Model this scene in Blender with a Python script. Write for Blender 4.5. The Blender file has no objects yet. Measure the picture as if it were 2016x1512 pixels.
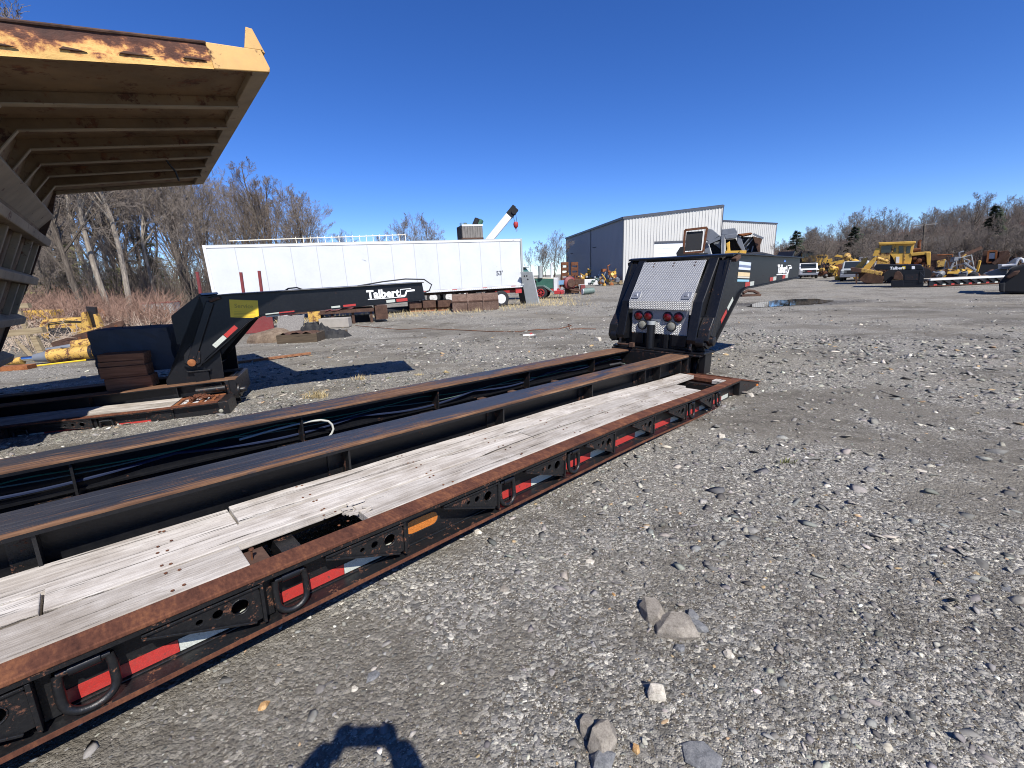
import bpy, bmesh, math, random
import numpy as np
from mathutils import Vector, Matrix
random.seed(7); RNG = np.random.default_rng(7)
rad = math.radians
scene = bpy.context.scene
COL = scene.collection

# ------------------------------------------------------------------ camera
FPX, CX, CY, CAM_H = 850.0, 1008.0, 756.0, 1.60      # focal length etc. in pixels of the 2016 x 1512 photograph
PITCH, ROLL = math.atan(213/FPX), rad(2.4)
cF = Vector((0, math.cos(PITCH), -math.sin(PITCH)))
_r0 = Vector((1, 0, 0)); _u0 = _r0.cross(cF)
cR = math.cos(ROLL)*_r0 - math.sin(ROLL)*_u0
cU = math.sin(ROLL)*_r0 + math.cos(ROLL)*_u0
cC = Vector((0, 0, CAM_H))
cam_d = bpy.data.cameras.new('camera'); cam = bpy.data.objects.new('camera', cam_d); COL.objects.link(cam)
M = Matrix((cR, cU, -cF)).transposed().to_4x4(); M.translation = cC; cam.matrix_world = M
cam_d.sensor_fit = 'HORIZONTAL'; cam_d.sensor_width = 36; cam_d.lens = 36*FPX/2016
cam_d.clip_start = 0.02; cam_d.clip_end = 3000
scene.camera = cam

# ------------------------------------------------------------------ sky, sun, exposure
SUN_EL, SUN_AZ = rad(49.0), rad(154.5)                # azimuth clockwise from +Y: behind the camera, to the right
world = bpy.data.worlds.new('World'); scene.world = world; world.use_nodes = True
nt = world.node_tree; nt.nodes.clear()
sky = nt.nodes.new('ShaderNodeTexSky'); sky.sky_type = 'NISHITA'; sky.sun_disc = False
sky.sun_elevation = SUN_EL; sky.sun_rotation = SUN_AZ
sky.altitude = 1000; sky.air_density = 0.8; sky.dust_density = 0.0; sky.ozone_density = 6.0
bg = nt.nodes.new('ShaderNodeBackground'); bg.inputs['Strength'].default_value = 0.106
wo = nt.nodes.new('ShaderNodeOutputWorld')
hs = nt.nodes.new('ShaderNodeHueSaturation'); hs.inputs['Saturation'].default_value = 1.2; hs.inputs['Hue'].default_value = .5135
nt.links.new(sky.outputs[0], hs.inputs['Color']); nt.links.new(hs.outputs[0], bg.inputs[0]); nt.links.new(bg.outputs[0], wo.inputs[0])
sun_d = bpy.data.lights.new('sun', 'SUN'); sun_d.energy = 4.6; sun_d.angle = rad(0.53); sun_d.color = (1.0, 0.955, 0.89)
sun = bpy.data.objects.new('sun', sun_d); COL.objects.link(sun)
SUN_DIR = Vector((math.sin(SUN_AZ)*math.cos(SUN_EL), math.cos(SUN_AZ)*math.cos(SUN_EL), math.sin(SUN_EL)))
sun.rotation_euler = SUN_DIR.to_track_quat('Z', 'Y').to_euler(); sun.location = (5, -10, 30)
vs = scene.view_settings; vs.view_transform = 'Standard'; vs.look = 'None'; vs.exposure = 0.70; vs.gamma = 1; vs.use_curve_mapping = False
scene.cycles.pixel_filter_type = 'BLACKMAN_HARRIS'; scene.cycles.filter_width = 1.05
scene.cycles.max_bounces = 6; scene.cycles.diffuse_bounces = 3; scene.cycles.glossy_bounces = 3
scene.cycles.transparent_max_bounces = 8

# ------------------------------------------------------------------ where things stand
_TY = [-30, 0.4, 1.2, 5.3, 9, 16, 500]; _TZ = [.22, .22, .20, 0, -.12, -.25, -.25]
def terrain(x, y):
    z = np.interp(y, _TY, _TZ)
    z = z + np.where(x < -15, np.clip((-15-x)/12, 0, 1)*np.clip((y-12)/8, 0, 1)*0.7, 0)
    return z
def ray(px, py):
    return (cF*FPX + cR*(px-CX) - cU*(py-CY)).normalized()
def G(px, py, dz=0.0):
    """point of the yard surface seen at a pixel of the photograph"""
    d = ray(px, py); z = 0.0
    for _ in range(25):
        t = (z+dz-CAM_H)/d.z; P = cC + d*t; z = float(terrain(P.x, P.y))
    return P
def atY(px, py, Y):
    d = ray(px, py); return cC + d*(Y/d.y)
def atZ(px, py, z):
    d = ray(px, py); return cC + d*((z-CAM_H)/d.z)
def onplane(px, py, p, n):
    d = ray(px, py); return cC + d*((p-cC).dot(n)/d.dot(n))
def frame(o, x, y=None, z=None):
    """4x4 from an origin and axes (z up by default)"""
    x = Vector(x).normalized()
    if z is None: z = Vector((0, 0, 1))
    if y is None: y = Vector(z).cross(x).normalized()
    y = Vector(y); z = x.cross(y).normalized(); y = z.cross(x).normalized()
    m = Matrix((x, y, z)).transposed().to_4x4(); m.translation = o
    return m

# ------------------------------------------------------------------ mesh helpers
class MB:
    def __init__(s): s.v = []; s.f = []; s.m = []; s.mi = 0
    def add(s, vs, fs):
        b = len(s.v); s.v += [tuple(p) for p in vs]
        for f in fs: s.f.append(tuple(b+i for i in f)); s.m.append(s.mi)
        return s
    def box(s, x0, x1, y0, y1, z0, z1, mat=None):
        vs = [(x, y, z) for x in (x0, x1) for y in (y0, y1) for z in (z0, z1)]
        if mat is not None: vs = [mat @ Vector(p) for p in vs]
        return s.add(vs, [(0,1,3,2),(4,6,7,5),(0,4,5,1),(2,3,7,6),(0,2,6,4),(1,5,7,3)])
    def bar(s, a, b, w, h, up=(0,0,1)):
        a, b = Vector(a), Vector(b); d = b-a; L = d.length; x = d/L
        u = Vector(up)
        if abs(x.dot(u)) > .98: u = Vector((1,0,0))
        y = u.cross(x).normalized(); z = x.cross(y)
        m = Matrix((x, y, z)).transposed().to_4x4(); m.translation = a
        return s.box(0, L, -w/2, w/2, -h/2, h/2, m)
    def prism(s, poly, a, b, axis='y'):
        n = len(poly)
        def P(p, t):
            return {'y': (p[0], t, p[1]), 'x': (t, p[0], p[1]), 'z': (p[0], p[1], t)}[axis]
        vs = [P(p, a) for p in poly] + [P(p, b) for p in poly]
        fs = [tuple(range(n)), tuple(range(2*n-1, n-1, -1))]
        fs += [(i, (i+1) % n, n+(i+1) % n, n+i) for i in range(n)]
        return s.add(vs, fs)
    def tube(s, pts, r, n=8, cap=True, closed=False):
        pts = [Vector(p) for p in pts]; N = len(pts)
        rs = r if isinstance(r, (list, tuple)) else [r]*N
        vs = []; prev = None
        for i, p in enumerate(pts):
            if closed: t = (pts[(i+1) % N]-pts[i-1]).normalized()
            else: t = (pts[min(i+1, N-1)]-pts[max(i-1, 0)]).normalized()
            if prev is None:
                u = Vector((0,0,1)) if abs(t.z) < .9 else Vector((1,0,0))
                u = (u - t*u.dot(t)).normalized()
            else:
                u = (prev - t*prev.dot(t)).normalized()
            prev = u; w = t.cross(u)
            for k in range(n):
                a = 2*math.pi*k/n; vs.append(p + (u*math.cos(a)+w*math.sin(a))*rs[i])
        fs = []
        for i in range(N if closed else N-1):
            j = (i+1) % N
            for k in range(n): fs.append((i*n+k, i*n+(k+1) % n, j*n+(k+1) % n, j*n+k))
        if cap and not closed: fs += [tuple(range(n-1, -1, -1)), tuple(range((N-1)*n, N*n))]
        return s.add(vs, fs)
    def cyl(s, a, b, r, n=16, r2=None):
        return s.tube([a, b], [r, r if r2 is None else r2], n)
    def lathe(s, prof, c, ax, n=20):
        """prof = [(radius, height along ax)]"""
        ax = Vector(ax).normalized(); u = Vector((0,0,1)) if abs(ax.z) < .9 else Vector((1,0,0))
        u = (u-ax*u.dot(ax)).normalized(); w = ax.cross(u); c = Vector(c); vs = []
        for r, h in prof:
            for k in range(n):
                a = 2*math.pi*k/n; vs.append(c+ax*h+(u*math.cos(a)+w*math.sin(a))*r)
        fs = [(i*n+k, i*n+(k+1) % n, (i+1)*n+(k+1) % n, (i+1)*n+k) for i in range(len(prof)-1) for k in range(n)]
        fs += [tuple(range(n-1, -1, -1)), tuple(range((len(prof)-1)*n, len(prof)*n))]
        return s.add(vs, fs)
    def xf(s, fn):
        s.v = [tuple(fn(Vector(p))) for p in s.v]; return s
    def mesh(s, name, mats, smooth=False):
        me = bpy.data.meshes.new(name); me.from_pydata(s.v, [], s.f)
        mats = mats if isinstance(mats, (list, tuple)) else [mats]
        for m in mats: me.materials.append(m)
        if len(mats) > 1: me.polygons.foreach_set('material_index', s.m)
        bm = bmesh.new(); bm.from_mesh(me); bmesh.ops.recalc_face_normals(bm, faces=bm.faces); bm.to_mesh(me); bm.free()
        if smooth:
            me.polygons.foreach_set('use_smooth', [True]*len(me.polygons))
            try: me.set_sharp_from_angle(angle=rad(38))
            except Exception: pass
        return me
    def build(s, name, mats, parent=None, smooth=False, bevel=0, **kw):
        o = bpy.data.objects.new(name, s.mesh(name, mats, smooth)); COL.objects.link(o)
        if parent is not None: o.parent = parent
        if bevel:
            b = o.modifiers.new('bevel', 'BEVEL'); b.width = bevel; b.segments = 2; b.limit_method = 'ANGLE'; b.angle_limit = rad(40)
        for k, v in kw.items(): o[k] = v
        return o
def tag(o, label, cat, group=None):
    o['label'] = label; o['category'] = cat
    if group: o['group'] = group
    return o
def thing(name, label, cat, mat=None, group=None, loc=None, rz=0):
    o = bpy.data.objects.new(name, None); COL.objects.link(o); o.empty_display_size = .2
    if mat is not None: o.matrix_world = mat
    if loc is not None: o.location = loc; o.rotation_euler = (0, 0, rz)
    return tag(o, label, cat, group)
def kids(o): return [c for c in bpy.data.objects if c.parent == o]
def dup(o, parent=None):
    c = o.copy(); COL.objects.link(c)
    if parent is not None: c.parent = parent
    for ch in kids(o): dup(ch, c)
    return c
def holed_plate(mb, outer, holes, t0, t1, to3):
    """plate outline with round holes; outer/holes in 2D, to3(p, t) -> 3D"""
    bm = bmesh.new(); loops = []
    for lp in [outer]+holes:
        vv = [bm.verts.new((p[0], p[1], 0)) for p in lp]; loops.append(vv)
        for i in range(len(vv)): bm.edges.new((vv[i], vv[(i+1) % len(vv)]))
    bmesh.ops.triangle_fill(bm, use_beauty=True, use_dissolve=False, edges=bm.edges[:])
    bm.verts.index_update()
    pts = [v.co.copy() for v in bm.verts]; fs = [[v.index for v in f.verts] for f in bm.faces]; n = len(pts)
    vs = [to3(p, t0) for p in pts]+[to3(p, t1) for p in pts]
    F = fs+[[n+i for i in reversed(f)] for f in fs]
    for vv in loops:
        for i in range(len(vv)):
            a, b = vv[i].index, vv[(i+1) % len(vv)].index; F.append((a, b, n+b, n+a))
    bm.free(); return mb.add(vs, F)
def circ(cx, cy, r, n=14): return [(cx+r*math.cos(2*math.pi*k/n), cy+r*math.sin(2*math.pi*k/n)) for k in range(n)]
def text_mesh(txt, mat, parent, m, size, name='lettering', ext=.002, shear=0, bold=0):
    cu = bpy.data.curves.new(name, 'FONT'); cu.body = txt; cu.size = size; cu.extrude = ext; cu.shear = shear; cu.offset = bold
    cu.align_x = 'CENTER'; cu.align_y = 'CENTER'; cu.resolution_u = 3
    t = bpy.data.objects.new('tmp', cu); COL.objects.link(t); bpy.context.view_layer.update()
    me = bpy.data.meshes.new_from_object(t.evaluated_get(bpy.context.evaluated_depsgraph_get()))
    bpy.data.objects.remove(t); me.materials.clear(); me.materials.append(mat)
    o = bpy.data.objects.new(name, me); COL.objects.link(o)
    if parent is not None: o.parent = parent
    o.matrix_local = m
    return o

# ------------------------------------------------------------------ materials
class NT:
    def __init__(s, name):
        s.m = bpy.data.materials.new(name); s.m.use_nodes = True; s.t = s.m.node_tree
        s.b = s.t.nodes['Principled BSDF']; s.co = None
    def n(s, ty, **kw):
        x = s.t.nodes.new(ty)
        for k, v in kw.items(): setattr(x, k, v)
        return x
    def l(s, a, b): s.t.links.new(a, b)
    def coord(s, scale=(1,1,1), which='Object', rot=(0,0,0)):
        if s.co is None: s.co = s.n('ShaderNodeTexCoord')
        mp = s.n('ShaderNodeMapping'); mp.inputs['Scale'].default_value = scale; mp.inputs['Rotation'].default_value = rot
        s.l(s.co.outputs[which], mp.inputs[0]); return mp.outputs[0]
    def noise(s, scale, detail=4, rough=.55, vec=None, dist=0):
        x = s.n('ShaderNodeTexNoise'); x.inputs['Scale'].default_value = scale; x.inputs['Detail'].default_value = detail
        x.inputs['Roughness'].default_value = rough; x.inputs['Distortion'].default_value = dist
        s.l(vec if vec is not None else s.coord(), x.inputs['Vector']); return x.outputs['Fac']
    def vor(s, scale, vec=None, out='Distance', feature='F1', rnd=1):
        x = s.n('ShaderNodeTexVoronoi'); x.feature = feature; x.inputs['Scale'].default_value = scale; x.inputs['Randomness'].default_value = rnd
        s.l(vec if vec is not None else s.coord(), x.inputs['Vector']); return x.outputs[out]
    def ramp(s, fac, stops):
        x = s.n('ShaderNodeValToRGB'); e = x.color_ramp.elements
        while len(e) < len(stops): e.new(.5)
        for el, (p, c) in zip(e, stops):
            el.position = p; el.color = (c, c, c, 1) if isinstance(c, (int, float)) else (*c, 1)
        s.l(fac, x.inputs[0]); return x.outputs[0]
    def mix(s, fac, a, b, mode='MIX'):
        x = s.n('ShaderNodeMix'); x.data_type = 'RGBA'; x.blend_type = mode
        for i, v in ((6, a), (7, b)):
            if hasattr(v, 'is_output'): s.l(v, x.inputs[i])
            else: x.inputs[i].default_value = (*v, 1) if len(v) == 3 else v
        if hasattr(fac, 'is_output'): s.l(fac, x.inputs[0])
        else: x.inputs[0].default_value = fac
        return x.outputs[2]
    def math(s, op, a, b=0.0):
        x = s.n('ShaderNodeMath', operation=op)
        for i, v in ((0, a), (1, b)):
            if hasattr(v, 'is_output'): s.l(v, x.inputs[i])
            else: x.inputs[i].default_value = v
        return x.outputs[0]
    def bump(s, h, strength=.3, dist=.01, prev=None):
        x = s.n('ShaderNodeBump'); x.inputs['Strength'].default_value = strength; x.inputs['Distance'].default_value = dist
        s.l(h, x.inputs['Height'])
        if prev is not None: s.l(prev, x.inputs['Normal'])
        return x.outputs[0]
    def out(s, col=None, rough=None, metal=None, normal=None, spec=None):
        for k, v in (('Base Color', col), ('Roughness', rough), ('Metallic', metal), ('Normal', normal), ('Specular IOR Level', spec)):
            if v is None: continue
            if hasattr(v, 'is_output'): s.l(v, s.b.inputs[k])
            else: s.b.inputs[k].default_value = (*v, 1) if isinstance(v, tuple) and len(v) == 3 else v
        return s.m
RUST_D, RUST_M, RUST_L = (.030, .014, .010), (.105, .042, .022), (.26, .105, .042)
def paint(name, col, rough=.5, dirt=.25, rust=0.0, scale=3.0, metal=0, spec=.5, dust=(.20, .18, .155), dustamt=.18, bump=.15):
    k = NT(name); n1 = k.noise(scale, 6, .6); n2 = k.noise(scale*9, 4, .6)
    c = k.mix(k.ramp(n1, [(.35, 0.0), (.7, 1.0)]), col, tuple(x*(1-dirt) for x in col))
    if dustamt: c = k.mix(k.math('MULTIPLY', k.ramp(n2, [(.45, 0.0), (.8, 1.0)]), dustamt), c, dust)
    r = rough
    if rust > 0:
        rm = k.ramp(k.math('ADD', k.math('MULTIPLY', k.noise(scale*2.3, 8, .7), .75), k.math('MULTIPLY', k.noise(scale*14, 3), .25)), [(.66-rust*.3, 0.0), (.70-rust*.26, 1.0)])
        rc = k.ramp(k.noise(scale*7, 5, .65), [(.3, RUST_D), (.55, RUST_M), (.8, RUST_L)])
        c = k.mix(rm, c, rc); r = k.math('ADD', k.math('MULTIPLY', rm, .9-rough), rough)
    nb = k.bump(k.noise(scale*16, 5, .65), bump, .004)
    return k.out(c, r, metal, nb, spec)
def plain(name, col, rough=.6, metal=0, var=.12, scale=8):
    k = NT(name); c = k.mix(k.noise(scale, 5, .6), tuple(x*(1-var) for x in col), tuple(min(1, x*(1+var)) for x in col))
    return k.out(c, rough, metal)
def rusty(name, a=RUST_D, b=RUST_M, c=RUST_L, scale=6, vec=(1,1,1), mid=.5, spread=.22):
    k = NT(name); v = k.coord(vec)
    n = k.math('ADD', k.math('MULTIPLY', k.noise(scale, 7, .68, v), .7), k.math('MULTIPLY', k.noise(scale*8, 4, .6, v), .3))
    col = k.ramp(n, [(mid-spread, a), (mid, b), (mid+spread, c)])
    nb = k.bump(k.noise(scale*10, 6, .7), .5, .004)
    return k.out(col, .88, 0, nb, .25)
MT = {}
MT['black'] = paint('black_paint', (.0062, .0068, .0088), .36, .3, .10, 3.5, dustamt=.03, bump=.12, spec=.4)
MT['black_worn'] = paint('worn_black_paint', (.0085, .0088, .010), .40, .35, .34, 9, dustamt=.04, bump=.3, spec=.45)
MT['rail'] = rusty('rusty_rail_steel', (.038, .014, .009), (.098, .037, .021), (.20, .080, .036), 5, (2.2, .8, 1), .5, .2)
MT['rust'] = rusty('rusty_steel')
MT['rust_orange'] = rusty('orange_rust', (.09, .03, .014), (.21, .075, .028), (.36, .15, .06), 4)
MT['rust_brown'] = rusty('brown_rust', (.03, .018, .013), (.075, .042, .030), (.13, .075, .05), 3)
# worn beam top: blue-black paint scraped along the length, bare orange rust
k = NT('scraped_beam_paint'); v = k.coord((1.3, 11, 1)); w = k.coord((.9, 46, 1))
streak = k.math('ADD', k.math('MULTIPLY', k.noise(1.6, 8, .72, v), .55), k.math('MULTIPLY', k.noise(2.5, 5, .6, w), .45))
big = k.noise(.8, 3, .5)
sy = k.n('ShaderNodeSeparateXYZ'); k.l(k.coord(), sy.inputs[0])
side = k.ramp(k.math('MULTIPLY', sy.outputs[1], .5), [(.334, .17), (.372, .04), (.46, .02), (.60, .0), (.775, .16), (.835, .10), (.905, .04)])
front = k.ramp(k.math('ADD', k.math('MULTIPLY', sy.outputs[0], .14), 1.0), [(.55, 0.0), (1.0, .16)])
edge = k.math('ADD', k.math('ADD', k.math('MULTIPLY', big, .30), streak), k.math('ADD', side, front))
mask = k.ramp(edge, [(.735, 0.0), (.79, 1.0)])
rc = k.ramp(k.noise(3, 6, .65, w), [(.3, (.045, .022, .014)), (.5, (.115, .056, .028)), (.72, (.25, .14, .075))])
bc = k.ramp(k.noise(2, 6, .7, w), [(.25, (.010, .012, .018)), (.55, (.026, .030, .040)), (.8, (.095, .093, .095))])
MT['beam'] = k.out(k.mix(mask, bc, rc), k.ramp(mask, [(0, .48), (1, .85)]), 0, k.bump(k.noise(6, 6, .7, w), .3, .004), .4)
# weathered planks
k = NT('weathered_plank'); v = k.coord((.55, 9, 9)); w = k.coord((.9, 42, 30))
oi = k.n('ShaderNodeObjectInfo')
pv = k.n('ShaderNodeVectorMath', operation='ADD'); k.l(v, pv.inputs[0]); k.l(oi.outputs['Random'], pv.inputs[1])
pw = k.n('ShaderNodeVectorMath', operation='ADD'); k.l(w, pw.inputs[0]); k.l(oi.outputs['Random'], pw.inputs[1])
g1 = k.noise(1.2, 9, .70, pv.outputs[0], 1.2)
mot = k.noise(3.2, 7, .70, k.coord((.8, 2.0, 1)), .6)
fg = k.noise(1.3, 8, .75, pw.outputs[0], .8)
col = k.ramp(k.math('ADD', k.math('MULTIPLY', g1, .30), k.math('MULTIPLY', mot, .70)), [(.32, (.27, .23, .185)), (.45, (.42, .38, .33)), (.56, (.55, .51, .455)), (.72, (.66, .625, .57))])
col = k.mix(k.ramp(fg, [(.30, .85), (.45, .25), (.56, .0)]), col, (.16, .135, .115))
cr = k.ramp(k.noise(1.0, 7, .66, k.coord((.7, 22, 20)), 1.6), [(.36, 1.0), (.40, 0.0)])
col = k.mix(k.math('MULTIPLY', cr, .85), col, (.028, .022, .018))
st = k.ramp(k.noise(1.5, 6, .66), [(.53, 0.0), (.72, .65)])
col = k.mix(st, col, (.20, .165, .125))
hv = k.n('ShaderNodeHueSaturation'); k.l(col, hv.inputs['Color']); k.l(k.math('ADD', k.math('MULTIPLY', oi.outputs['Random'], .26), .78), hv.inputs['Value']); col = hv.outputs[0]
MT['plank'] = k.out(col, .92, 0, k.bump(k.math('SUBTRACT', fg, cr), .8, .006), .15)
def timber(name, a, b, ax=(.8, 14, 14)):
    k = NT(name); g = k.noise(2.2, 8, .65, k.coord(ax), .6)
    return k.out(k.mix(k.ramp(g, [(.3, 0.0), (.7, 1.0)]), a, b), .85, 0, k.bump(g, .4, .006), .2)
MT['timber'] = timber('stained_timber', (.12, .05, .025), (.33, .16, .085))
MT['crate_wood'] = timber('grey_crate_wood', (.085, .08, .075), (.25, .235, .215), (14, 14, .8))
MT['drywood'] = timber('dry_tan_wood', (.16, .12, .07), (.36, .29, .18))
def tape(name, col):
    k = NT(name); h = k.vor(230, None, 'Distance'); s1 = k.noise(26, 5, .7)
    c = k.mix(k.ramp(h, [(.1, 0.0), (.6, 1.0)]), col, tuple(x*.72 for x in col))
    c = k.mix(k.ramp(s1, [(.60, 0.0), (.68, .85)]), c, (.035, .03, .026)); c = k.mix(k.math('MULTIPLY', k.noise(60, 4, .7), .35), c, (.16, .14, .12)); return k.out(c, .32, 0, None, .6)
MT['tape_red'] = tape('red_reflective_tape', (.55, .018, .014)); MT['tape_white'] = tape('white_reflective_tape', (.66, .70, .62))
def lens(name, col):
    k = NT(name); h = k.vor(140); c = k.mix(k.ramp(h, [(.0, 0.0), (.7, 1.0)]), col, tuple(x*.6 for x in col))
    m = k.out(c, .18, 0, k.bump(h, .3, .002), .7); return m
MT['amber'] = lens('amber_lens', (.62, .20, .035)); MT['red_lens'] = lens('red_lens', (.16, .004, .007)); MT['clear_lens'] = lens('clear_lens', (.36, .35, .28))
# diamond plate
k = NT('diamond_plate_aluminium')
sx = k.n('ShaderNodeSeparateXYZ'); k.l(k.coord(), sx.inputs[0])
cb = k.n('ShaderNodeCombineXYZ'); k.l(k.math('ADD', sx.outputs[1], sx.outputs[2]), cb.inputs[0]); k.l(k.math('SUBTRACT', sx.outputs[1], sx.outputs[2]), cb.inputs[1])
br = k.n('ShaderNodeTexBrick'); br.offset = .5; br.inputs['Scale'].default_value = 1
br.inputs['Brick Width'].default_value = .05; br.inputs['Row Height'].default_value = .025; br.inputs['Mortar Size'].default_value = .008; br.inputs['Mortar Smooth'].default_value = .5
k.l(cb.outputs[0], br.inputs['Vector'])
hh = k.math('SUBTRACT', 1.0, br.outputs['Fac'])
dn = k.noise(5, 6, .65)
MT['diamond'] = k.out(k.mix(k.math('MULTIPLY', hh, .75), k.ramp(dn, [(.3, (.31, .31, .305)), (.7, (.41, .41, .40))]), (.66, .66, .645)), .42, .45, k.bump(hh, 1.0, .006), .5)
MT['alu'] = plain('dull_aluminium', (.30, .31, .33), .45, .55)
MT['galv'] = plain('pale_galvanised_steel', (.36, .38, .37), .6, .3, .2, 3)
MT['chrome'] = plain('chrome', (.75, .75, .75), .16, 1.0, .02)
MT['rubber'] = plain('black_rubber', (.016, .016, .017), .7)
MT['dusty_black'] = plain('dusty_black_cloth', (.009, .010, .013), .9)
MT['yellow'] = paint('machine_yellow', (.62, .37, .055), .5, .3, .18, 1.2, dustamt=.15)
MT['yellow_old'] = paint('worn_machine_yellow', (.56, .34, .07), .6, .35, .55, 1.6, dustamt=.2)
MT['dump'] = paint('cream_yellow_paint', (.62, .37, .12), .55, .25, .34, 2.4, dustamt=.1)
MT['dump_rust'] = NT('rusting_cream_paint')
k = MT['dump_rust']; v = k.coord((1, 1, 2.2))
m1 = k.math('ADD', k.math('MULTIPLY', k.noise(3.6, 8, .68, v, .3), .72), k.math('MULTIPLY', k.noise(16, 5, .7), .28))
sep = k.n('ShaderNodeSeparateXYZ'); k.l(k.coord(), sep.inputs[0])
hgt = k.math('MULTIPLY', sep.outputs[2], 1.25)
mm = k.math('ADD', m1, hgt)
c = k.ramp(mm, [(.53, (.62, .38, .125)), (.585, (.50, .24, .08)), (.62, (.22, .085, .04)), (.665, (.085, .034, .022)), (.85, (.045, .022, .017))])
MT['dump_rust'] = k.out(c, .75, 0, k.bump(m1, .6, .03), .3)
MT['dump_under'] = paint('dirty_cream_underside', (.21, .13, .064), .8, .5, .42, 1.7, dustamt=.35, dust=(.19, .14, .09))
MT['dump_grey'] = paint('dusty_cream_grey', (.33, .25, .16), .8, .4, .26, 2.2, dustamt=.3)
MT['white_side'] = paint('white_trailer_skin', (.57, .59, .61), .42, .10, .02, .8, dustamt=.16, dust=(.40, .39, .36), bump=.04)
MT['white'] = paint('white_paint', (.64, .64, .63), .45, .1, .02, 2, dustamt=.08)
MT['cream_rail'] = plain('cream_rail_paint', (.70, .64, .50), .5)
MT['roof_rail'] = plain('white_roof_rail', (.62, .62, .60), .5)
MT['dark_letter'] = plain('dark_lettering', (.03, .035, .05), .6)
MT['white_letter'] = plain('white_lettering', (.85, .85, .83), .5)
MT['sticker'] = plain('yellow_sticker', (.72, .50, .03), .5, 0, .08, 20)
MT['sticker_ink'] = plain('faded_sticker_ink', (.42, .28, .03), .6)
MT['maroon'] = paint('faded_maroon_paint', (.20, .032, .032), .6, .3, .25, 2)
MT['red'] = paint('red_paint', (.42, .03, .03), .5, .2, .1, 3)
MT['green'] = paint('dark_green_paint', (.035, .12, .085), .45, .25, .1, 2)
MT['teal'] = paint('grey_green_paint', (.13, .19, .17), .6, .3, .2, 4)
MT['blue'] = paint('light_blue_paint', (.14, .28, .44), .6, .2, .1, 4)
MT['grey_machine'] = paint('grey_machine_paint', (.15, .165, .19), .55, .3, .12, 1.5)
MT['concrete'] = plain('weathered_concrete', (.30, .275, .24), .9, 0, .3, 4)
MT['concrete_dark'] = plain('dark_concrete', (.085, .09, .10), .95, 0, .35, 3)
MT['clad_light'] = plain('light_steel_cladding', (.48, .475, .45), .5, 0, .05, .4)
MT['clad_shade'] = plain('shaded_steel_cladding', (.20, .215, .255), .55, 0, .06, .3)  # darker copy of the cladding: shade of the side wall put into the colour
MT['trim'] = plain('dark_trim', (.055, .06, .075), .5)
MT['door_white'] = plain('white_door_panel', (.62, .64, .66), .5, 0, .04)
MT['glass'] = plain('dark_window_glass', (.02, .025, .028), .08, 0, .05)
MT['tarp'] = plain('black_tarp', (.016, .016, .016), .8, 0, .5, 9)
MT['bark'] = NT('tree_bark'); k = MT['bark']
bk = k.noise(3, 6, .65, k.coord((4, 4, .7)))
MT['bark'] = k.out(k.ramp(bk, [(.3, (.040, .032, .026)), (.55, (.115, .096, .077)), (.75, (.20, .172, .14))]), .95, 0, k.bump(bk, .6, .03), .1)
MT['bark_sunlit'] = NT('sunlit_bark'); k = MT['bark_sunlit']
bk = k.noise(3, 6, .65, k.coord((3, 3, .7)))
MT['bark_sunlit'] = k.out(k.ramp(bk, [(.3, (.13, .11, .09)), (.6, (.30, .26, .21)), (.8, (.42, .37, .31))]), .95, 0, k.bump(bk, .6, .03), .1)  # sunlight on the trunks put into a paler bark colour
MT['twig'] = plain('twig_bark', (.125, .098, .078), .95, 0, .3, 2)
MT['twig_grey'] = plain('grey_twig_bark', (.15, .125, .105), .95, 0, .3, 2)
MT['needle'] = plain('conifer_needles', (.030, .046, .022), .9, 0, .45, 3)
MT['budleaf'] = plain('spring_bud_leaves', (.17, .175, .06), .9, 0, .4, 3)
MT['drygrass'] = plain('dry_grass', (.40, .32, .17), .9, 0, .3, 5)
MT['stem'] = plain('red_brown_stems', (.205, .125, .09), .95, 0, .5, 1.2)
MT['stem_pale'] = plain('pale_dead_stems', (.36, .285, .215), .95, 0, .3, 2)
MT['cable_green'] = plain('green_cable', (.03, .16, .09), .45); MT['cable_white'] = plain('white_cable', (.40, .40, .35), .5); MT['cable_grey'] = plain('grey_green_cable', (.10, .15, .12), .5); MT['cable_blue'] = plain('dark_blue_cable', (.012, .02, .05), .5)
MT['skin'] = plain('skin', (.45, .27, .19), .6); MT['cloth'] = plain('dark_jacket_cloth', (.03, .035, .045), .9); MT['denim'] = plain('denim', (.05, .07, .13), .9); MT['hair'] = plain('brown_hair', (.05, .03, .02), .8)
def stone_mat(name, a, b, sc):
    k = NT(name); n1 = k.noise(sc, 7, .72); n2 = k.noise(sc*7, 4, .7)
    c = k.ramp(k.math('ADD', k.math('MULTIPLY', n1, .6), k.math('MULTIPLY', n2, .4)), [(.36, tuple(x*.55 for x in a)), (.48, a), (.62, b)])
    return k.out(c, .93, 0, k.bump(k.math('ADD', n1, k.math('MULTIPLY', n2, .6)), .7, .006), .2)
MT['rock'] = stone_mat('grey_brown_rock', (.20, .178, .148), (.30, .272, .23), 26); MT['rock_grey'] = stone_mat('blue_grey_rock', (.135, .138, .142), (.22, .22, .217), 30)
MT['rock_pale'] = stone_mat('pale_rock', (.44, .40, .33), (.60, .56, .48), 28); MT['rock_ochre'] = stone_mat('ochre_rock', (.36, .21, .09), (.50, .34, .17), 30)
MT['chain'] = rusty('rusty_chain', (.05, .018, .01), (.13, .05, .028), (.22, .09, .045), 20)
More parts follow.
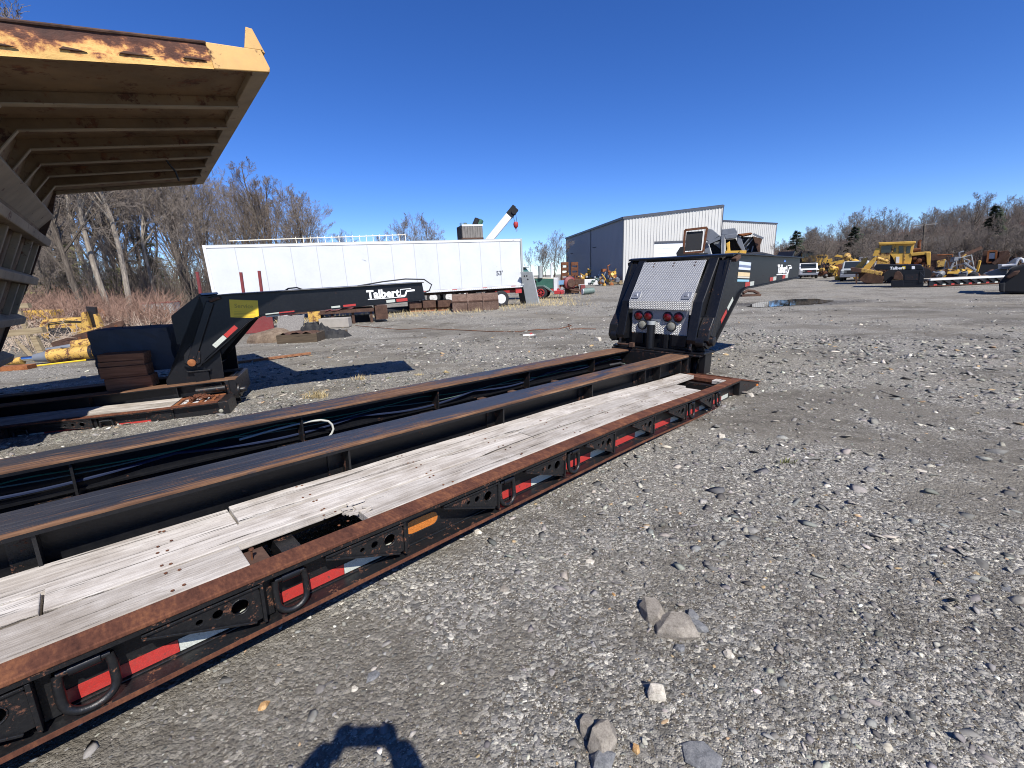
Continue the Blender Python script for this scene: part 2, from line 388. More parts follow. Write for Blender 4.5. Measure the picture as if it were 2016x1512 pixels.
# ------------------------------------------------------------------ yard surface
def axis(pts):
    out = []
    for (a, st), (b, _) in zip(pts[:-1], pts[1:]):
        n = max(1, int(round((b-a)/st))); out += [a+(b-a)*i/n for i in range(n)]
    return np.array(out+[pts[-1][0]])
def fbm(x, y, s, seed=0, o=4):
    """cheap value noise by summed sines, good enough for gentle unevenness"""
    r = np.random.default_rng(seed); z = np.zeros_like(x, dtype=float)
    for i in range(o*4):
        a = r.uniform(0, 6.28); f = s*2**(i//4)*r.uniform(.7, 1.3)
        z += np.sin((x*math.cos(a)+y*math.sin(a))*f+r.uniform(0, 6.28))/(1.9**(i//4))
    return z/4
gx = axis([(-700, 60), (-120, 12), (-30, 2), (-10, .4), (-4, .12), (4, .12), (10, .4), (30, 2), (120, 12), (700, 60)])
gy = axis([(-40, 6), (-4, .5), (-.5, .09), (6, .16), (12, .5), (30, 2), (80, 10), (200, 60), (1500, 200)])
XX, YY = np.meshgrid(gx, gy); R0 = np.hypot(XX, YY)
def ground_z(x, y):
    d = np.hypot(x, y)
    return terrain(x, y) + fbm(x, y, 1.3, 3)*.012*np.clip(1.2-d/40, .0, 1) + fbm(x, y, .22, 5)*.03*np.clip(d/8, 0, 1)*np.clip(2-d/60, 0, 1)
ZZ = ground_z(XX, YY)
nx, ny = len(gx), len(gy)
vv = np.stack([XX, YY, ZZ], -1).reshape(-1, 3)
ii = (np.arange(ny-1)[:, None]*nx+np.arange(nx-1)[None, :]).ravel()
ff = np.stack([ii, ii+1, ii+nx+1, ii+nx], -1)
def cover(x, y): return .60+.75*fbm(x, y, 1.3, 11)+.45*fbm(x, y, 5.5, 12)+.5*fbm(x, y, .45, 13)
me = bpy.data.meshes.new('yard_ground'); me.from_pydata(vv.tolist(), [], ff.tolist()); me.polygons.foreach_set('use_smooth', [True]*len(me.polygons))
fa = me.attributes.new('fines', 'FLOAT', 'POINT'); fa.data.foreach_set('value', (np.clip((.44-cover(XX, YY))/.45, 0, 1)*np.clip(1.4-R0/40, 0, 1)).ravel().astype(np.float32))
k = NT('crushed_stone_yard')
p1 = k.noise(.30, 6, .62); p2 = k.noise(1.6, 7, .68); p4 = k.noise(7, 5, .65)
trk = k.noise(1.0, 5, .6, k.coord((.16, 1.5, 1), 'Object', (0, 0, rad(-52))))       # faint wheel tracks
p3 = k.noise(.09, 4, .6, k.coord((1, 2.2, 1)))
fin = k.noise(210, 3, .75); md = k.noise(34, 6, .78)
va = k.vor(62, None, 'Color'); vb = k.vor(165, None, 'Color'); vd = k.vor(62); vd2 = k.vor(165)
def grey(colsock):
    x = k.n('ShaderNodeSeparateColor'); k.l(colsock, x.inputs[0]); return x
ga, gb = grey(va), grey(vb)
stone = k.ramp(ga.outputs[0], [(.0, (.085, .083, .080)), (.30, (.175, .168, .158)), (.60, (.262, .250, .230)), (.85, (.36, .34, .305)), (.97, (.58, .545, .475))])
stone2 = k.ramp(gb.outputs[0], [(.0, (.075, .071, .065)), (.4, (.17, .16, .145)), (.7, (.27, .254, .225)), (.95, (.54, .505, .44))])
fines = k.mix(k.ramp(fin, [(.3, 0.0), (.7, 1.0)]), (.066, .056, .043), (.165, .145, .117))
c = k.mix(k.ramp(k.math('ADD', k.math('MULTIPLY', gb.outputs[1], .45), k.math('MULTIPLY', md, .65)), [(.46, 0.0), (.56, 1.0)]), fines, stone2)
c = k.mix(k.ramp(k.math('ADD', k.math('MULTIPLY', ga.outputs[1], .42), k.math('ADD', k.math('MULTIPLY', p2, .40), k.math('MULTIPLY', p4, .30))), [(.53, 0.0), (.60, 1.0)]), c, stone)
fat = k.n('ShaderNodeAttribute'); fat.attribute_name = 'fines'
fmask = k.ramp(k.math('ADD', k.math('MULTIPLY', fat.outputs['Fac'], .75), k.math('MULTIPLY', k.math('ADD', md, p4), .28)), [(.34, 0.0), (.70, .62)])
c = k.mix(fmask, c, k.mix(k.ramp(k.math('ADD', k.math('MULTIPLY', fin, .5), k.math('MULTIPLY', md, .5)), [(.35, 0.0), (.65, 1.0)]), (.080, .070, .056), (.185, .166, .137)))
# dusty compacted patches, wheel tracks, damp dark ones
dust = k.ramp(k.math('ADD', k.math('MULTIPLY', p1, .65), k.math('MULTIPLY', trk, .40)), [(.50, 0.0), (.66, .62)])
c = k.mix(dust, c, k.mix(k.ramp(fin, [(.3, 0.0), (.7, 1.0)]), (.185, .165, .132), (.29, .265, .222)))
dk = k.ramp(k.math('ADD', k.math('MULTIPLY', k.noise(.55, 6, .66), .6), k.math('MULTIPLY', p4, .4)), [(.50, 0.0), (.60, .65)])
c = k.mix(dk, c, (.072, .062, .049))
c = k.mix(k.ramp(k.math('ADD', k.math('MULTIPLY', p3, .8), k.math('MULTIPLY', p2, .2)), [(.55, 0.0), (.66, .5)]), c, (.075, .066, .054))
# damp ground round the puddle
geo = k.n('ShaderNodeNewGeometry'); dv = k.n('ShaderNodeVectorMath', operation='DISTANCE')
sc_ = k.n('ShaderNodeVectorMath', operation='MULTIPLY'); k.l(geo.outputs['Position'], sc_.inputs[0]); sc_.inputs[1].default_value = (.45, 1, 0)
PUD = G(1545, 597); k.l(sc_.outputs[0], dv.inputs[0]); dv.inputs[1].default_value = (PUD.x*.45, PUD.y, 0)
wsc = k.math('MULTIPLY', k.math('ADD', dv.outputs['Value'], k.math('MULTIPLY', p2, 1.6)), .1)
wet = k.ramp(wsc, [(.14, .8), (.30, 0.0)])
c = k.mix(wet, c, (.045, .04, .034))
h = k.math('ADD', k.math('MULTIPLY', vd, -.6), k.math('ADD', k.math('MULTIPLY', vd2, -.35), k.math('MULTIPLY', fin, .25)))
c = k.mix(1.0, c, (1.0, 1.0, .965), 'MULTIPLY')
MT['ground'] = k.out(c, k.ramp(wet, [(0, .93), (1, .5)]), 0, k.bump(h, .9, .016), .25)
me.materials.append(MT['ground'])
go = bpy.data.objects.new('yard_ground', me); COL.objects.link(go); go['kind'] = 'structure'

# ------------------------------------------------------------------ loose gravel: real stones lying on the surface
ICO = bmesh.new(); bmesh.ops.create_icosphere(ICO, subdivisions=1, radius=1)
ICO_V = np.array([v.co[:] for v in ICO.verts]); ICO.verts.index_update(); ICO_F = np.array([[v.index for v in f.verts] for f in ICO.faces]); ICO.free()
def stones(name, n, dmin, dmax, smin, smax, ang=62, seed=1, flat=.42, cov=.5, pw=3.2):
    r = np.random.default_rng(seed)
    d = dmin*(dmax/dmin)**r.random(n); a = np.radians(r.uniform(-ang, ang, n))
    x, y = d*np.sin(a), d*np.cos(a)
    # clump the gravel: thin out where the fines show
    keep = r.random(n) < np.clip(cover(x, y)+cov-.40, .24, 1)
    d, x, y = d[keep], x[keep], y[keep]; n = len(d)
    size = (smin*(smax/smin)**(r.random(n)**pw))*d          # a size seen as a fixed small angle
    size = np.clip(size, .0022, .055)
    v = np.repeat(ICO_V[None], n, 0)*(1+r.normal(0, .27, (n, 12, 1)))
    for _ in range(6):                                     # broken faces: cut each stone by a few planes
        dd = r.normal(size=(n, 1, 3)); dd /= np.linalg.norm(dd, axis=2, keepdims=True); L = r.uniform(.38, .85, (n, 1))
        q = (v*dd).sum(2); v = v-dd*np.maximum(q-L, 0)[..., None]
    v *= 1.22
    sc = np.stack([r.uniform(.75, 1.6, n), r.uniform(.6, 1.1, n), r.uniform(flat*.55, flat*1.25, n)], -1)
    v = v*sc[:, None]*size[:, None, None]
    # tilt and turn
    t = r.normal(0, .28, (n, 2)); z = v[..., 2]+v[..., 0]*t[:, :1]+v[..., 1]*t[:, 1:]
    th = r.uniform(0, 6.28, n); cs, sn = np.cos(th)[:, None], np.sin(th)[:, None]
    X = v[..., 0]*cs-v[..., 1]*sn+x[:, None]; Y = v[..., 0]*sn+v[..., 1]*cs+y[:, None]
    Z = z+ground_z(x, y)[:, None]+(size*flat*r.uniform(-.45, .45, n))[:, None]
    V = np.stack([X, Y, Z], -1).reshape(-1, 3); F = (ICO_F[None]+12*np.arange(n)[:, None, None]).reshape(-1, 3)
    me = bpy.data.meshes.new(name); me.vertices.add(len(V)); me.vertices.foreach_set('co', V.ravel().astype(np.float32))
    me.loops.add(F.size); me.loops.foreach_set('vertex_index', F.ravel().astype(np.int32))
    me.polygons.add(len(F)); me.polygons.foreach_set('loop_start', np.arange(0, F.size, 3, dtype=np.int32))
    me.update(calc_edges=True)
    g = r.random(n); base = np.empty((n, 3))
    pal = np.array([(.11, .108, .106), (.185, .180, .172), (.255, .246, .230), (.32, .303, .272), (.39, .366, .32), (.52, .485, .415), (.38, .27, .16), (.66, .63, .56)])
    pr = np.array([.20, .28, .24, .12, .07, .03, .02, .022]); idx = r.choice(8, n, p=pr/pr.sum())
    base = pal[idx]*r.uniform(.75, 1.25, (n, 1))*(1+r.normal(0, .03, (n, 3)))
    ca = me.color_attributes.new('stone', 'FLOAT_COLOR', 'POINT')
    cc = np.ones((n, 12, 4), np.float32); cc[..., :3] = base[:, None]; ca.data.foreach_set('color', cc.ravel())
    me.materials.append(MT['gravel'])
    o = bpy.data.objects.new(name, me); COL.objects.link(o); o['kind'] = 'stuff'; return o
k = NT('gravel_stone'); at = k.n('ShaderNodeVertexColor'); at.layer_name = 'stone'
gn = k.noise(90, 4, .7); MT['gravel'] = k.out(k.mix(1.0, k.mix(k.ramp(gn, [(.35, .0), (.75, .55)]), at.outputs[0], (.115, .103, .086)), (1.0, 1.0, .965), 'MULTIPLY'), .92, 0, k.bump(gn, .25, .003), .25)
stones('gravel', 95000, .95, 13, .00085, .0060, seed=2, cov=.40)
stones('gravel', 5200, .95, 16, .0045, .0150, seed=6, flat=.24, cov=.34, pw=2.0)
stones('gravel', 24000, 4.0, 28, .0008, .0034, seed=4)

# rain puddle on the far side of the yard
pud = [(1470, 603), (1490, 596), (1520, 592), (1560, 589), (1605, 588), (1640, 592), (1622, 597), (1585, 600), (1560, 601), (1530, 603), (1500, 605)]
mb = MB(); pp = [G(*p) for p in pud]
cz = max(float(ground_z(np.array([p.x]), np.array([p.y]))[0]) for p in pp)+.016
fine = []
for i in range(len(pp)):
    a, b = pp[i], pp[(i+1) % len(pp)]
    for t in range(6):
        q = a.lerp(b, t/6); fine.append((q.x+random.uniform(-.08, .08), q.y+random.uniform(-.10, .10), cz))
mb.add(fine, [tuple(range(len(fine)))])
k = NT('muddy_water'); MT['water'] = k.out((.022, .020, .016), .03, 0, k.bump(k.noise(9, 2), .01, .01), .5)
po = mb.build('puddle_water', MT['water']); po['kind'] = 'structure'

# ------------------------------------------------------------------ single rocks
def rock(px, py, size, label, mat='rock', flat=.55, seed=0, name='rock', group=None):
    r = np.random.default_rng(seed); P = G(px, py)
    bm = bmesh.new(); pts = []
    for z, q in ((-.9, 1.0), (.25, 1.04), (.95, .74)):         # three rough rings: a slab with a shouldered top
        for i in range(5):
            t = (i+r.uniform(-.36, .36))*2*math.pi/5; R = q*r.uniform(.78, 1.08); pts.append((R*math.cos(t), R*math.sin(t), z+r.uniform(-.16, .16)))
    for p in pts: bm.verts.new(p)
    hl = bmesh.ops.convex_hull(bm, input=bm.verts[:])       # broken stone: flat faces, sharp arrises
    for v in [g for g in hl['geom_interior'] if isinstance(g, bmesh.types.BMVert)]: bm.verts.remove(v)
    bmesh.ops.bevel(bm, geom=bm.edges[:], offset=.025, segments=1, affect='EDGES')
    th = r.uniform(0, 6.28)
    sx, sy = size
    for v in bm.verts:
        x, y, z = v.co; x *= sx; y *= sy; z *= max(sx, sy)*flat
        v.co = (x*math.cos(th)-y*math.sin(th), x*math.sin(th)+y*math.cos(th), z)
    me = bpy.data.meshes.new(name); bm.to_mesh(me); bm.free(); me.materials.append(MT[mat])
    o = bpy.data.objects.new(name, me); COL.objects.link(o); o.location = P+Vector((0, 0, max(sx, sy)*flat*.22))
    return tag(o, label, 'rock', group)
for a in [
    (1286, 1212, (.088, .055), 'brown broken rock leaning behind the large flat rock on the open gravel', 'rock', .42, 3),
    (1332, 1240, (.098, .070), 'largest brown angular rock lying in front of its leaning neighbour on the open gravel', 'rock', .40, 5),
    (1374, 1236, (.050, .026), 'slate grey sliver of rock at the right end of the broken brown rocks', 'rock_grey', .4, 6),
    (1362, 1214, (.034, .026), 'small blue grey stone touching the broken brown rocks from behind', 'rock_grey', .5, 7),
    (1338, 1277, (.024, .018), 'pale blue grey stone just below the broken brown rocks', 'rock_grey', .5, 8),
    (1435, 1290, (.022, .018), 'cream coloured stone to the right of the broken brown rocks', 'rock_pale', .5, 9),
    (1292, 1368, (.036, .030), 'cream white knobbly rock alone on brown gravel below the broken rocks', 'rock_pale', .75, 10),
    (1186, 1462, (.062, .046), 'tan wedge shaped rock at the bottom edge of the gravel', 'rock', .7, 11),
    (1156, 1434, (.036, .030), 'olive brown rock just behind the tan wedge shaped rock', 'rock', .7, 12),
    (1187, 1502, (.042, .032), 'blue grey rock in front of the tan wedge shaped rock', 'rock_grey', .6, 13),
    (1252, 1475, (.015, .013), 'round ochre pebble to the right of the tan wedge shaped rock', 'rock_ochre', .7, 14),
    (1382, 1490, (.062, .050), 'flat dark slate lying in the gravel at the bottom edge', 'rock_grey', .12, 15),
    (1162, 1108, (.028, .024), 'pale grey flat stone alone on the gravel beside the long trailer', 'rock_pale', .4, 16),
    (1208, 1172, (.012, .008), 'small yellow pebble on the gravel beyond the broken brown rocks', 'rock_ochre', .6, 17),
    (520, 1390, (.021, .015), 'orange brown flat pebble near the trailer edge at the bottom left', 'rock_ochre', .5, 18),
    (698, 1357, (.014, .012), 'cream oval pebble just above the shadow of the photographer', 'rock_pale', .5, 19),
    (734, 1332, (.030, .022), 'flat grey slab stone beside the cream oval pebble', 'rock_grey', .2, 20),
    (940, 1050, (.036, .022), 'pale wedge of stone lying against the trailer rail shadow', 'rock_pale', .6, 21),
    (992, 1162, (.028, .020), 'grey pointed stone on gravel between the trailer and the open yard', 'rock', .5, 22),
    (1476, 782, (.06, .05), 'yellowish limestone block touching the front corner of the long trailer', 'rock_pale', .7, 23),
    (1420, 862, (.05, .035), 'white stone in a small heap of slate beside the trailer front', 'rock_pale', .6, 24),
    (1432, 868, (.06, .03), 'dark slate piece in a small heap beside the trailer front', 'rock_grey', .3, 25),
    (1177, 672, (.16, .10), 'pale boulder on the gravel left of the upright gooseneck', 'rock_pale', .6, 26),
    (1812, 930, (.05, .035), 'pale flat stone far right on the open gravel', 'rock_pale', .3, 27),
    (1920, 1152, (.05, .03), 'dark slate flakes sticking out of the gravel at the right edge', 'rock_grey', .25, 28),
    (1985, 1165, (.055, .03), 'second dark slate slab at the right edge of the gravel', 'rock_grey', .25, 29),
    (1255, 980, (.018, .012), 'small tan stone beyond the trailer middle on grey gravel', 'rock_ochre', .5, 30)]:
    rock(*a)
# ------------------------------------------------------------------ lowboy decks
# deck coordinates: u forward to the gooseneck, v to the right (outer rail edge = 0), w up; local frame (u, -v, w)
def smooth(t): t = max(0., min(1., t)); return t*t*(3-2*t)
def sag(u): return -.050*smooth((u+2.9)/2.3)          # the deck strip dips towards its front end
T1_O = G(1462, 778); T1_a = ray(1882, 563); _v2 = ray(40, 570)
T1_c = -(_v2-T1_a*_v2.dot(T1_a)); T1_c.normalize()
T1 = frame(T1_O, T1_a, -T1_c)
def deck(root, S, u0, gus, rings, tapes, amber, seams, beam_r_end, detail=True, stiff=(), far_stiff=(), nose=True):
    def cv(mb, dip=True): return mb.xf(lambda p: Vector((p.x, -p.y, p.z+(sag(p.x) if dip else 0)))*S)
    def seg(mb, a, b, *r):                              # long member cut up so that it can follow the dip
        n = max(1, int((b-a)/.4))
        for i in range(n): mb.box(a+(b-a)*i/n, a+(b-a)*(i+1)/n, *r)
    mk = lambda: MB()
    def strip(mb, a, b, y0, y1, z0, z1):
        n = max(2, int((b-a)/.35)); vs = []
        for i in range(n+1):
            u = a+(b-a)*i/n; vs += [(u, y0, z0), (u, y1, z0), (u, y1, z1), (u, y0, z1)]
        fs = [(i*4+k, i*4+(k+1) % 4, i*4+4+(k+1) % 4, i*4+4+k) for i in range(n) for k in range(4)]+[(0, 1, 2, 3), (4*n+3, 4*n+2, 4*n+1, 4*n)]
        mb.add(vs, fs)
    # side rail: channel of top flange, web, bottom flange
    m = mk(); strip(m, u0, -.12, -.102, 0, .262, .280); cv(m).build('rail_cap', MT['rail'], root, bevel=.004*S)
    m = mk(); strip(m, u0, -.12, -.006, .0008, .247, .2615); cv(m).build('rail_lip', MT['black_worn'], root)
    m = mk(); strip(m, u0, -.12, -.095, -.085, .052, .2625); cv(m).build('side_rail', MT['black_worn'], root)
    m = mk(); strip(m, u0, -.10, -.095, -.002, .036, .051); strip(m, u0, -.10, -.0845, -.072, .0512, .058); cv(m).build('bottom_flange', MT['black_worn'], root, bevel=.004*S)
    m = mk(); strip(m, u0, -.10, -.0022, .0015, .034, .0515); cv(m).build('flange_edge', MT['rail'], root)
    # tapered nose of the outer rail
    if not nose:
        m = mk(); m.box(-.12, .02, -.55, -.004, .04, .268); cv(m).build('rail_nose', MT['black_worn'], root, bevel=.006*S)
    if nose: m = mk(); m.prism([(-.12, .262), (-.10, .035), (.52, .03), (.70, .0), (.70, .105)], -.10, -.012); cv(m).build('rail_nose', MT['black_worn'], root, bevel=.006*S)
    if nose: m = mk(); m.prism([(-.12, .264), (.71, .107), (.71, .121), (-.12, .280)], -.55, .0); cv(m).build('nose_cap', MT['rail'], root)
    if detail:
        m = mk(); m.lathe([(.028, 0), (.028, .010), (.02, .016)], (.60, -.012, .075), (0, 1, 0), 14); cv(m).build('marker_light', MT['amber'], root, smooth=True)
    # outrigger brackets
    for ut, ur in gus:
        L = ur-ut; b = MB(); wt, wb = .236, .088
        P = lambda p, t: Vector((ut+p.x*L, t, p.y))
        outer = [(.0, wt-.012), (.0, wt), (1.0, wt), (1.0, wb), (.95, wb-.004)]
        outer = [(0, wt-.014), (0, wt), (.98, wt), (1.0, wt-.03), (1.0, wb), (.93, wb-.002)]
        e = lambda cx, r, n=12: [(cx+r/L*math.cos(2*math.pi*i/n), .181+ (.006 if r < .02 else -.002) + r*math.sin(2*math.pi*i/n)) for i in range(n)]
        holed_plate(b, outer, [e(.44, .011), e(.60, .017), e(.80, .030)], -.022, -.012, P)
        b.bar((ut, -.045, wt-.003), (ur, -.045, wt-.003), .085, .009)
        b.bar((ut, -.045, wt-.014), (ut+.93*L, -.045, wb-.002), .085, .009)
        b.box(ur, ur+.012, -.088, -.004, wb-.02, wt+.004)
        b.box(ur+.012, ur+.05, -.086, -.05, .06, wt)
        b.lathe([(.020, -.004), (.020, .018)], (ur+.02, -.045, wt), (0, 0, 1), 12)
        b.tube([(ut+.80*L+.031*math.cos(t), -.011, .179+.031*math.sin(t)) for t in [i*2*math.pi/16 for i in range(16)]], .003, 5, closed=True)
        cv(b).build('outrigger_bracket', MT['black_worn'], root, bevel=.002*S)
    for uc, wc, ww in rings:
        b = MB(); hw, hh = ww/2, .072; pts = []
        for i in range(22):
            t = math.pi*i/21; pts.append((uc-hw*math.cos(t)*(1+.06*math.sin(t)), -.030+.012*math.sin(t), wc-.032-hh*math.sin(t)**.75))
        pts = [(uc-hw*.93, -.034, wc+.045), (uc-hw, -.033, wc+.01)]+pts+[(uc+hw, -.033, wc+.01), (uc+hw*.93, -.034, wc+.045)]
        b.tube(pts, .0135, 10)
        b.tube([(uc-hw*.98, -.034, wc+.046), (uc+hw*.98, -.034, wc+.046)], .0135, 10)
        rg = cv(b).build('tie_down_ring', MT['black_worn'], root, smooth=True)
        b = MB(); b.tube([(uc-hw*.55, -.034, wc+.047), (uc+hw*.62, -.034, wc+.047)], .020, 12); b.box(uc-hw*.5, uc+hw*.55, -.086, -.036, wc+.035, wc+.058)
        cv(b).build('ring_sleeve', MT['black'], rg, smooth=True)
    for a, b_, mat in tapes:
        m = mk(); strip(m, a, b_, -.0845, -.0825, .062, .112); cv(m).build('reflective_tape', MT['tape_'+mat], root)
    for a, b_ in amber:
        m = mk(); c0, c1, wc, r = a+.035, b_-.035, .150, .036
        prof = [(c0-r*math.sin(t), wc+r*math.cos(t)) for t in np.linspace(0, math.pi, 9)]+[(c1+r*math.sin(t), wc-r*math.cos(t)) for t in np.linspace(0, math.pi, 9)]
        q = 1.28; pr2 = [(((c0+c1)/2+(x-(c0+c1)/2)*1.1), wc+(z-wc)*q) for x, z in prof]
        m.prism(pr2, -.0845, -.081); cv(m).build('light_surround', MT['rubber'], root)
        m = mk(); m.prism(prof, -.0805, -.076); cv(m).build('side_light', MT['amber'], root)
    # deck planks
    def plank(a, b_, v0, v1, top, th=.045):
        m = mk(); n = max(2, int((b_-a)/.3)); vs = []; j = random.Random(int((a+v0)*1000))
        for i in range(n+1):
            u = a+(b_-a)*i/n; e0, e1 = j.uniform(-.004, .004), j.uniform(-.004, .004); zz = top+j.uniform(-.0015, .0015)
            vs += [(u, v0+e0, zz-th), (u, v1+e1, zz-th), (u, v1+e1, zz), (u, v0+e0, zz)]
        m.add(vs, [(i*4+k_, i*4+(k_+1) % 4, i*4+4+(k_+1) % 4, i*4+4+k_) for i in range(n) for k_ in range(4)]+[(0, 1, 2, 3), (4*n+3, 4*n+2, 4*n+1, 4*n)])
        cv(m).build('plank', MT['plank'], root, bevel=.004*S)
    for s_ in seams: plank(*s_)
    # floor beams under the planks
    fl = np.arange(u0+.2, -.3, .61)
    for u in fl:
        m = mk(); m.box(u-.04, u+.04, -.67, -.096, .15, .222); cv(m).build('floor_beam', MT['black_worn'], root)
    # end of the deck strip
    m = mk(); m.box(-.33, -.12, -.66, -.10, .225, .266); m.box(-.30, -.13, -.66, -.10, .10, .225); cv(m).build('end_plate', MT['rail'], root)
    # two main beams
    for nm, v0, v1, vw, side in (('main_beam', -.925, -.665, -.795, 1), ('main_beam', -1.82, -1.555, -1.69, -1)):
        e = beam_r_end if side > 0 else -.02
        m = MB(); m.box(u0, -.55 if side > 0 else e, v0, v1, .424, .452)
        if side > 0:
            m.prism([(-.55, .424), (-.55, .452), (-.30, .462), (e, .448), (e, .424), (-.30, .434)], v0, v1)
        fl_ = cv(m, False).build('beam_flange', MT['beam'], root, bevel=.006*S)
        m = MB(); m.box(u0, e-.01, vw-.008, vw+.008, .03, .4235); m.box(u0, e-.01, v0+.02, v1-.02, .012, .030)
        m.box(u0, e-.02, vw+.0085, vw+.035, .225, .237); m.box(u0, e-.02, vw-.035, vw-.0085, .225, .237)
        m.box(u0, e-.01, v1-.005, v1+.0015, .4205, .4375); m.box(u0, e-.01, v0-.0015, v0+.005, .4205, .4375)
        bm_ = cv(m, False).build('main_beam', MT['black'], root)
    for u in stiff:
        m = MB(); m.box(u-.006, u+.006, -.786, -.675, .03, .4195); m.box(u-.09, u-.006, -.786, -.778, .04, .4195); cv(m, False).build('stiffener', MT['black_worn'], root)
    for u in far_stiff:
        m = MB(); m.box(u-.006, u+.006, -1.681, -1.575, .22, .4195); cv(m, False).build('stiffener', MT['black_worn'], root)
        m = MB(); m.box(u-.055, u+.055, -1.68, -.80, .05, .19); m.box(u-.17, u-.02, -1.66, -1.50, .1905, .208); m.box(u+.02, u+.15, -1.66, -1.52, .1905, .203)
        cv(m, False).build('cross_member', MT['black_worn'], root, bevel=.004)
    return cv
def reds(pairs): return [(a, b, m) for a, b, m in pairs]
t1 = thing('lowboy_trailer', 'long black lowboy trailer deck with grey planks and rusty rails across the foreground', 'trailer', T1)
GUS = [(-6.50, -6.14), (-5.88, -5.53), (-5.276, -4.90), (-4.66, -4.27), (-4.03, -3.64), (-3.39, -3.01), (-2.73, -2.355), (-2.08, -1.68), (-1.36, -.995)]
RNG1 = [(-6.02, .165, .125), (-5.415, .165, .115), (-4.175, .165, .115), (-3.51, .165, .115), (-1.50, .165, .11), (-.78, .165, .11)]
TAPE1 = [(-6.10, -5.79, 'red'), (-5.788, -5.56, 'white'), (-5.45, -5.175, 'red'), (-5.173, -4.93, 'white'), (-4.20, -3.90, 'red'), (-3.898, -3.66, 'white'), (-3.56, -3.225, 'red'), (-3.223, -3.02, 'white'),
         (-2.87, -2.555, 'red'), (-2.553, -2.36, 'white'), (-2.19, -1.865, 'red'), (-1.863, -1.65, 'white'), (-1.50, -1.165, 'red'), (-1.163, -.98, 'white'), (-.78, -.51, 'red'), (-.508, -.29, 'white')]
PL = [(-8.6, -5.486, -.685, -.472, .281), (-5.478, -.35, -.685, -.495, .292), (-8.6, -6.114, -.459, -.311, .283), (-6.104, -3.634, -.477, -.311, .283), (-3.624, -1.02, -.479, -.311, .284),
      (-8.6, -5.53, -.296, -.106, .280), (-5.03, -1.10, -.296, -.106, .281), (-.46, -.335, -.23, -.106, .282)]
cv1 = deck(t1, 1.0, -8.6, GUS, RNG1, TAPE1, [(-4.85, -4.655)], PL, .22, True, (-7.4, -6.12, -4.85, -3.58, -2.36, -1.30, -.93, -.35, -.1), (-7.24, -6.02, -4.80, -3.57, -2.31, -1.02))
# block under the missing plank, with its nail
m = MB(); m.box(-5.56, -5.44, -.30, -.10, .18, .228); cv1(m).build('floor_beam', MT['rust_brown'], t1)
m = MB(); m.tube([(-5.50, -.22, .225), (-5.497, -.222, .275)], .004, 6); m.cyl((-5.497, -.222, .273), (-5.497, -.222, .279), .010, 8); cv1(m).build('nail', MT['rust'], t1)
m = MB()
for u in np.arange(-8.4, -.4, .61):
    for v_ in (-.655, -.52, -.45, -.335, -.265, -.135):
        for du in (-.012, .02): m.lathe([(.0065, 0), (.0065, .0016)], (u+.2+du+random.uniform(-.02, .02), v_+random.uniform(-.012, .012), .2925 if v_ < -.49 and u > -5.5 else .2842), (0, 0, 1), 6)
o = cv1(m).build('nail_heads', MT['rust'], t1); o['kind'] = 'stuff'
# splintered end of the outer plank
for i in range(16):
    m = MB(); a = -5.03+random.uniform(-.07, .03); v_ = random.uniform(-.285, -.16); l_ = random.uniform(.02, .07); w_ = .283+random.uniform(-.012, .012)
    m.bar((a, v_, w_), (a+l_, v_+random.uniform(-.02, .02), w_+random.uniform(-.01, .014)), .012, .008); cv1(m).build('splinter', MT['plank'], t1)
# front cross member with the coupling pocket
m = MB(); m.box(-.16, -.06, -1.82, -.67, .10, .445); m.box(-.16, .04, -1.86, -.52, .446, .470); cv1(m, False).build('front_cross_member', MT['black_worn'], t1, bevel=.006)
m = MB(); m.box(.10, .235, -.93, -.66, .02, .422); m.lathe([(.21, 0), (.21, .05)], (.24, -.68, .25), (0, 1, 0), 20); m.lathe([(.07, .05), (.07, .09)], (.24, -.68, .25), (0, 1, 0), 14); cv1(m, False).build('coupling_block', MT['black_worn'], t1, bevel=.008)
# loose bits lying on the bay floor
for u in (-3.15, -2.72, -2.0):
    m = MB(); m.box(u, u+.09, -1.52, -1.42, .19, .27); m.box(u+.09, u+.13, -1.50, -1.44, .20, .24); cv1(m, False).build('lashing_lug', MT['rust_brown'], t1, bevel=.008)
# cable loom along the far beam
for name, mat, off, amp, z0, v_ in (('cable', 'cable_green', .0, .030, .352, -1.668), ('cable', 'cable_grey', 1.2, .035, .345, -1.668), ('cable', 'cable_blue', 2.0, .05, .325, -1.66)):
    pts = []
    for i in range(110):
        u = -8.4+i*.075; pts.append((u, v_+.012*math.sin(u*2+off), z0+.02*math.sin(u*.9+off)-amp*abs(math.sin((u+off*.3)*math.pi/1.24))))
    m = MB(); m.tube(pts, .0045 if mat != 'cable_blue' else .009, 6); cv1(m, False).build(name, MT[mat], t1, smooth=True)
m = MB(); m.tube([(-5.2, -1.65, .325), (-5.0, -1.64, .345), (-4.85, -1.62, .358), (-4.73, -1.60, .365), (-4.66, -1.585, .362), (-4.61, -1.57, .345), (-4.588, -1.56, .315), (-4.585, -1.55, .28), (-4.60, -1.55, .25), (-4.625, -1.55, .225)], .008, 8); cv1(m, False).build('cable', MT['cable_white'], t1, smooth=True)
m = MB(); m.tube([(-.75, -1.5, .30), (-.62, -1.45, .325), (-.5, -1.42, .30), (-.46, -1.40, .24)], .006, 8); cv1(m, False).build('cable', MT['cable_grey'], t1, smooth=True)
m = MB(); m.tube([(-.8, -1.48, .31), (-.66, -1.40, .33), (-.55, -1.36, .29), (-.60, -1.40, .22), (-.7, -1.45, .24)], .016, 8); cv1(m, False).build('hose', MT['rubber'], t1, smooth=True)

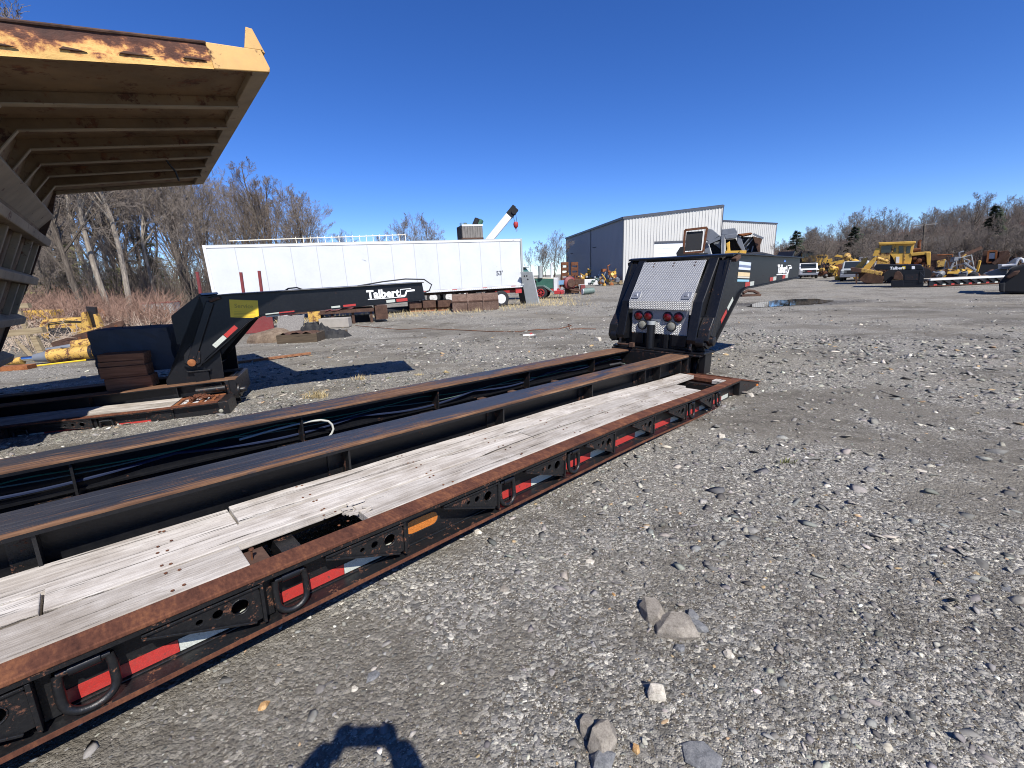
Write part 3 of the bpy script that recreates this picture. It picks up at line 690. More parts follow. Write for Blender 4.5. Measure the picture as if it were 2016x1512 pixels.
# second deck, behind and to the left
T2_a = ray(3241, 457); T2_a = (T2_a+Vector((0, 0, .018))).normalized(); T2_c = T2_a.cross(Vector((0, 0, 1))).normalized()
T2_O = G(451, 815); T2 = frame(T2_O, T2_a, -T2_c)
t2 = thing('lowboy_trailer', 'half shaded lowboy trailer deck behind the long one, rusty chain on its front', 'trailer', T2)
S2 = .80
d2 = lambda u: u/S2
cv2 = deck(t2, S2, d2(-7.5), [(d2(-1.83), d2(-1.40)), (d2(-2.6), d2(-2.2)), (d2(-3.4), d2(-3.0))], [(d2(-1.27), .14, .15), (d2(-2.05), .14, .15)],
           [(d2(-2.10), d2(-1.87), 'white'), (d2(-1.868), d2(-1.50), 'red'), (d2(-1.19), d2(-1.172), 'white'), (d2(-1.17), d2(-.85), 'red')], [],
           [(d2(-7.5), d2(-.62), -.685, -.49, .283), (d2(-7.5), d2(-.62), -.486, -.303, .281), (d2(-7.5), d2(-.62), -.299, -.106, .284)], .05, False, (d2(-.66), d2(-.14), d2(-1.6), d2(-2.6)), (d2(-1.4), d2(-2.6)), False)
m = MB()
for i in range(4): m.box(d2(-.60)+i*.165, d2(-.60)+i*.165+.05, -.60, -.10, .255, .281)
m.box(d2(-.62), -.12, -.64, -.58, .255, .28); m.box(d2(-.62), -.12, -.13, -.09, .255, .283)
cv2(m).build('end_rack', MT['rust_orange'], t2)
m = MB(); m.box(d2(-.60), -.14, -.59, -.14, .236, .253); cv2(m).build('rack_plate', MT['white'], t2)
m = MB(); m.box(d2(-.84), d2(-.60), -.075, -.058, .05, .24); m.box(d2(-.82), d2(-.62), -.058, -.05, .07, .22)
cv2(m).build('bracket_frame', MT['black_worn'], t2, bevel=.004)
m = MB(); m.lathe([(.032, 0), (.032, .012), (.02, .02)], (-.10, -.010, .12), (0, 1, 0), 16); cv2(m).build('marker_light', MT['clear_lens'], t2, smooth=True)
m = MB(); m.box(-.06, .05, -1.82, -.665, .10, .435); m.box(-.12, -.06, -1.82, -.66, .05, .44); cv2(m, False).build('front_cross_member', MT['black_worn'], t2, bevel=.006)
m = MB(); m.tube([(d2(-.42), -.58, .33), (d2(-.08), -.58, .33)], .055, 12); cv2(m, False).build('air_cylinder', MT['black_worn'], t2, smooth=True)
m = MB(); m.lathe([(.12, 0), (.12, .03), (.05, .03), (.05, .10), (.035, .12)], (.06, -.72, .24), (1, 0, 0), 18); cv2(m, False).build('coupling_block', MT['black_worn'], t2, smooth=True)
# chain heap on the front of the second deck
ch = bpy.data.objects.new('chain', None)
m = MB(); rr = random.Random(5)
for i in range(120):
    a = rr.uniform(0, 6.28); R = abs(rr.gauss(0, .5)); x = .19*R*math.cos(a); y = .085*R*math.sin(a); z = .05*max(0, 1-R*R)*rr.uniform(.2, 1)+.008
    th, ph = rr.uniform(0, 3.14), rr.uniform(-.6, .6); e1 = Vector((math.cos(th)*math.cos(ph), math.sin(th)*math.cos(ph), math.sin(ph))); e2 = e1.cross(Vector((rr.gauss(0, 1), rr.gauss(0, 1), 1.5))).normalized()
    m.tube([Vector((x, y, z))+e1*.022*math.cos(t)+e2*.012*math.sin(t) for t in [j*2*math.pi/8 for j in range(8)]], .0042, 4, closed=True)
co = m.build('chain', MT['chain'], None); bpy.data.objects.remove(ch)
pc = T2 @ (Vector((d2(-.36), .35, .285+sag(d2(-.36))))*S2); co.matrix_world = frame(pc, T2_a, -T2_c); tag(co, 'rusty chain heaped on the front plate of the second lowboy deck', 'chain')

# ------------------------------------------------------------------ goosenecks
def gooseneck(root, S, vc, kind):
    """coordinates (u, y, w): y to the right from the neck's middle"""
    K = lambda mb: mb.xf(lambda p: Vector((p.x, -(p.y+vc), p.z))*S)
    W = .745
    prof = [(-.13, .60), (-.03, .545), (.10, .57), (.20, .70), (.93, 1.275), (1.04, 1.325), (1.16, 1.348), (1.40, 1.356), (4.17, 1.537), (4.13, 1.885), (.50, 1.775), (.36, 1.70), (.10, .98)]
    if kind == 2: prof = [(u, {1.275: 1.30, 1.325: 1.375, 1.348: 1.41, 1.356: 1.425, 1.537: 1.56}.get(w, w)) for u, w in prof]
    for sgn in (1, -1):
        m = MB(); m.prism(prof, sgn*(W-.045), sgn*(W-.020)); K(m).build('side_plate', MT['black'], root)
        m = MB(); m.prism([(.30, .60), (.93, 1.27), (1.1, 1.35), (.9, 1.72), (.55, 1.72)], sgn*.56, sgn*.58); K(m).build('inner_plate', MT['black'], root)
        # bottom flange following the lower edge
        m = MB(); low = [(.16, .635), (.55, .955), (.93, 1.262), (1.05, 1.312), (1.18, 1.334), (1.40, 1.343), (2.7, 1.428), (4.17, 1.524)]
        if kind == 2: low = [(.16, .635), (.55, .955), (.93, 1.287), (1.05, 1.362), (1.18, 1.396), (1.40, 1.412), (2.7, 1.476), (4.17, 1.547)]
        for a, b in zip(low[:-1], low[1:]): m.bar((a[0], sgn*(W-.035), a[1]), (b[0], sgn*(W-.035), b[1]), .09, .020)
        K(m).build('bottom_flange', MT['black'], root)
        # inclined strut with its lug and pin
        m = MB(); m.bar((.0, sgn*(W-.06), .70), (.44, sgn*(W-.06), 1.68), .15, .12); K(m).build('strut', MT['black'], root, bevel=.008)
        m = MB(); m.prism([(-.12, .66), (.0, .58), (.12, .64), (.15, .80), (.10, .96), (.02, .96), (-.10, .80)], sgn*(W-.14), sgn*(W+.005)); K(m).build('lug', MT['black_worn'], root, bevel=.008)
        m = MB(); m.lathe([(.062, 0), (.062, .035), (.05, .04)], (.0, sgn*(W+.0055), .655), (0, sgn, 0), 18); K(m).build('pin', MT['black_worn' if kind == 1 else 'rust_orange'], root, smooth=True)
        m = MB(); m.bar((.44, sgn*(W-.02), 1.70), (.60, sgn*(W-.02), 1.755), .17, .05); K(m).build('stop_block', MT['rust_brown'], root, bevel=.008)
        # frame at each side of the panel
        m = MB(); m.prism([(-.12, .60), (-.14, .66), (-.02, 1.155), (.02, 1.20), (.40, 1.745), (.52, 1.745), (.28, 1.15), (.22, .60)], sgn*(.47), sgn*(.60)); K(m).build('frame_arm', MT['black'], root, bevel=.01)
        m = MB(); m.lathe([(.075, 0), (.075, .10)], (-.08, sgn*.60, .635), (0, sgn, 0), 16); K(m).build('pivot', MT['black'], root, smooth=True)
        # upright lug plates on the base
        m = MB(); m.prism([(-.10, .49), (-.16, .53), (-.02, .86), (.02, .86), (.04, .49)], sgn*.52, sgn*.55); K(m).build('base_lug', MT['black_worn'], root, bevel=.004)
    m = MB(); m.prism([(.40, 1.745), (.40, 1.775), (.50, 1.795), (4.16, 1.903), (4.16, 1.884), (.50, 1.776)], -W-.03, W+.03); K(m).build('top_plate', MT['black'], root, bevel=.004)
    m = MB(); m.box(4.09, 4.12, -W+.05, W-.05, 1.55, 1.87); K(m).build('end_plate', MT['black'], root)
    m = MB(); m.box(-.12, .24, -.66, .72, .475, .50); m.box(.02, .06, -.66, .66, .50, .98); m.box(-.02, .2, -.7, -.64, .3, .5); m.box(-.02, .2, .62, .7, .20, .5); K(m).build('base', MT['black'], root, bevel=.004)
    for bx in ((-.03, .02, .10, .16, .50, .70), (-.03, .02, .22, .42, .54, .70), (-.03, .02, -.40, -.22, .54, .70)):
        m = MB(); m.box(*bx); K(m).build('rear_plate', MT['black'], root, bevel=.006)
    # hoses on top
    if kind == 2:
        m = MB(); m.tube([(1.55, .3, 1.80), (1.65, .33, 1.86), (1.8, .36, 1.87), (1.95, .38, 1.81)], .014, 7); K(m).build('hose', MT['rubber'], root, smooth=True)
        m = MB(); m.tube([(2.9, .3, 1.86), (3.4, .35, 1.93), (3.85, .42, 1.97), (4.22, .5, 1.95), (4.36, .55, 1.84), (4.30, .55, 1.72), (4.14, .52, 1.66)], .014, 7); K(m).build('hose', MT['rubber'], root, smooth=True)
    else:
        m = MB(); m.tube([(2.2, .35, 1.85), (2.5, .38, 1.90), (2.9, .4, 1.92), (3.3, .45, 1.90), (3.6, .45, 1.88)], .03, 7); K(m).build('hose', MT['rubber'], root, smooth=True)
        m = MB(); m.prism([(3.95, 1.90), (4.08, 1.905), (4.15, 2.02), (4.12, 2.02)], .35, .62); K(m).build('fifth_wheel_ramp', MT['black'], root)
    # panel of chequer plate
    fr = MT['diamond'] if kind == 1 else MT['dusty_black']
    m = MB(); m.prism([(-.055, 1.16), (-.055, 1.045), (-.035, 1.045), (-.037, 1.152), (.335, 1.705), (.320, 1.715)], -.462, .462); K(m).build('cover_panel', fr, root, bevel=.003)
    if kind == 1:
        m = MB(); m.box(-.005, .012, -.42, .42, .70, 1.04); lp = K(m).build('light_panel', MT['diamond'], root)
        m = MB(); m.box(-.009, -.0055, -.42, .42, .875, 1.04); K(m).build('tape_strip', MT['alu'], lp)
        m = MB(); m.box(-.009, -.0055, .345, .42, .70, .875); K(m).build('tape_strip', MT['alu'], lp)
        def light(y, w, mat, nm):
            m = MB(); m.lathe([(.071, 0), (.071, .012), (.061, .016), (.059, .008)], (-.0095, y, w), (-1, 0, 0), 22); o = K(m).build(nm, MT['rubber'], root, smooth=True)
            m = MB(); m.lathe([(.0575, 0), (.0565, .010), (.042, .016), (.01, .018)], (-.0175, y, w), (-1, 0, 0), 22); K(m).build('lens', MT[mat], o, smooth=True)
        for y in (-.315, -.165, .130, .285): light(y, .945, 'red_lens', 'tail_light')
        for y in (-.245, .195): light(y, .815, 'clear_lens', 'reversing_light')
        for y in (-.375, .375):
            m = MB(); cyy, t = y, 1.0
            # recessed paddle latch lying on the sloping panel
            u_, w_ = -.006, 1.262; sl = Vector((.372, 0, .553)).normalized()
            pl = [(-.06, -.055), (.05, -.055), (.065, -.02), (.065, .055), (-.035, .055), (-.06, .02)]
            nrm = Vector((-sl.z, 0, sl.x))
            fr3 = lambda p, t_: Vector((u_, cyy, w_-.025))+Vector((0, 1, 0))*p[0]+sl*p[1]+nrm*t_
            n6 = len(pl); m.add([fr3(p, -.004) for p in pl]+[fr3(p, .010) for p in pl], [tuple(range(n6)), tuple(range(2*n6-1, n6-1, -1))]+[(i, (i+1) % n6, n6+(i+1) % n6, n6+i) for i in range(n6)])
            m.add([fr3(p, .010) for p in ((-.03, -.03), (.03, -.03), (.025, .035), (-.02, .035))]+[fr3(p, .022) for p in ((-.02, -.02), (.02, -.012), (.02, .02), (-.015, .025))], [(0, 1, 2, 3), (7, 6, 5, 4), (0, 1, 5, 4), (1, 2, 6, 5), (2, 3, 7, 6), (3, 0, 4, 7)])
            K(m).build('latch', MT['alu'], root)
        m = MB()
        for y in (-.28, .02, .33):
            for dz in (0, .035):
                s__ = .95-dz*2.2; m.lathe([(.010, 0), (.010, .005)], (-.056+.375*s__, y, 1.16+.555*s__), (-.83, 0, .56), 8)
        K(m).build('rivet_row', MT['rust_brown'], root)
        m = MB(); m.tube([(-.07, -.08, .49), (-.07, -.08, .885)], .058, 16); K(m).build('post', MT['black'], root, smooth=True)
        m = MB(); m.tube([(-.07, -.08, .83), (-.07, -.08, .884)], .0595, 16, cap=False); K(m).build('reflective_band', MT['galv'], root, smooth=True)
        m = MB(); m.tube([(-.18, -.55, .53), (-.18, -.30, .53)], .012, 6); m.box(-.20, -.14, -.34, -.28, .50, .56); K(m).build('latch_bar', MT['rust_brown'], root)
    # markings on the right-hand side plate
    yf = W-.0185
    def tp(u, w, mat, L=.17, h=.062, ang=math.atan(.181/2.77)):
        m = MB(); m.box(-L/2, L/2, 0, .002, -h/2, h/2); r = Matrix.Rotation(-ang, 4, 'Y'); r.translation = Vector((u, yf, w))
        m.xf(lambda p: r @ p); K(m).build('reflective_tape', MT['tape_'+mat], root)
    A_ = math.atan2(.64, .77)
    if kind == 1:
        for u, w, mt in ((2.42, 1.475, 'red'), (2.60, 1.487, 'white'), (3.15, 1.525, 'red'), (3.33, 1.537, 'white')): tp(u, w, mt)
        tp(.42, .955, 'red', .22, .06, A_); tp(.62, 1.12, 'white', .22, .06, A_)
        lu, lw, ls, tx = 2.98, 1.645, .19, 1.0
    else:
        for u, w, mt, L in ((1.36, 1.405, 'white', .22), (1.60, 1.420, 'red', .26), (2.45, 1.475, 'white', .16), (2.70, 1.492, 'red', .23), (3.48, 1.545, 'white', .17), (3.70, 1.560, 'red', .22)): tp(u, w, mt, L, .066)
        tp(.46, .985, 'white', .25, .075, A_); tp(.66, 1.15, 'red', .25, .075, A_)
        lu, lw, ls, tx = 3.35, 1.695, .21, 1.0
    R_ = Matrix(((1, 0, 0), (0, 0, -1), (0, 1, 0))).to_4x4()          # text upright on the right side, read from outside
    ta = Matrix.Rotation(-math.atan(.11/3.7), 4, 'Y')
    mt4 = ta @ R_; mt4.translation = Vector((lu, -(yf+.001+vc), lw))*S
    if True:
        text_mesh('Talbert', MT['white_letter'], root, mt4 @ Matrix.Scale(S, 4), ls, 'lettering', .002, 0, .0085)
        m = MB(); m.bar((lu-.30, yf, lw-.095), (lu+.42, yf, lw-.070), .002, .012)
        # gooseneck emblem beside the name
        m.bar((lu+.33, yf, lw+.075), (lu+.55, yf, lw+.085), .003, .012); m.bar((lu+.335, yf, lw+.08), (lu+.335, yf, lw-.05), .003, .012); m.bar((lu+.33, yf, lw-.05), (lu+.42, yf, lw-.05), .003, .03)
        m.bar((lu+.42, yf, lw-.055), (lu+.455, yf, lw+.035), .003, .032); m.bar((lu+.45, yf, lw+.04), (lu+.62, yf, lw+.05), .003, .034)
        K(m).build('emblem', MT['white_letter'], root)
    if kind == 1:
        m = MB(); m.box(lu+.05, lu+.16, yf, yf+.002, lw+.13, lw+.165); K(m).build('badge', plain('blue_badge', (.10, .22, .55), .5), root)
        # weathered decal of bands near the strut
        for mat_, z0, z1 in (((.55, .60, .66), 1.655, 1.70), ((.16, .20, .30), 1.625, 1.653), ((.60, .64, .70), 1.59, 1.623), ((.62, .48, .27), 1.50, 1.555), ((.55, .50, .40), 1.475, 1.497), ((.24, .45, .55), 1.425, 1.455)):
            m = MB(); m.box(.80, 1.30, yf, yf+.002, z0, z1); K(m).build('decal_band', plain('decal_band', mat_, .5), root)
        tp(1.25, 1.39, 'red', .20); tp(1.45, 1.40, 'white', .18)
    else:
        rr_ = Matrix.Rotation(rad(7), 4, 'Y'); 
        m = MB(); m.box(-.22, .22, 0, .002, -.155, .155); m.xf(lambda p: Matrix.Rotation(rad(5), 4, 'Y') @ p + Vector((.93, yf, 1.535))); st = K(m).build('sticker', MT['sticker'], root)
        for i in range(4):
            m = MB(); m.box(-.16, .17, .002, .003, -.06-i*.026, -.052-i*.026); m.xf(lambda p: Matrix.Rotation(rad(5), 4, 'Y') @ p + Vector((.93, yf, 1.535))); K(m).build('printed_line', MT['sticker_ink'], st)
        m4 = Matrix.Rotation(rad(5), 4, 'Y') @ R_; m4.translation = Vector((.93, -(yf+.003+vc), 1.58))*S
        text_mesh('Service', MT['sticker_ink'], root, m4 @ Matrix.Scale(S, 4), .10, 'lettering', .0006, 0, .002)
g1 = thing('gooseneck', 'upright black gooseneck with chequer plate panel and round red tail lights', 'gooseneck', T1)
gooseneck(g1, 1.0, -1.20, 1)
g2 = thing('gooseneck', 'black gooseneck with yellow sticker standing in front of the white semi trailer', 'gooseneck', frame(T2_O, (T2_a-Vector((0, 0, .018))), -T2_c))
def g2map(): pass
GS = .775
g2.matrix_world = frame(T2_O+T2_a*(-.44)+Vector((0, 0, .135)), T2_a-Vector((0, 0, .026)), -T2_c)
gooseneck(g2, GS, (-.60-.725*GS)/GS, 2)
gk = lambda mb: mb.xf(lambda p: Vector((p.x, -(p.y+(-.60-.725*GS)/GS), p.z))*GS)
for y in (.62, -.66):
    m = MB(); m.prism([(-.24, .66), (-.46, .36), (-.46, .24), (.40, .22), (.42, .80), (.30, .90), (.0, .98), (-.19, .98), (-.19, 1.45), (.28, 1.78), (.5, 1.78), (.5, 1.0)], y, y+.03); gk(m).build('base_side_plate', MT['black'], g2)
m = MB(); m.box(-.48, .42, -.68, .70, .215, .245); gk(m).build('base_foot', MT['black_worn'], g2, bevel=.006)
m = MB(); m.prism([(-.20, 1.05), (-.17, 1.05), (-.17, 1.45), (.30, 1.80), (.28, 1.83), (-.20, 1.47)], -.62, .60); gk(m).build('rear_cover', MT['black'], g2)
# blunt base skirt of the second gooseneck
# ------------------------------------------------------------------ dump body overhead at the left
C1 = Vector((-2.225, 4.82, 3.618)); C2 = Vector((-5.62, 8.82, 3.521))
dl = (C2-C1); DL = dl.length; dl.normalize()
df = ray(1962, 262); df = (df-dl*df.dot(dl)).normalized(); dn_ = df.cross(dl)
DM = frame(C1, df, dl)
db = thing('dump_body', 'big cream dump truck body with ribbed underside and rusting edge overhanging the yard', 'dump body', DM)
DMi = DM.inverted()
def dlc(px, py): return DMi @ onplane(px, py, C1, dn_)
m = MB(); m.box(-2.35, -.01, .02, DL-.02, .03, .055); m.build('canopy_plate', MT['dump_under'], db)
# near edge: rolled lip with rusting fascia
m = MB()
N_ = 60; prof = []
rr = random.Random(3)
for i in range(N_+1):
    f = -2.55+(2.55-.47)*i/N_
    t = .185+.045*(-f-.47)/2.1; prof.append((f, t))
vs = []; 
for f, t in prof:
    for q in range(9):
        zz = -.012+(t+.012)*q/8; vs.append((f, -.004-.006*math.sin(f*5.1+q)*math.sin(f*11+q*1.7), zz))
m.add(vs, [(i*9+q, (i+1)*9+q, (i+1)*9+q+1, i*9+q+1) for i in range(N_) for q in range(8)])
m.build('rusting_fascia', MT['dump_rust'], db, smooth=True)
m = MB(); m.tube([(f, -.004, t+.004) for f, t in prof], .015, 8); m.build('edge_pipe', MT['rust_brown'], db, smooth=True)
m = MB(); m.box(-2.55, -.03, .006, .03, -.012, .16); m.build('edge_backing', MT['dump_under'], db)
m = MB(); m.prism([(-.475, -.014), (-.475, .192), (-.02, .165), (.012, .02), (.0, -.014)], -.016, .006); m.build('corner_plate', MT['dump'], db, bevel=.006)
m = MB(); m.prism([(-.16, .172), (.0, .165), (-.045, .335), (-.09, .345)], -.014, .008); m.prism([(-.01, .160), (.02, .15), (-.03, .345), (-.055, .345)], .0081, .20); m.build('corner_fin', MT['dump'], db, bevel=.005)
for i in range(5):
    f = -2.35+i*.42+rr.uniform(-.05, .05); m = MB(); L = rr.uniform(.16, .26)
    m.prism([(f, .055), (f+L, .045), (f+L*.7, .062), (f+L*.2, .075)], -.020, -.006); m.build('torn_edge', MT['rust_brown'], db, bevel=.004)
# front beam
m = MB(); m.box(-.155, -.002, .004, DL, -.022, .12); m.build('front_beam', MT['dump_grey'], db, bevel=.008)
m = MB(); m.box(-2.1, .0, DL-.03, DL+.01, -.02, .12); m.build('far_edge_beam', MT['dump_grey'], db, bevel=.008)
# ribs that drop into the headboard
for (px, py) in ((478, 198), (452, 240), (440, 272), (429, 298), (417, 320), (407, 338)):
    y = dlc(px, py).y
    m = MB(); m.box(-2.0, -.157, y-.012, y+.012, -.065, .029)
    m.prism([(-2.0, .029), (-2.0, -.066), (-2.26, -.30), (-2.36, -.30), (-2.36, .029)], y-.012, y+.012)
    rb = m.build('rib', MT['dump_under'], db)
    m = MB(); m.box(-1.995, -.157, y-.035, y+.035, -.078, -.066); m.prism([(-1.995, -.066), (-1.995, -.078), (-2.26, -.315), (-2.26, -.302)], y-.035, y+.035)
    m.build('rib_flange', MT['dump_grey'], rb)  # flange paler than its rib: light bounced off the ground put into the colour
# box beam along the top of the headboard
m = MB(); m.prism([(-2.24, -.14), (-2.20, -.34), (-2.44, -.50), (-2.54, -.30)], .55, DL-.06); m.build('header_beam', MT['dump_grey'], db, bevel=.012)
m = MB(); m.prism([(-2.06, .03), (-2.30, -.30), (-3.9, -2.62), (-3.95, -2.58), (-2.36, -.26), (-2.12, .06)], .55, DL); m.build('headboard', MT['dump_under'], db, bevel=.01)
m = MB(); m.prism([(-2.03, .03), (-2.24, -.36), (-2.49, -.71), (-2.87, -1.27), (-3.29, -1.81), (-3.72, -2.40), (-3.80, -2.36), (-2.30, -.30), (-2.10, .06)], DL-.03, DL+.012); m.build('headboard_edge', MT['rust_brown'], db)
sd = Vector((-.555, 0, -.83)); sn = Vector((.83, 0, -.555))
for q in (.82, 1.46, 2.10, 2.72):
    c = Vector((-2.06, 0, .03))+sd*q
    a = [c+sd*-.085+sn*.0, c+sd*-.055+sn*.14, c+sd*.055+sn*.14, c+sd*.085+sn*.0]
    m = MB(); m.prism([(p.x, p.z) for p in a], .55, DL-.05); m.build('headboard_rib', MT['dump_grey'], db, bevel=.012)
for q0, q1 in ((.905, 1.375), (1.545, 2.015)):
    for y in (DL-.42, DL-.95, DL-1.8, DL-2.6):
        c0, c1 = Vector((-2.06, 0, .03))+sd*q0, Vector((-2.06, 0, .03))+sd*q1
        m = MB(); m.prism([(p.x, p.z) for p in (c0+sn*.0, c0+sn*.075, c1+sn*.075, c1)], y-.03, y+.03); m.build('upright_rib', MT['dump_grey'], db, bevel=.008)
m = MB(); m.tube([(-.72, 3.0, .0), (-.71, 3.02, -.10), (-.66, 3.05, -.22), (-.66, 3.06, -.34)], .012, 6); m.build('hanging_strap', MT['rubber'], db)
# floor, sides and the timber it rests on, off to the left
Wd = lambda p: DMi @ Vector(p)
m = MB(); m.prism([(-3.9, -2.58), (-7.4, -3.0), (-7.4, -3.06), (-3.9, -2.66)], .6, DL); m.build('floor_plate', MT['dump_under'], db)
for y in (.6, DL-.05):
    m = MB(); m.prism([(-2.5, -.5), (-3.9, -2.58), (-7.4, -3.0), (-7.4, -.8), (-2.2, .05)], y, y+.05); m.build('side_wall', MT['dump'], db)
fw = DM @ Vector((-6.0, DL/2, -3.0)); gz = float(terrain(fw.x, fw.y))
for i, (f, y) in enumerate(((-4.3, 1.2), (-4.3, DL-.7), (-6.8, 1.2), (-6.8, DL-.7))):
    p = DM @ Vector((f, y, -2.68 if f > -5 else -3.02)); g = float(terrain(p.x, p.y)); m = MB()
    if p.z > g: m.box(p.x-.25, p.x+.25, p.y-.25, p.y+.25, g-.02, p.z)
    if m.v: tag(m.build('support_block', MT['timber']), 'timber block carrying the dump body off the ground', 'block', 'blocks under the dump body')

# ------------------------------------------------------------------ ballast block and timber cribbing on the second deck
A2, C2_, O2 = T2_a, T2_c, T2_O
UP = Vector((0, 0, 1))
def t2p(u, v, w): return T2_O+A2*u+C2_*v+UP*w
bl = MB(); L, D, Hh = .92, .50, .62
n1, n2 = 14, 8; r = random.Random(8)
bm = bmesh.new(); bmesh.ops.create_cube(bm, size=1); bmesh.ops.subdivide_edges(bm, edges=bm.edges[:], cuts=7, use_grid_fill=True)
for v in bm.verts:
    x, y, z = v.co.x, v.co.y, v.co.z
    ed = sum(1 for q in (x, y, z) if abs(q) > .49)
    v.co = Vector((x*L, y*D, z*Hh))*(1-.035*(ed >= 2))+Vector((r.uniform(-1, 1), r.uniform(-1, 1), r.uniform(-1, 1)))*.010
me = bpy.data.meshes.new('concrete_block'); bm.to_mesh(me); bm.free(); me.materials.append(MT['concrete_dark'])
bo = bpy.data.objects.new('concrete_block', None); COL.objects.link(bo)
bo.matrix_world = frame(t2p(-1.24, -1.38, .82), A2-Vector((0, 0, .02)), -C2_); tag(bo, 'dark rough concrete block with wire loops, behind the timber stack on the second deck', 'block')
o = bpy.data.objects.new('body', me); COL.objects.link(o); o.parent = bo
for x in (-.10, .22):
    m = MB(); m.tube([(x+.05*math.cos(t), .02, .30+.055*math.sin(t)) for t in [math.pi*i/8 for i in range(9)]], .005, 5); m.build('wire_loop', MT['rust_brown'], bo)
m = MB(); m.tube([(x+.005*random.uniform(-1, 1), -.20+.03*math.sin(x*40), -.05+.26*math.cos(x*9)) for x in [-.45+.02*math.sin(i) for i in range(12)]], .006, 5); m.build('wire_edge', MT['rust_brown'], bo)
m = MB(); m.box(-.11, -.02, -.3, -.2, -.28, .12)
# cribbing: three layers of stained timbers
for i, (u0, u1, w0, w1, v, lab) in enumerate(((-1.47, -.97, .355, .52, -.74, 'bottom stained timber of the stack on the second deck beside the gooseneck'), (-1.50, -1.00, .523, .67, -.75, 'second timber of the stack on the second deck, a chain slot cut in its face'), (-1.50, -1.01, .673, .735, -.77, 'thin third board of the timber stack on the second deck'), (-1.49, -1.00, .738, .83, -.78, 'top timber of the stack on the second deck in front of the concrete block'))):
    cr_ = MB(); cr_.box(-(u1-u0)/2, (u1-u0)/2, -.13, .13, -(w1-w0)/2, (w1-w0)/2)
    o = cr_.build('timber', MT['timber'], None, bevel=.006); o.matrix_world = frame(t2p((u0+u1)/2, v-.1, (w0+w1)/2), A2-Vector((0, 0, .015+.01*i)), -C2_); tag(o, lab, 'timber', 'timbers stacked on the second deck')

# ------------------------------------------------------------------ white semi trailer
MT['seam'] = plain('grey_panel_seam', (.40, .41, .42), .6)
SL, SR = Vector((-14.50, 21.81, .76)), Vector((.97, 27.37, .89))
sx = (SR-SL); SLN = sx.length; SM = frame(SL, sx)
st = thing('semi_trailer', 'long white box semi trailer standing behind the goosenecks, numbered 53', 'trailer', SM)
HB = 2.86; Wd_ = 2.55
m = MB(); m.box(.05, SLN-.05, .06, Wd_, .10, HB-.02); m.build('box_body', MT['white'], st)
seam_px = [443/2.965+380, 600/2.965+380, 750/2.965+380, 898/2.965+380, 1040/2.965+380, 1178/2.965+380, 1308/2.965+380, 1443/2.965+380, 1570/2.965+380, 1690/2.965+380, 1804/2.965+380]
nrm = Vector((sx.y, -sx.x, 0)).normalized(); SMi = SM.inverted()
xs = [.10]
for px, py in ((466, 510), (529, 562), (582, 552), (633, 555), (683, 553), (731, 553), (777, 548), (821, 548), (867, 570), (909.5, 565), (950, 562), (988.5, 565)):
    xs.append((SMi @ onplane(px, py, SL, nrm)).x)
xs.append(SLN-.12)
for i, (a, b) in enumerate(zip(xs[:-1], xs[1:])):
    m = MB(); nu, nw = 9, 6; r = random.Random(i+3); vs = []
    ph = [r.uniform(0, 6) for _ in range(4)]
    for iu in range(nu+1):
        for iw in range(nw+1):
            u, w = iu/nu, iw/nw; bulge = .006*math.sin(math.pi*u)*(math.sin(u*5+ph[0])*math.sin(w*6+ph[1])+.6*math.sin(w*9+u*4+ph[2]))
            vs.append((a+.012+(b-a-.024)*u, .012+bulge, .14+(HB-.30)*w))
    m.add(vs, [(iu*(nw+1)+iw, (iu+1)*(nw+1)+iw, (iu+1)*(nw+1)+iw+1, iu*(nw+1)+iw+1) for iu in range(nu) for iw in range(nw)])
    m.build('side_panel', MT['white_side'], st, smooth=True)
for x in xs[1:-1]:
    m = MB(); m.box(x-.016, x+.016, .006, .03, .13, HB-.15); m.build('panel_joint', MT['seam'], st)
m = MB(); m.box(0, SLN, -.012, .06, HB-.145, HB-.03); m.build('top_rail', MT['white'], st, bevel=.01)
m = MB(); m.box(0, SLN, -.006, .05, HB-.029, HB); m.build('roof_cap', MT['galv'], st)
m = MB()
for i in range(110): m.box(.1+i*.149, .1+i*.149+.03, -.016, -.0125, HB-.12, HB-.055)
o = m.build('rivet_strip', MT['roof_rail'], st); o['kind'] = 'stuff'
m = MB(); m.box(0, SLN, -.012, .06, .0, .125); m.build('bottom_rail', MT['white'], st, bevel=.008)
m = MB()
for i in range(130): m.box(.1+i*.126, .1+i*.126+.02, -.016, -.0125, .02, .055)
o = m.build('rivet_strip', MT['alu'], st); o['kind'] = 'stuff'
for x in (SLN-.10, 0):
    m = MB(); m.box(x-.0 if x else -.02, x+.12, -.02, Wd_, .0, HB-.01); m.build('end_post', MT['galv'] if x else MT['white'], st, bevel=.01)
for i in range(9):
    for j, mt in ((0, 'red'), (1, 'white')):
        x = .9+i*1.84+j*.30
        m = MB(); m.box(x, x+.295, -.0165, -.0125, .075, .115); m.build('reflective_tape', MT['tape_'+mt], st)
m = MB(); m.box(.4, SLN-.3, .5, .62, -.16, -.02); m.box(.4, SLN-.3, 1.9, 2.02, -.16, -.02)
for i in range(14): m.box(1+i*1.1, 1.08+i*1.1, .1, 2.45, -.1, -.01)
m.build('chassis', MT['rust_brown'], st)
P53 = SMi @ onplane(983.5, 538, SL, nrm)
text_mesh("53'", MT['dark_letter'], st, Matrix.Translation((P53.x, -.002, P53.z)) @ Matrix.Rotation(rad(90), 4, 'X'), .36, 'lettering', .001, 0, .006)
text_mesh("13'6", MT['dark_letter'], st, Matrix.Translation((SLN-.55, -.017, HB-.088)) @ Matrix.Rotation(rad(90), 4, 'X'), .075, 'lettering', .0008, 0, .001)
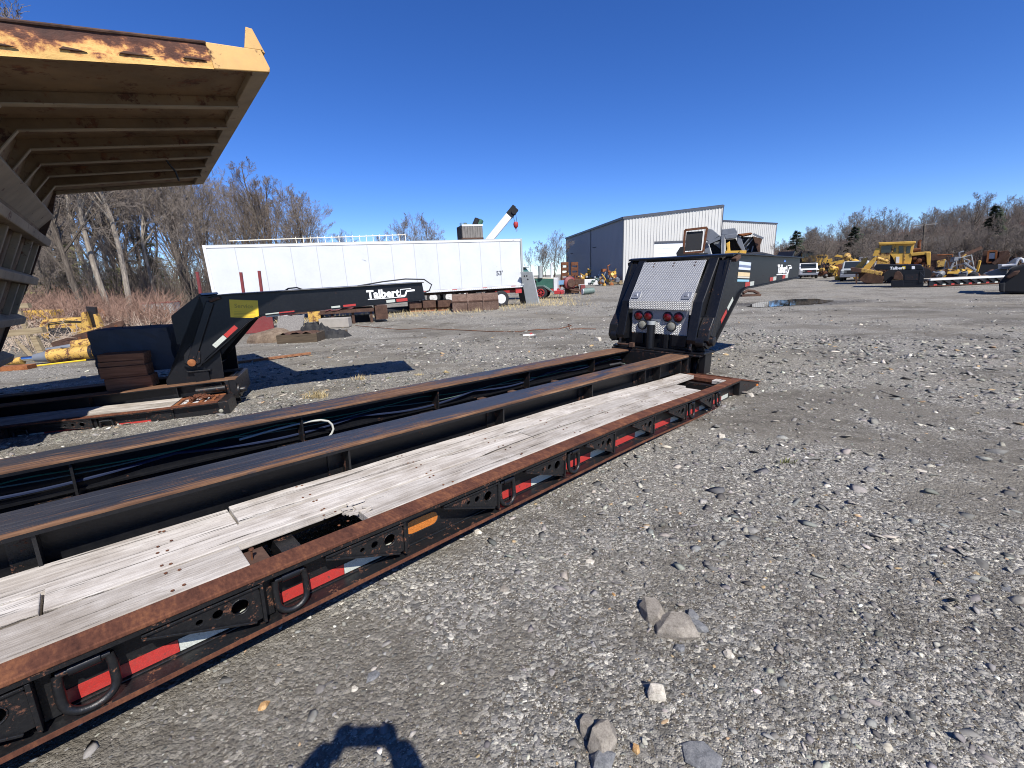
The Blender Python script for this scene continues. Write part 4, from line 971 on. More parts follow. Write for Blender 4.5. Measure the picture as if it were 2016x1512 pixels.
# a scrape in the skin
sc1 = SMi @ onplane(717, 512, SL, nrm)
m = MB(); m.prism([(sc1.x-.10, sc1.z+.04), (sc1.x+.08, sc1.z-.03), (sc1.x+.11, sc1.z-.07), (sc1.x-.02, sc1.z-.0)], .000, .008); m.build('scrape', MT['alu'], st)
def wheel(mb_parent, c, ax, R, w, rimmat, name='wheel', hub=None):
    """tyre with a dished rim and hand holes"""
    c = Vector(c); ax = Vector(ax).normalized()
    m = MB(); m.lathe([(R*.60, -w/2), (R*.90, -w/2), (R*.985, -w*.36), (R, -w*.15), (R, w*.15), (R*.985, w*.36), (R*.90, w/2), (R*.60, w/2), (R*.585, w*.30), (R*.585, -w*.30)], c, ax, 28)
    t = m.build(name, MT['rubber'], mb_parent, smooth=True)
    m = MB(); m.lathe([(R*.585, w*.42), (R*.55, w*.44), (R*.52, w*.30), (R*.40, w*.12), (R*.25, w*.16), (R*.20, w*.40), (R*.12, w*.46), (R*.02, w*.47)], c, ax, 28); rm = m.build('rim', MT[rimmat], t, smooth=True)
    u = Vector((0, 0, 1)); v = ax.cross(u)
    m = MB()
    for i in range(8):
        a = i*math.pi/4+.2; q = c+(u*math.cos(a)+v*math.sin(a))*R*.455+ax*w*.20; m.lathe([(R*.055, 0), (R*.055, .012)], q, ax, 8)
    m.build('hand_hole', MT['rubber'], t)
    return t
for x in (SLN-1.45, SLN-2.75):
    for y in (.22, Wd_-.22): wheel(st, (x, y, -.62), (0, -1 if y < 1 else 1, 0), .50, .26, 'white')
    m = MB(); m.tube([(x, .2, -.62), (x, Wd_-.2, -.62)], .07, 8); m.build('axle', MT['rust_brown'], st)
for y in (.55, 1.9):
    m = MB(); m.box(3.2, 3.34, y, y+.14, -1.0, .0); m.box(3.1, 3.44, y-.06, y+.2, -1.03, -1.0); m.build('landing_leg', MT['rust_brown'], st)
m = MB(); m.box(SLN-.5, SLN-.1, .1, .2, -.35, -.03); m.build('red_bracket', MT['red'], st)

# what lies on its roof
roofz = (SM @ Vector((0, 0, HB))).z
ld = thing('ladder', 'long cream ladder lying on its edge along the roof of the white semi trailer', 'ladder', SM)
x0 = (SMi @ onplane(446, 467, SL, nrm)).x; x1 = (SMi @ onplane(799, 457, SL, nrm)).x
m = MB(); m.bar((x0, .35, HB+.20), (x1, .35, HB+.36), .03, .035); m.build('rail', MT['cream_rail'], ld)
m = MB(); m.bar((x0+3.0, .40, HB+.02), (x1, .40, HB+.03), .03, .03); m.build('rail', MT['cream_rail'], ld)
for i in range(17):
    x = x0+3.0+(x1-x0-3.0)*i/16; m = MB(); m.bar((x, .37, HB), (x, .37, HB+.30+.12*(x-x0)/(x1-x0)), .028, .028, (1, 0, 0)); m.build('rung', MT['cream_rail'], ld)
cx0 = (SMi @ onplane(911, 467, SL, nrm)).x; cx1 = (SMi @ onplane(955, 467, SL, nrm)).x
cr = thing('wooden_crate', 'weathered grey wooden crate standing on the roof of the white semi trailer', 'crate', SM)
zb, zt = HB+.05, HB+.86; cL = cx1-cx0
for i in range(8):
    m = MB(); m.box(cx0+.08+(cL-.1)*i/8, cx0+.08+(cL-.1)*(i+1)/8-.012, .30, .325, zb+.08, zt-.08); m.build('board', MT['crate_wood'], cr)
for i in range(6):
    m = MB(); m.box(cx0+.04, cx0+.065, .34+i*.19, .34+i*.19+.178, zb+.08, zt-.04); m.build('board', MT['dusty_black'], cr)
m = MB(); m.box(cx0+.07, cx1, .275, .30, zt-.10, zt); m.build('top_batten', MT['white'], cr)
m = MB(); m.box(cx0+.55*cL, cx0+.60*cL, .285, .30, zb+.08, zt-.1); m.build('batten', MT['crate_wood'], cr)
m = MB(); m.box(cx0+.07, cx1-.02, .33, 1.5, zb+.10, zt-.06); m.build('lining', MT['crate_wood'], cr)
m = MB(); m.box(cx0+.05, cx1, .29, 1.5, zb+.0, zb+.08); m.build('floor_board', MT['rust_brown'], cr)
for q in (.1, .5, .95):
    m = MB(); m.box(cx0+cL*q-.05, cx0+cL*q+.05, .29, 1.5, HB+.003, zb); m.build('foot', MT['dusty_black'], cr)
for i, (q, a, mt, L, lb) in enumerate(((.12, 0, 'blue', .16, 'short blue container poking out of the crate on the trailer roof'), (.26, 0, 'teal', .16, 'short grey green container poking out of the crate on the trailer roof'), (.68, .5, 'dusty_black', .45, 'black cylinder leaning out of the crate on the trailer roof'), (.86, .5, 'green', .38, 'green cylinder leaning out of the crate on the trailer roof'))):
    m = MB(); c = Vector((cx0+cL*q, .6, zt-.06)); d = Vector((math.sin(a), 0, math.cos(a))); m.cyl(c-d*.1, c+d*L, .13 if a == 0 else .17, 14); m.cyl(c+d*L, c+d*(L+.03), .10, 12)
    o = m.build('container', MT[mt]); o.matrix_world = SM; tag(o, lb, 'container')
# ------------------------------------------------------------------ crane boom behind the semi trailer
YB = 34.0
cb = thing('truck_crane', 'white crane boom with black head and red hook block rising behind the semi trailer', 'crane')
pa, pb, pc = atY(962, 474, YB), atY(1002, 425, YB), atY(1007, 415, YB)
d_ = (pb-pa).normalized(); base = pa-d_*3.2
m = MB(); m.bar(base, pb, .5, .46, (0, -1, 0)); m.build('boom', MT['white'], cb, bevel=.02)
m = MB(); m.bar(base-Vector((.36, 0, 0)), pb-Vector((.42, 0, .1)), .06, .10, (0, -1, 0)); m.build('boom_cable_tray', MT['alu'], cb)
m = MB(); m.bar(pb-d_*.02, pb+d_*.75, .56, .44, (0, -1, 0)); m.build('boom_head', MT['dusty_black'], cb, bevel=.02)
m = MB(); hp = atY(1012, 417, YB); m.cyl(hp-Vector((0, .3, 0)), hp+Vector((0, .3, 0)), .20, 16); tp_ = atY(1006, 409, YB); m.bar(pb+d_*.55, tp_, .5, .30, (0, -1, 0)); m.build('sheave_head', MT['dusty_black'], cb)
hk = atY(1015.5, 443, YB)
for dx in (-.10, .13):
    m = MB(); m.tube([hp+Vector((dx-.03, 0, 0)), hk+Vector((dx*.7, 0, .18))], .018, 5); m.build('hoist_rope', MT['rubber'], cb)
m = MB(); m.lathe([(.05, -.24), (.15, -.14), (.19, .05), (.15, .20), (.04, .24)], hk, (0, 0, 1), 14); m.build('hook_block', MT['red'], cb, smooth=True)
m = MB(); m.tube([hk+Vector((.085*math.sin(t), 0, -.37-.085*math.cos(t)+.02)) for t in [-.2+i*.5 for i in range(10)]]+[hk+Vector((0, 0, -.2))][:0], .028, 6); m.tube([hk+Vector((0, 0, -.2)), hk+Vector((0, 0, -.30))], .03, 6); m.build('hook', MT['alu'], cb, smooth=True)
gb = float(terrain(base.x, base.y)); m = MB(); m.box(base.x-2.6, base.x+.9, base.y-1.1, base.y+1.1, gb+.9, gb+1.5); m.box(base.x-1.0, base.x+.6, base.y-.8, base.y+.8, gb+1.5, base.z+.25); m.build('carrier', MT['white'], cb, bevel=.03)
for dx in (-2.1, -.9, .4):
    for sy in (-1, 1): wheel(cb, (base.x+dx, base.y+sy*.95, gb+.5), (0, sy, 0), .5, .3, 'white')

# ------------------------------------------------------------------ steel warehouse
WC = atY(1229, 430, 63.97); ez = WC.z                              # eaves corner nearest the yard
WL = atZ(1115, 470, ez); wl = (WL-WC); wl.z = 0; WLEN = wl.length; wl.normalize()
wr = Vector((wl.y, -wl.x, 0))
gz = -.3
PK = onplane(1423, 406, WC, wl); WR_ = (PK-WC).dot(wr); pkz = PK.z
WM = frame(Vector((WC.x, WC.y, 0)), wr, wl)                        # x along the pale gable, y along the side wall coloured as in shade
wh = thing('warehouse', 'pale steel warehouse with grey shaded side wall and white roller door', 'warehouse', WM)
wpx = lambda px, py: WM.inverted() @ onplane(px, py, WC, wl)
slope = (pkz-ez)/WR_
m = MB(); m.prism([(.12, gz), (.12, ez-.1), (WR_-.12, pkz-.1), (WR_-.12, gz)], .12, WLEN-.1); m.build('frame', MT['trim'], wh)
# cladding sheets, each a ribbed panel
def sheet(mb, a, b, t0, t1, z0, axis, y0=0, rib=.30, dep=.032):
    n = max(1, int(round((b-a)/rib)))
    w = (b-a)/n
    for i in range(n):
        x = a+i*w; pts = [(x, 0), (x+w*.70, 0), (x+w*.76, -dep), (x+w*.94, -dep), (x+w, 0)]
        for (p, q) in zip(pts[:-1], pts[1:]):
            tz = lambda xx: t0+(t1-t0)*(xx-a)/(b-a)
            if axis == 'x': mb.add([(p[0], y0+p[1], z0), (q[0], y0+q[1], z0), (q[0], y0+q[1], tz(q[0])), (p[0], y0+p[1], tz(p[0]))], [(0, 1, 2, 3)])
            else: mb.add([(y0+p[1], p[0], z0), (y0+q[1], q[0], z0), (y0+q[1], q[0], tz(q[0])), (y0+p[1], p[0], tz(p[0]))], [(0, 1, 2, 3)])
dxl, dxr = wpx(1287, 500).x, wpx(1347, 500).x+.6
dtz = wpx(1310, 475).z
def gable(a, b, z0):
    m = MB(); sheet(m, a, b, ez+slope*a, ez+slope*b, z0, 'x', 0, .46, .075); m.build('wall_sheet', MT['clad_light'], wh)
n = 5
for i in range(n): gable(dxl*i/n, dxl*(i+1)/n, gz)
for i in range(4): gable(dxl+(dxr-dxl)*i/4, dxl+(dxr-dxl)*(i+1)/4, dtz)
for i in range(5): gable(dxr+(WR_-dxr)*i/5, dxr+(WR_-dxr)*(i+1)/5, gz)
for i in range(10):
    m = MB(); sheet(m, WLEN*i/10, WLEN*(i+1)/10, ez, ez, gz, 'y', 0, .34, .028); m.build('wall_sheet', MT['clad_shade'], wh)
m = MB(); m.box(dxl, dxr, .06, .10, gz, dtz-.28); dr = m.build('roller_door', MT['door_white'], wh)
for i in range(8):
    z = gz+.05+i*(dtz-.35-gz)/8; m = MB(); m.box(dxl+.05, dxr-.05, .040, .0595, z, z+(dtz-.35-gz)/8-.03); m.build('door_panel', MT['door_white'], dr)
m = MB(); m.box(dxl-.08, dxr+.08, -.045, .05, dtz-.26, dtz+.02); m.build('door_head', MT['trim'], wh)
m = MB(); m.prism([(-.25, ez-.10), (-.25, ez+.16), (WR_+.15, pkz+.16), (WR_+.15, pkz-.10)], -.16, -.04); m.build('gable_trim', MT['trim'], wh)
m = MB(); m.box(-.28, -.05, -.05, WLEN, ez-.08, ez+.16); m.build('gutter', MT['trim'], wh)
m = MB(); m.prism([(-.28, ez+.165), (WR_, pkz+.165), (WR_, pkz+.22), (-.28, ez+.22)], -.16, WLEN+.1); m.build('roof', MT['trim'], wh)
for y in (.06, WLEN*.47, WLEN-.2):
    m = MB(); m.box(-.12, -.035, y-.06, y+.06, gz, ez-.1); m.build('downpipe', MT['trim'], wh)
for px, py in ((1173, 487), (1128, 499)):
    q = WM.inverted() @ onplane(px, py, WC, wr); m = MB(); m.box(-.55, -.03, q.y-.10, q.y+.10, q.z-.06, q.z+.04); m.build('wall_lamp', MT['trim'], wh)
m = MB(); m.box(WR_-.02, WR_+.12, -.1, .05, gz, pkz+.1); m.build('corner_trim', MT['trim'], wh)
# lower wing on the right
AW = atY(1423, 434, 72); AR = atY(1529, 441, 76)
AM = frame(Vector((AW.x, AW.y, 0)), Vector((AR.x-AW.x, AR.y-AW.y, 0))); AL = math.hypot(AR.x-AW.x, AR.y-AW.y)
wg = thing('warehouse_wing', 'lower pale ribbed wing of the warehouse to the right of its gable', 'warehouse', AM)
for i in range(5):
    m = MB(); a, b = -3+(AL+3)*i/5, -3+(AL+3)*(i+1)/5; t = lambda x: AW.z+(AR.z-AW.z)*x/AL
    sheet(m, a, b, t(a), t(b), gz, 'x', 0, .42, .065); m.build('wall_sheet', MT['clad_light'], wg)
m = MB(); m.box(-2.9, AL-.05, .06, 18, gz, AR.z-.1); m.build('frame', MT['trim'], wg)
m = MB(); m.prism([(-3, AW.z-.05), (-3, AW.z+.18), (AL+.15, AR.z+.18), (AL+.15, AR.z-.05)], -.1, 18.2); m.build('roof', MT['trim'], wg)
m = MB(); m.box(AL-.06, AL+.05, -.08, .05, gz, AR.z-.05); m.build('corner_trim', MT['trim'], wg)

# ------------------------------------------------------------------ bare trees
def bare_tree(seed, H, spread=.5, trunk_r=.2, clear=.3, levels=4, dens=1.0, lean=0, ang=(.5, 1.0)):
    """two meshes: trunk with its limbs, and the crown of branches and twigs"""
    r = random.Random(seed); A, B = MB(), MB()
    def vec(): return Vector((r.gauss(0, 1), r.gauss(0, 1), r.gauss(0, 1)))
    def grow(p, d, L, rad_, lev):
        n = {0: 9, 1: 6, 2: 5, 3: 3}.get(lev, 2); pts = [p]; rs = [rad_]
        for i in range(n):
            up = .05 if lev == 0 else (.13 if lev < 3 else .08)
            d = (d+vec()*(.07 if lev == 0 else .16)+Vector((0, 0, up))).normalized()
            p = p+d*L/n; pts.append(p); rs.append(max(rad_*(1-(.80 if lev == 0 else .88)*(i+1)/n), .007))
        (A if lev <= 1 else B).tube(pts, rs, {0: 8, 1: 5, 2: 4}.get(lev, 3), cap=False)
        if lev >= levels: return
        nb = {0: 14, 1: 9, 2: 8, 3: 7}[lev]*dens
        nb = int(nb+r.random())
        for j in range(nb):
            t = (clear+(1-clear)*(j+r.random())/nb) if lev == 0 else (.22+.78*(j+r.random())/nb)
            t = min(t, .98); q = t*n; i = min(int(q), n-1); pp = pts[i].lerp(pts[i+1], q-i); rr_ = rs[i]+(rs[i+1]-rs[i])*(q-i)
            dd = (pts[i+1]-pts[i]).normalized(); s = vec(); s = (s-dd*s.dot(dd)).normalized()
            a = r.uniform(*ang) if lev == 0 else r.uniform(.45, .95)
            nd = (dd*math.cos(a)+s*math.sin(a)).normalized()
            if lev == 0: Ln = H*spread*(1.15-t)*r.uniform(.7, 1.1)+.4
            else: Ln = L*(1.05-t*.55)*r.uniform(.38, .62)
            grow(pp, nd, Ln, max(rr_*r.uniform(.38, .62), .0075), lev+1)
    grow(Vector((0, 0, -.15)), Vector((lean, 0, 1)).normalized(), H*.93, trunk_r, 0)
    return A, B
TREES = []
for i, (H, sp, tr, cl, dn, bark, an) in enumerate(((17, .42, .20, .28, 1.0, 'bark', (.5, 1.0)), (15, .62, .24, .20, 1.0, 'bark', (.45, .85)), (18, .34, .21, .40, .95, 'bark_sunlit', (.5, 1.0)), (12, .72, .17, .12, .95, 'bark', (.35, .8)), (14, .45, .13, .25, .9, 'bark', (.5, 1.0)), (8, .55, .07, .06, .8, 'bark', (.4, .9)))):
    A, B = bare_tree(20+i, H, sp, tr, cl, 4, dn, .02*(i-2), an)
    TREES.append((A.mesh('trunk', MT[bark], True), B.mesh('crown', MT['twig_grey' if i % 2 else 'twig']), H))
def tree(k_, P, h, label, group=None, rz=None, name='bare_tree', lean=0):
    a, b, H = TREES[k_]; s = h/H
    o = thing(name, label, 'tree', None, group, (P[0], P[1], float(terrain(P[0], P[1]))-.05 if len(P) < 3 else P[2]), random.uniform(0, 6.28) if rz is None else rz)
    o.scale = (s, s, s); o.rotation_euler.x = lean
    for nm, me in (('trunk', a), ('crown', b)):
        c = bpy.data.objects.new(nm, me); COL.objects.link(c); c.parent = o
    return o
rt = random.Random(12)
gl = 'bare trees of the wood behind the left machines'
# single trees one can pick out at the edge of the wood
def pxtree(k_, px, Y, top, label, group=None, lean=0, rz=None, base=None):
    P = atY(px, 600, Y); g = float(terrain(P.x, P.y)); t = atY(px, top, Y); return tree(k_, (P.x, P.y, g-.1), (t.z-g)*1.12, label, group, rz, lean=lean)
pxtree(2, 255, 25, 150, 'tall sunlit pale bare tree, the thicker of the two straight trunks left of the gooseneck', None, 0, 1.0)
pxtree(2, 212, 25, 150, 'slim sunlit pale bare tree leaning slightly, next to the thick straight trunk', None, 0, 4.0)
pxtree(1, 165, 24, 210, 'forked dark bare tree beside the ribbed dump body', None, 0, 2.0)
pxtree(1, 420, 40, 318, 'spreading bare tree rising just above the left end of the white semi trailer')
pxtree(0, 555, 44, 335, 'pointed dark bare tree rising over the ladder on the white semi trailer')
pxtree(3, 612, 48, 400, 'low broad bare tree standing right of the pointed tree above the white semi trailer')
for i in range(54):
    px = rt.uniform(-160, 520); Y = rt.uniform(29, 66)
    lim = np.interp(px, [-160, 100, 240, 330, 400, 470, 640], [10, 60, 210, 280, 330, 345, 440])
    pxtree(rt.choice((0, 1, 2, 3, 4)), px, Y, lim+rt.uniform(-10, 70), 'bare grey tree crowded into the wood behind the left machines', gl)
for i in range(12):
    px = rt.uniform(440, 660); Y = rt.uniform(48, 75); lim = np.interp(px, [440, 520, 560, 600, 660], [380, 360, 360, 385, 455])
    pxtree(rt.choice((0, 1, 3, 4)), px, Y, lim+rt.uniform(0, 60), 'bare grey tree in the thinner wood behind the white semi trailer', 'bare trees behind the white semi trailer')
for i in range(14):
    px = rt.uniform(-150, 420); Y = rt.uniform(24, 34); P = atY(px, 600, Y); g = float(terrain(P.x, P.y))
    tree(5, (P.x, P.y, g-.05), rt.uniform(3.5, 7.5), 'thin bare sapling at the edge of the left wood', 'saplings along the edge of the left wood', name='sapling')
for px, Y, top in ((700, 90, 470), (770, 95, 475), (823, 60, 436), (838, 70, 448), (868, 75, 455), (1045, 85, 480), (1062, 80, 476), (1078, 82, 470), (1092, 85, 466), (1103, 88, 470), (1072, 95, 490)):
    pxtree(rt.choice((3, 1, 4)), px, Y, top+rt.uniform(-4, 8), 'distant bare tree between the semi trailer and the warehouse', 'distant trees left of the warehouse')

# evergreen undergrowth in the wood and conifers on the hill: needles as many small blades
def conifer_mesh(seed, H, R, n, droop=.3):
    r = random.Random(seed); m = MB()
    bl = []
    z = H*.10
    while z < H*.98:
        t = z/H
        for q in range(r.randint(4, 7)): bl.append((z+r.uniform(-.15, .15), r.uniform(0, 6.28), R*(1-t)**.8*r.uniform(.45, 1.25)+.15, r.uniform(-.35, .15)))
        z += H*.045
    for i in range(n):
        z, a, Lb, dr = r.choice(bl); u = r.random()**.7; rr_ = Lb*u; a += r.gauss(0, .16)
        p = Vector((rr_*math.cos(a), rr_*math.sin(a), z+dr*rr_-droop*u*u*.5+r.gauss(0, .07))); d = Vector((math.cos(a), math.sin(a), r.uniform(-.5, .35))).normalized(); s = d.cross(Vector((0, 0, 1))).normalized()*r.uniform(.06, .13); L = r.uniform(.25, .55)
        m.add([p-s, p+d*L*.5-s*.2+Vector((0, 0, .05)), p+d*L, p+s], [(0, 1, 2, 3)])
    return m
cm = [conifer_mesh(4, 10, 2.9, 5200).mesh('crown', MT['needle']), conifer_mesh(6, 9, 2.6, 4600, .1).mesh('crown', MT['needle'])]
tkm = MB().tube([(0, 0, -.2), (0, 0, 9)], [.18, .03], 7).mesh('trunk', MT['bark'])
bud = conifer_mesh(9, 6, 3.4, 1800, -.2).mesh('crown', MT['budleaf'])
def leafy(me, P, h, label, H=10, group=None, name='conifer', cat='tree'):
    o = thing(name, label, cat, None, group, P, random.uniform(0, 6)); s = h/H; o.scale = (s, s, s)
    for nm, q in (('trunk', tkm), ('crown', me)):
        c = bpy.data.objects.new(nm, q); COL.objects.link(c); c.parent = o
    return o
for i in range(5):
    px = rt.uniform(-60, 400); Y = rt.uniform(28, 42); P = atY(px, 600, Y)
    leafy(bud, (P.x, P.y, float(terrain(P.x, P.y))-.3), rt.uniform(3.0, 6.0), 'olive green leafing bush among the bare trunks of the left wood', 6, 'leafing bushes inside the left wood', 'bush', 'bush')

# brambles and dead stalks along the foot of the wood
m = MB(); r = random.Random(2)
def stalks(mb, n, pxr, Yr, h, lean, w=.008):
    for i in range(n):
        px = r.uniform(*pxr); Y = r.uniform(*Yr); P = atY(px, 640, Y); x, y = P.x, P.y; z = float(terrain(x, y)); H = r.uniform(*h); d = Vector((r.gauss(0, lean), r.gauss(0, lean), 1)).normalized(); e = (d+Vector((r.gauss(0, lean), r.gauss(0, lean), -.3))).normalized()
        p0 = Vector((x, y, z-.03)); p1 = p0+d*H*.6; p2 = p1+e*H*.45
        mb.tube([p0, p1, p2], [w, w*.8, w*.4], 3, cap=False)
stalks(m, 5200, (-160, 345), (18.5, 29), (.7, 2.0), .55, .011)
o = m.build('bramble_thicket', MT['stem']); o['kind'] = 'stuff'
m = MB(); stalks(m, 1700, (-140, 330), (14, 24), (.4, 1.3), .8, .010); o = m.build('dead_stalks', MT['stem_pale']); o['kind'] = 'stuff'
m = MB(); stalks(m, 7000, (-160, 470), (29, 64), (1.2, 5.0), .30, .014); o = m.build('undergrowth', MT['twig']); o['kind'] = 'stuff'

# wooded hill at the far right
hx = np.linspace(25, 460, 60); hy = np.linspace(88, 420, 34); HX, HY = np.meshgrid(hx, hy)
def hill_z(x, y):
    a = np.degrees(np.arctan2(x, y)); s = np.interp(a, [10, 24, 33, 40, 46, 52, 60], [0, .5, 1.05, 1.4, 1.65, 1.85, 2.0])
    return -1.0+np.clip((np.hypot(x, y)-105)/120, 0, 1.3)*7.5*s+fbm(x, y, .03, 9)*.6
HZ = hill_z(HX, HY); n_ = len(hx); vv = np.stack([HX, HY, HZ], -1).reshape(-1, 3); ii = (np.arange(len(hy)-1)[:, None]*n_+np.arange(n_-1)[None, :]).ravel()
me = bpy.data.meshes.new('hill'); me.from_pydata(vv.tolist(), [], np.stack([ii, ii+1, ii+n_+1, ii+n_], -1).tolist()); me.polygons.foreach_set('use_smooth', [True]*len(me.polygons))
k = NT('leaf_litter'); me.materials.append(k.out(k.ramp(k.noise(.35, 7, .7), [(.3, (.035, .026, .02)), (.6, (.085, .060, .043)), (.8, (.13, .10, .065))]), .95))
o = bpy.data.objects.new('hill', me); COL.objects.link(o); o['kind'] = 'structure'
ght = 'bare trees on the hill behind the yellow machines'
for i in range(160):
    px = rt.uniform(1535, 2090); dd = rt.choice((rt.uniform(80, 120), rt.uniform(150, 240), rt.uniform(190, 245))); q = ray(px, 500); P = Vector((q.x, q.y, 0)).normalized()*dd
    z = max(float(hill_z(P.x, P.y)), -.4) if P.y > 88 else -.3
    tree(rt.choice((1, 3, 4, 5, 3)), (P.x, P.y, z-.1), rt.uniform(4.5, 8) if dd < 125 else rt.uniform(5, 9.5), 'bare grey brown tree on the slope behind the yellow machines', ght)
for i in range(125):
    px = rt.uniform(1532, 2060); dd = rt.uniform(72, 98); q = ray(px, 500); P = Vector((q.x, q.y, 0)).normalized()*dd
    tree(rt.choice((1, 3, 5, 5)), (P.x, P.y, -.4), rt.uniform(3.2, 6.0), 'bare grey brown tree on the slope behind the yellow machines', ght)
for px, Y, top in ((1722, 80, 422), (1685, 90, 426), (1880, 88, 396), (1915, 92, 410), (1655, 85, 438)):
    pxtree(rt.choice((1, 3)), px, Y, top, 'tall bare tree standing out above the others behind the yellow machines', 'tall bare trees behind the yellow machines')
for px, Y, top, H, lb in ((1940, 64, 402, 11, 'tall dark conifer on the hill near the right edge'), (1563, 66, 452, 10, 'dark conifer just right of the warehouse wing'), (1676, 68, 444, 10, 'dark conifer behind the yellow dozer'), (1778, 68, 460, 9, 'small dark conifer behind the dozer cab')):
    P = atY(px, 520, Y); t = atY(px, top, Y); z = max(float(hill_z(P.x, P.y)), -.3) if Y >= 88 else -.3; leafy(cm[0 if H > 10 else 1], (P.x, P.y, z-.1), t.z-z, lb, 10 if H > 10 else 9)
for px, Y, top in ((1905, 78, 468), (1958, 72, 448), (1985, 76, 456)):
    P = atY(px, 520, Y); t = atY(px, top, Y); leafy(bud, (P.x, P.y, -.3), t.z+.3, 'pale green leafing tree at the foot of the hill on the right', 6, 'pale green leafing trees at the foot of the hill', 'leafing_tree')
m = MB(); r = random.Random(31)
for i in range(20000):
    px = r.uniform(1520, 2110); dd = r.uniform(76, 250); q = ray(px, 500); P = Vector((q.x, q.y, 0)).normalized()*dd; z = max(float(np.interp(dd, [76, 88], [-.3, -.3])), float(hill_z(P.x, P.y)) if P.y > 88 else -.3)
    H = r.uniform(.8, 2.6)*(1+max(0, dd-150)/90); d = Vector((r.gauss(0, .3), r.gauss(0, .3), 1)).normalized(); m.tube([(P.x, P.y, z-.1), P+Vector((0, 0, z))+d*H], [.05, .012], 3, cap=False)
o = m.build('brush', MT['stem']); o['kind'] = 'stuff'
# ------------------------------------------------------------------ odds and ends between the decks and the semi trailer
def at(px, py, dx=(1, 0, 0)): return frame(G(px, py), dx)
sxd = Vector((sx.x, sx.y, 0)).normalized(); syd = Vector((-sxd.y, sxd.x, 0))
# loader bucket
MT['bucket'] = rusty('dusty_brown_bucket_steel', (.05, .03, .023), (.125, .08, .06), (.21, .15, .12), 2.2)
bk = thing('loader_bucket', 'brown rusty loader bucket lying face down in front of the semi trailer wheels', 'bucket', frame(G(937, 612), (1, .12, 0)))
bp = [(-.10, .0), (-.14, .55), (.10, .86), (.50, .95), (.78, .82), (.80, .70), (.50, .80), (.16, .74), (-.02, .50), (.02, .0)]
m = MB(); m.prism([(p[0], p[1]) for p in bp], -1.30, 1.28, 'x'); m.build('shell', MT['bucket'], bk)
for x in (-1.30, 1.27):
    m = MB(); m.prism([(-.12, 0), (-.13, .56), (.10, .86), (.50, .94), (.80, .82), (.80, 0)], x, x+.035, 'x'); m.build('side_plate', MT['bucket'], bk)
for x in (-.42, .45):
    m = MB()
    q = [(-.17, .02), (-.20, .57), (.08, .92), (.50, 1.01), (.78, .88), (.76, .83), (.50, .955), (.11, .865), (-.145, .56), (-.105, .02)]
    m.prism(q, x-.04, x+.04, 'x'); m.build('strap', MT['bucket'], bk)
m = MB(); m.box(-1.3, 1.3, -.16, -.10, .52, .60); m.build('hinge_bar', MT['rust_brown'], bk)
# leaning slab
sl = MB(); a, b = atY(1036, 535, 26.9), G(1049, 599); w_ = Vector((.42, .1, 0)); t_ = Vector((.06, .25, 0))
P0 = [b-w_, b+w_, a+w_*.85, a-w_*.85]; sl.add(P0+[p+t_ for p in P0], [(0, 1, 2, 3), (7, 6, 5, 4), (0, 4, 5, 1), (1, 5, 6, 2), (2, 6, 7, 3), (3, 7, 4, 0)])
so = thing('steel_ramp', 'pale grey steel ramp standing on end against the corner of the semi trailer', 'ramp')
sl.build('plate', plain('pale_ramp_steel', (.55, .57, .55), .6, 0, .15, 3), so, bevel=.01)
m = MB(); m.add([p+Vector((-.35, .9, 0)) for p in P0]+[p+t_+Vector((-.35, .9, 0)) for p in P0], [(0, 1, 2, 3), (7, 6, 5, 4), (0, 4, 5, 1), (1, 5, 6, 2), (2, 6, 7, 3), (3, 7, 4, 0)]); m.build('backing_plate', MT['dusty_black'], so)
for dx, dz in ((-.12, -.25), (.02, -.25), (.08, -.45)):
    m = MB(); c = a+Vector((dx, -.012, dz)); m.lathe([(.05, 0), (.05, .012)], c, (0, -1, .0), 10); m.build('slot', MT['dusty_black'], so)
# red sheet metal and flat wagon under the gooseneck
rs = thing('steel_sheet', 'faded red steel panel leaning on the ground under the second gooseneck', 'panel', frame(G(512, 655), (1, .2, 0)))
m = MB(); m.prism([(-1.0, 0), (.55, 0), (.55, .95), (-.45, .80)], -.02, .02); m.build('sheet', MT['maroon'], rs)
m = MB(); m.box(.50, .56, -.03, .05, 0, .98); m.build('edge', MT['maroon'], rs)
fx = thing('flat_wagon', 'low wagon with white wheel and rusty brown bed behind the second gooseneck', 'wagon', frame(G(640, 640), sxd))
m = MB(); m.box(-.6, 2.2, -.3, 1.6, .50, .66); m.box(-2.6, -.6, .4, 1.4, .55, .70); m.build('bed', MT['rust_brown'], fx)
wv = []
m = MB()
for i in range(13):
    x = .1+i*.19; wv += [(x, -.34, .62+.05*math.sin(i*1.9)+.02*i), (x, 1.7, .80+.04*math.sin(i*1.3))]
m.add(wv, [(2*i, 2*i+2, 2*i+3, 2*i+1) for i in range(12)]); m.build('crumpled_sheet', MT['maroon'], fx)
m = MB(); m.box(2.25, 2.8, -.4, .8, .12, .75); m.build('rust_box', MT['rust_brown'], fx)
m = MB(); m.box(-.5, -.05, .1, .8, .25, .62); m.build('rust_box', MT['rust_brown'], fx)
m = MB(); m.box(-.62, -.12, -.36, .09, .22, .66); m.build('yellow_box', MT['yellow_old'], fx)
wp = frame(G(557, 636), sxd); wheel(fx, fx.matrix_world.inverted() @ (G(557, 634)+Vector((0, .1, .47))), (0, -1, 0), .47, .28, 'white')
for x in (.3, 1.2, 2.0):
    m = MB(); m.box(x, x+.12, -.2, -.08, -.02, .5); m.build('prop', MT['rust_brown'], fx)
m = MB(); m.box(-.3, 2.0, .3, 1.4, .0, .28); m.build('axle_bed', MT['dusty_black'], fx)
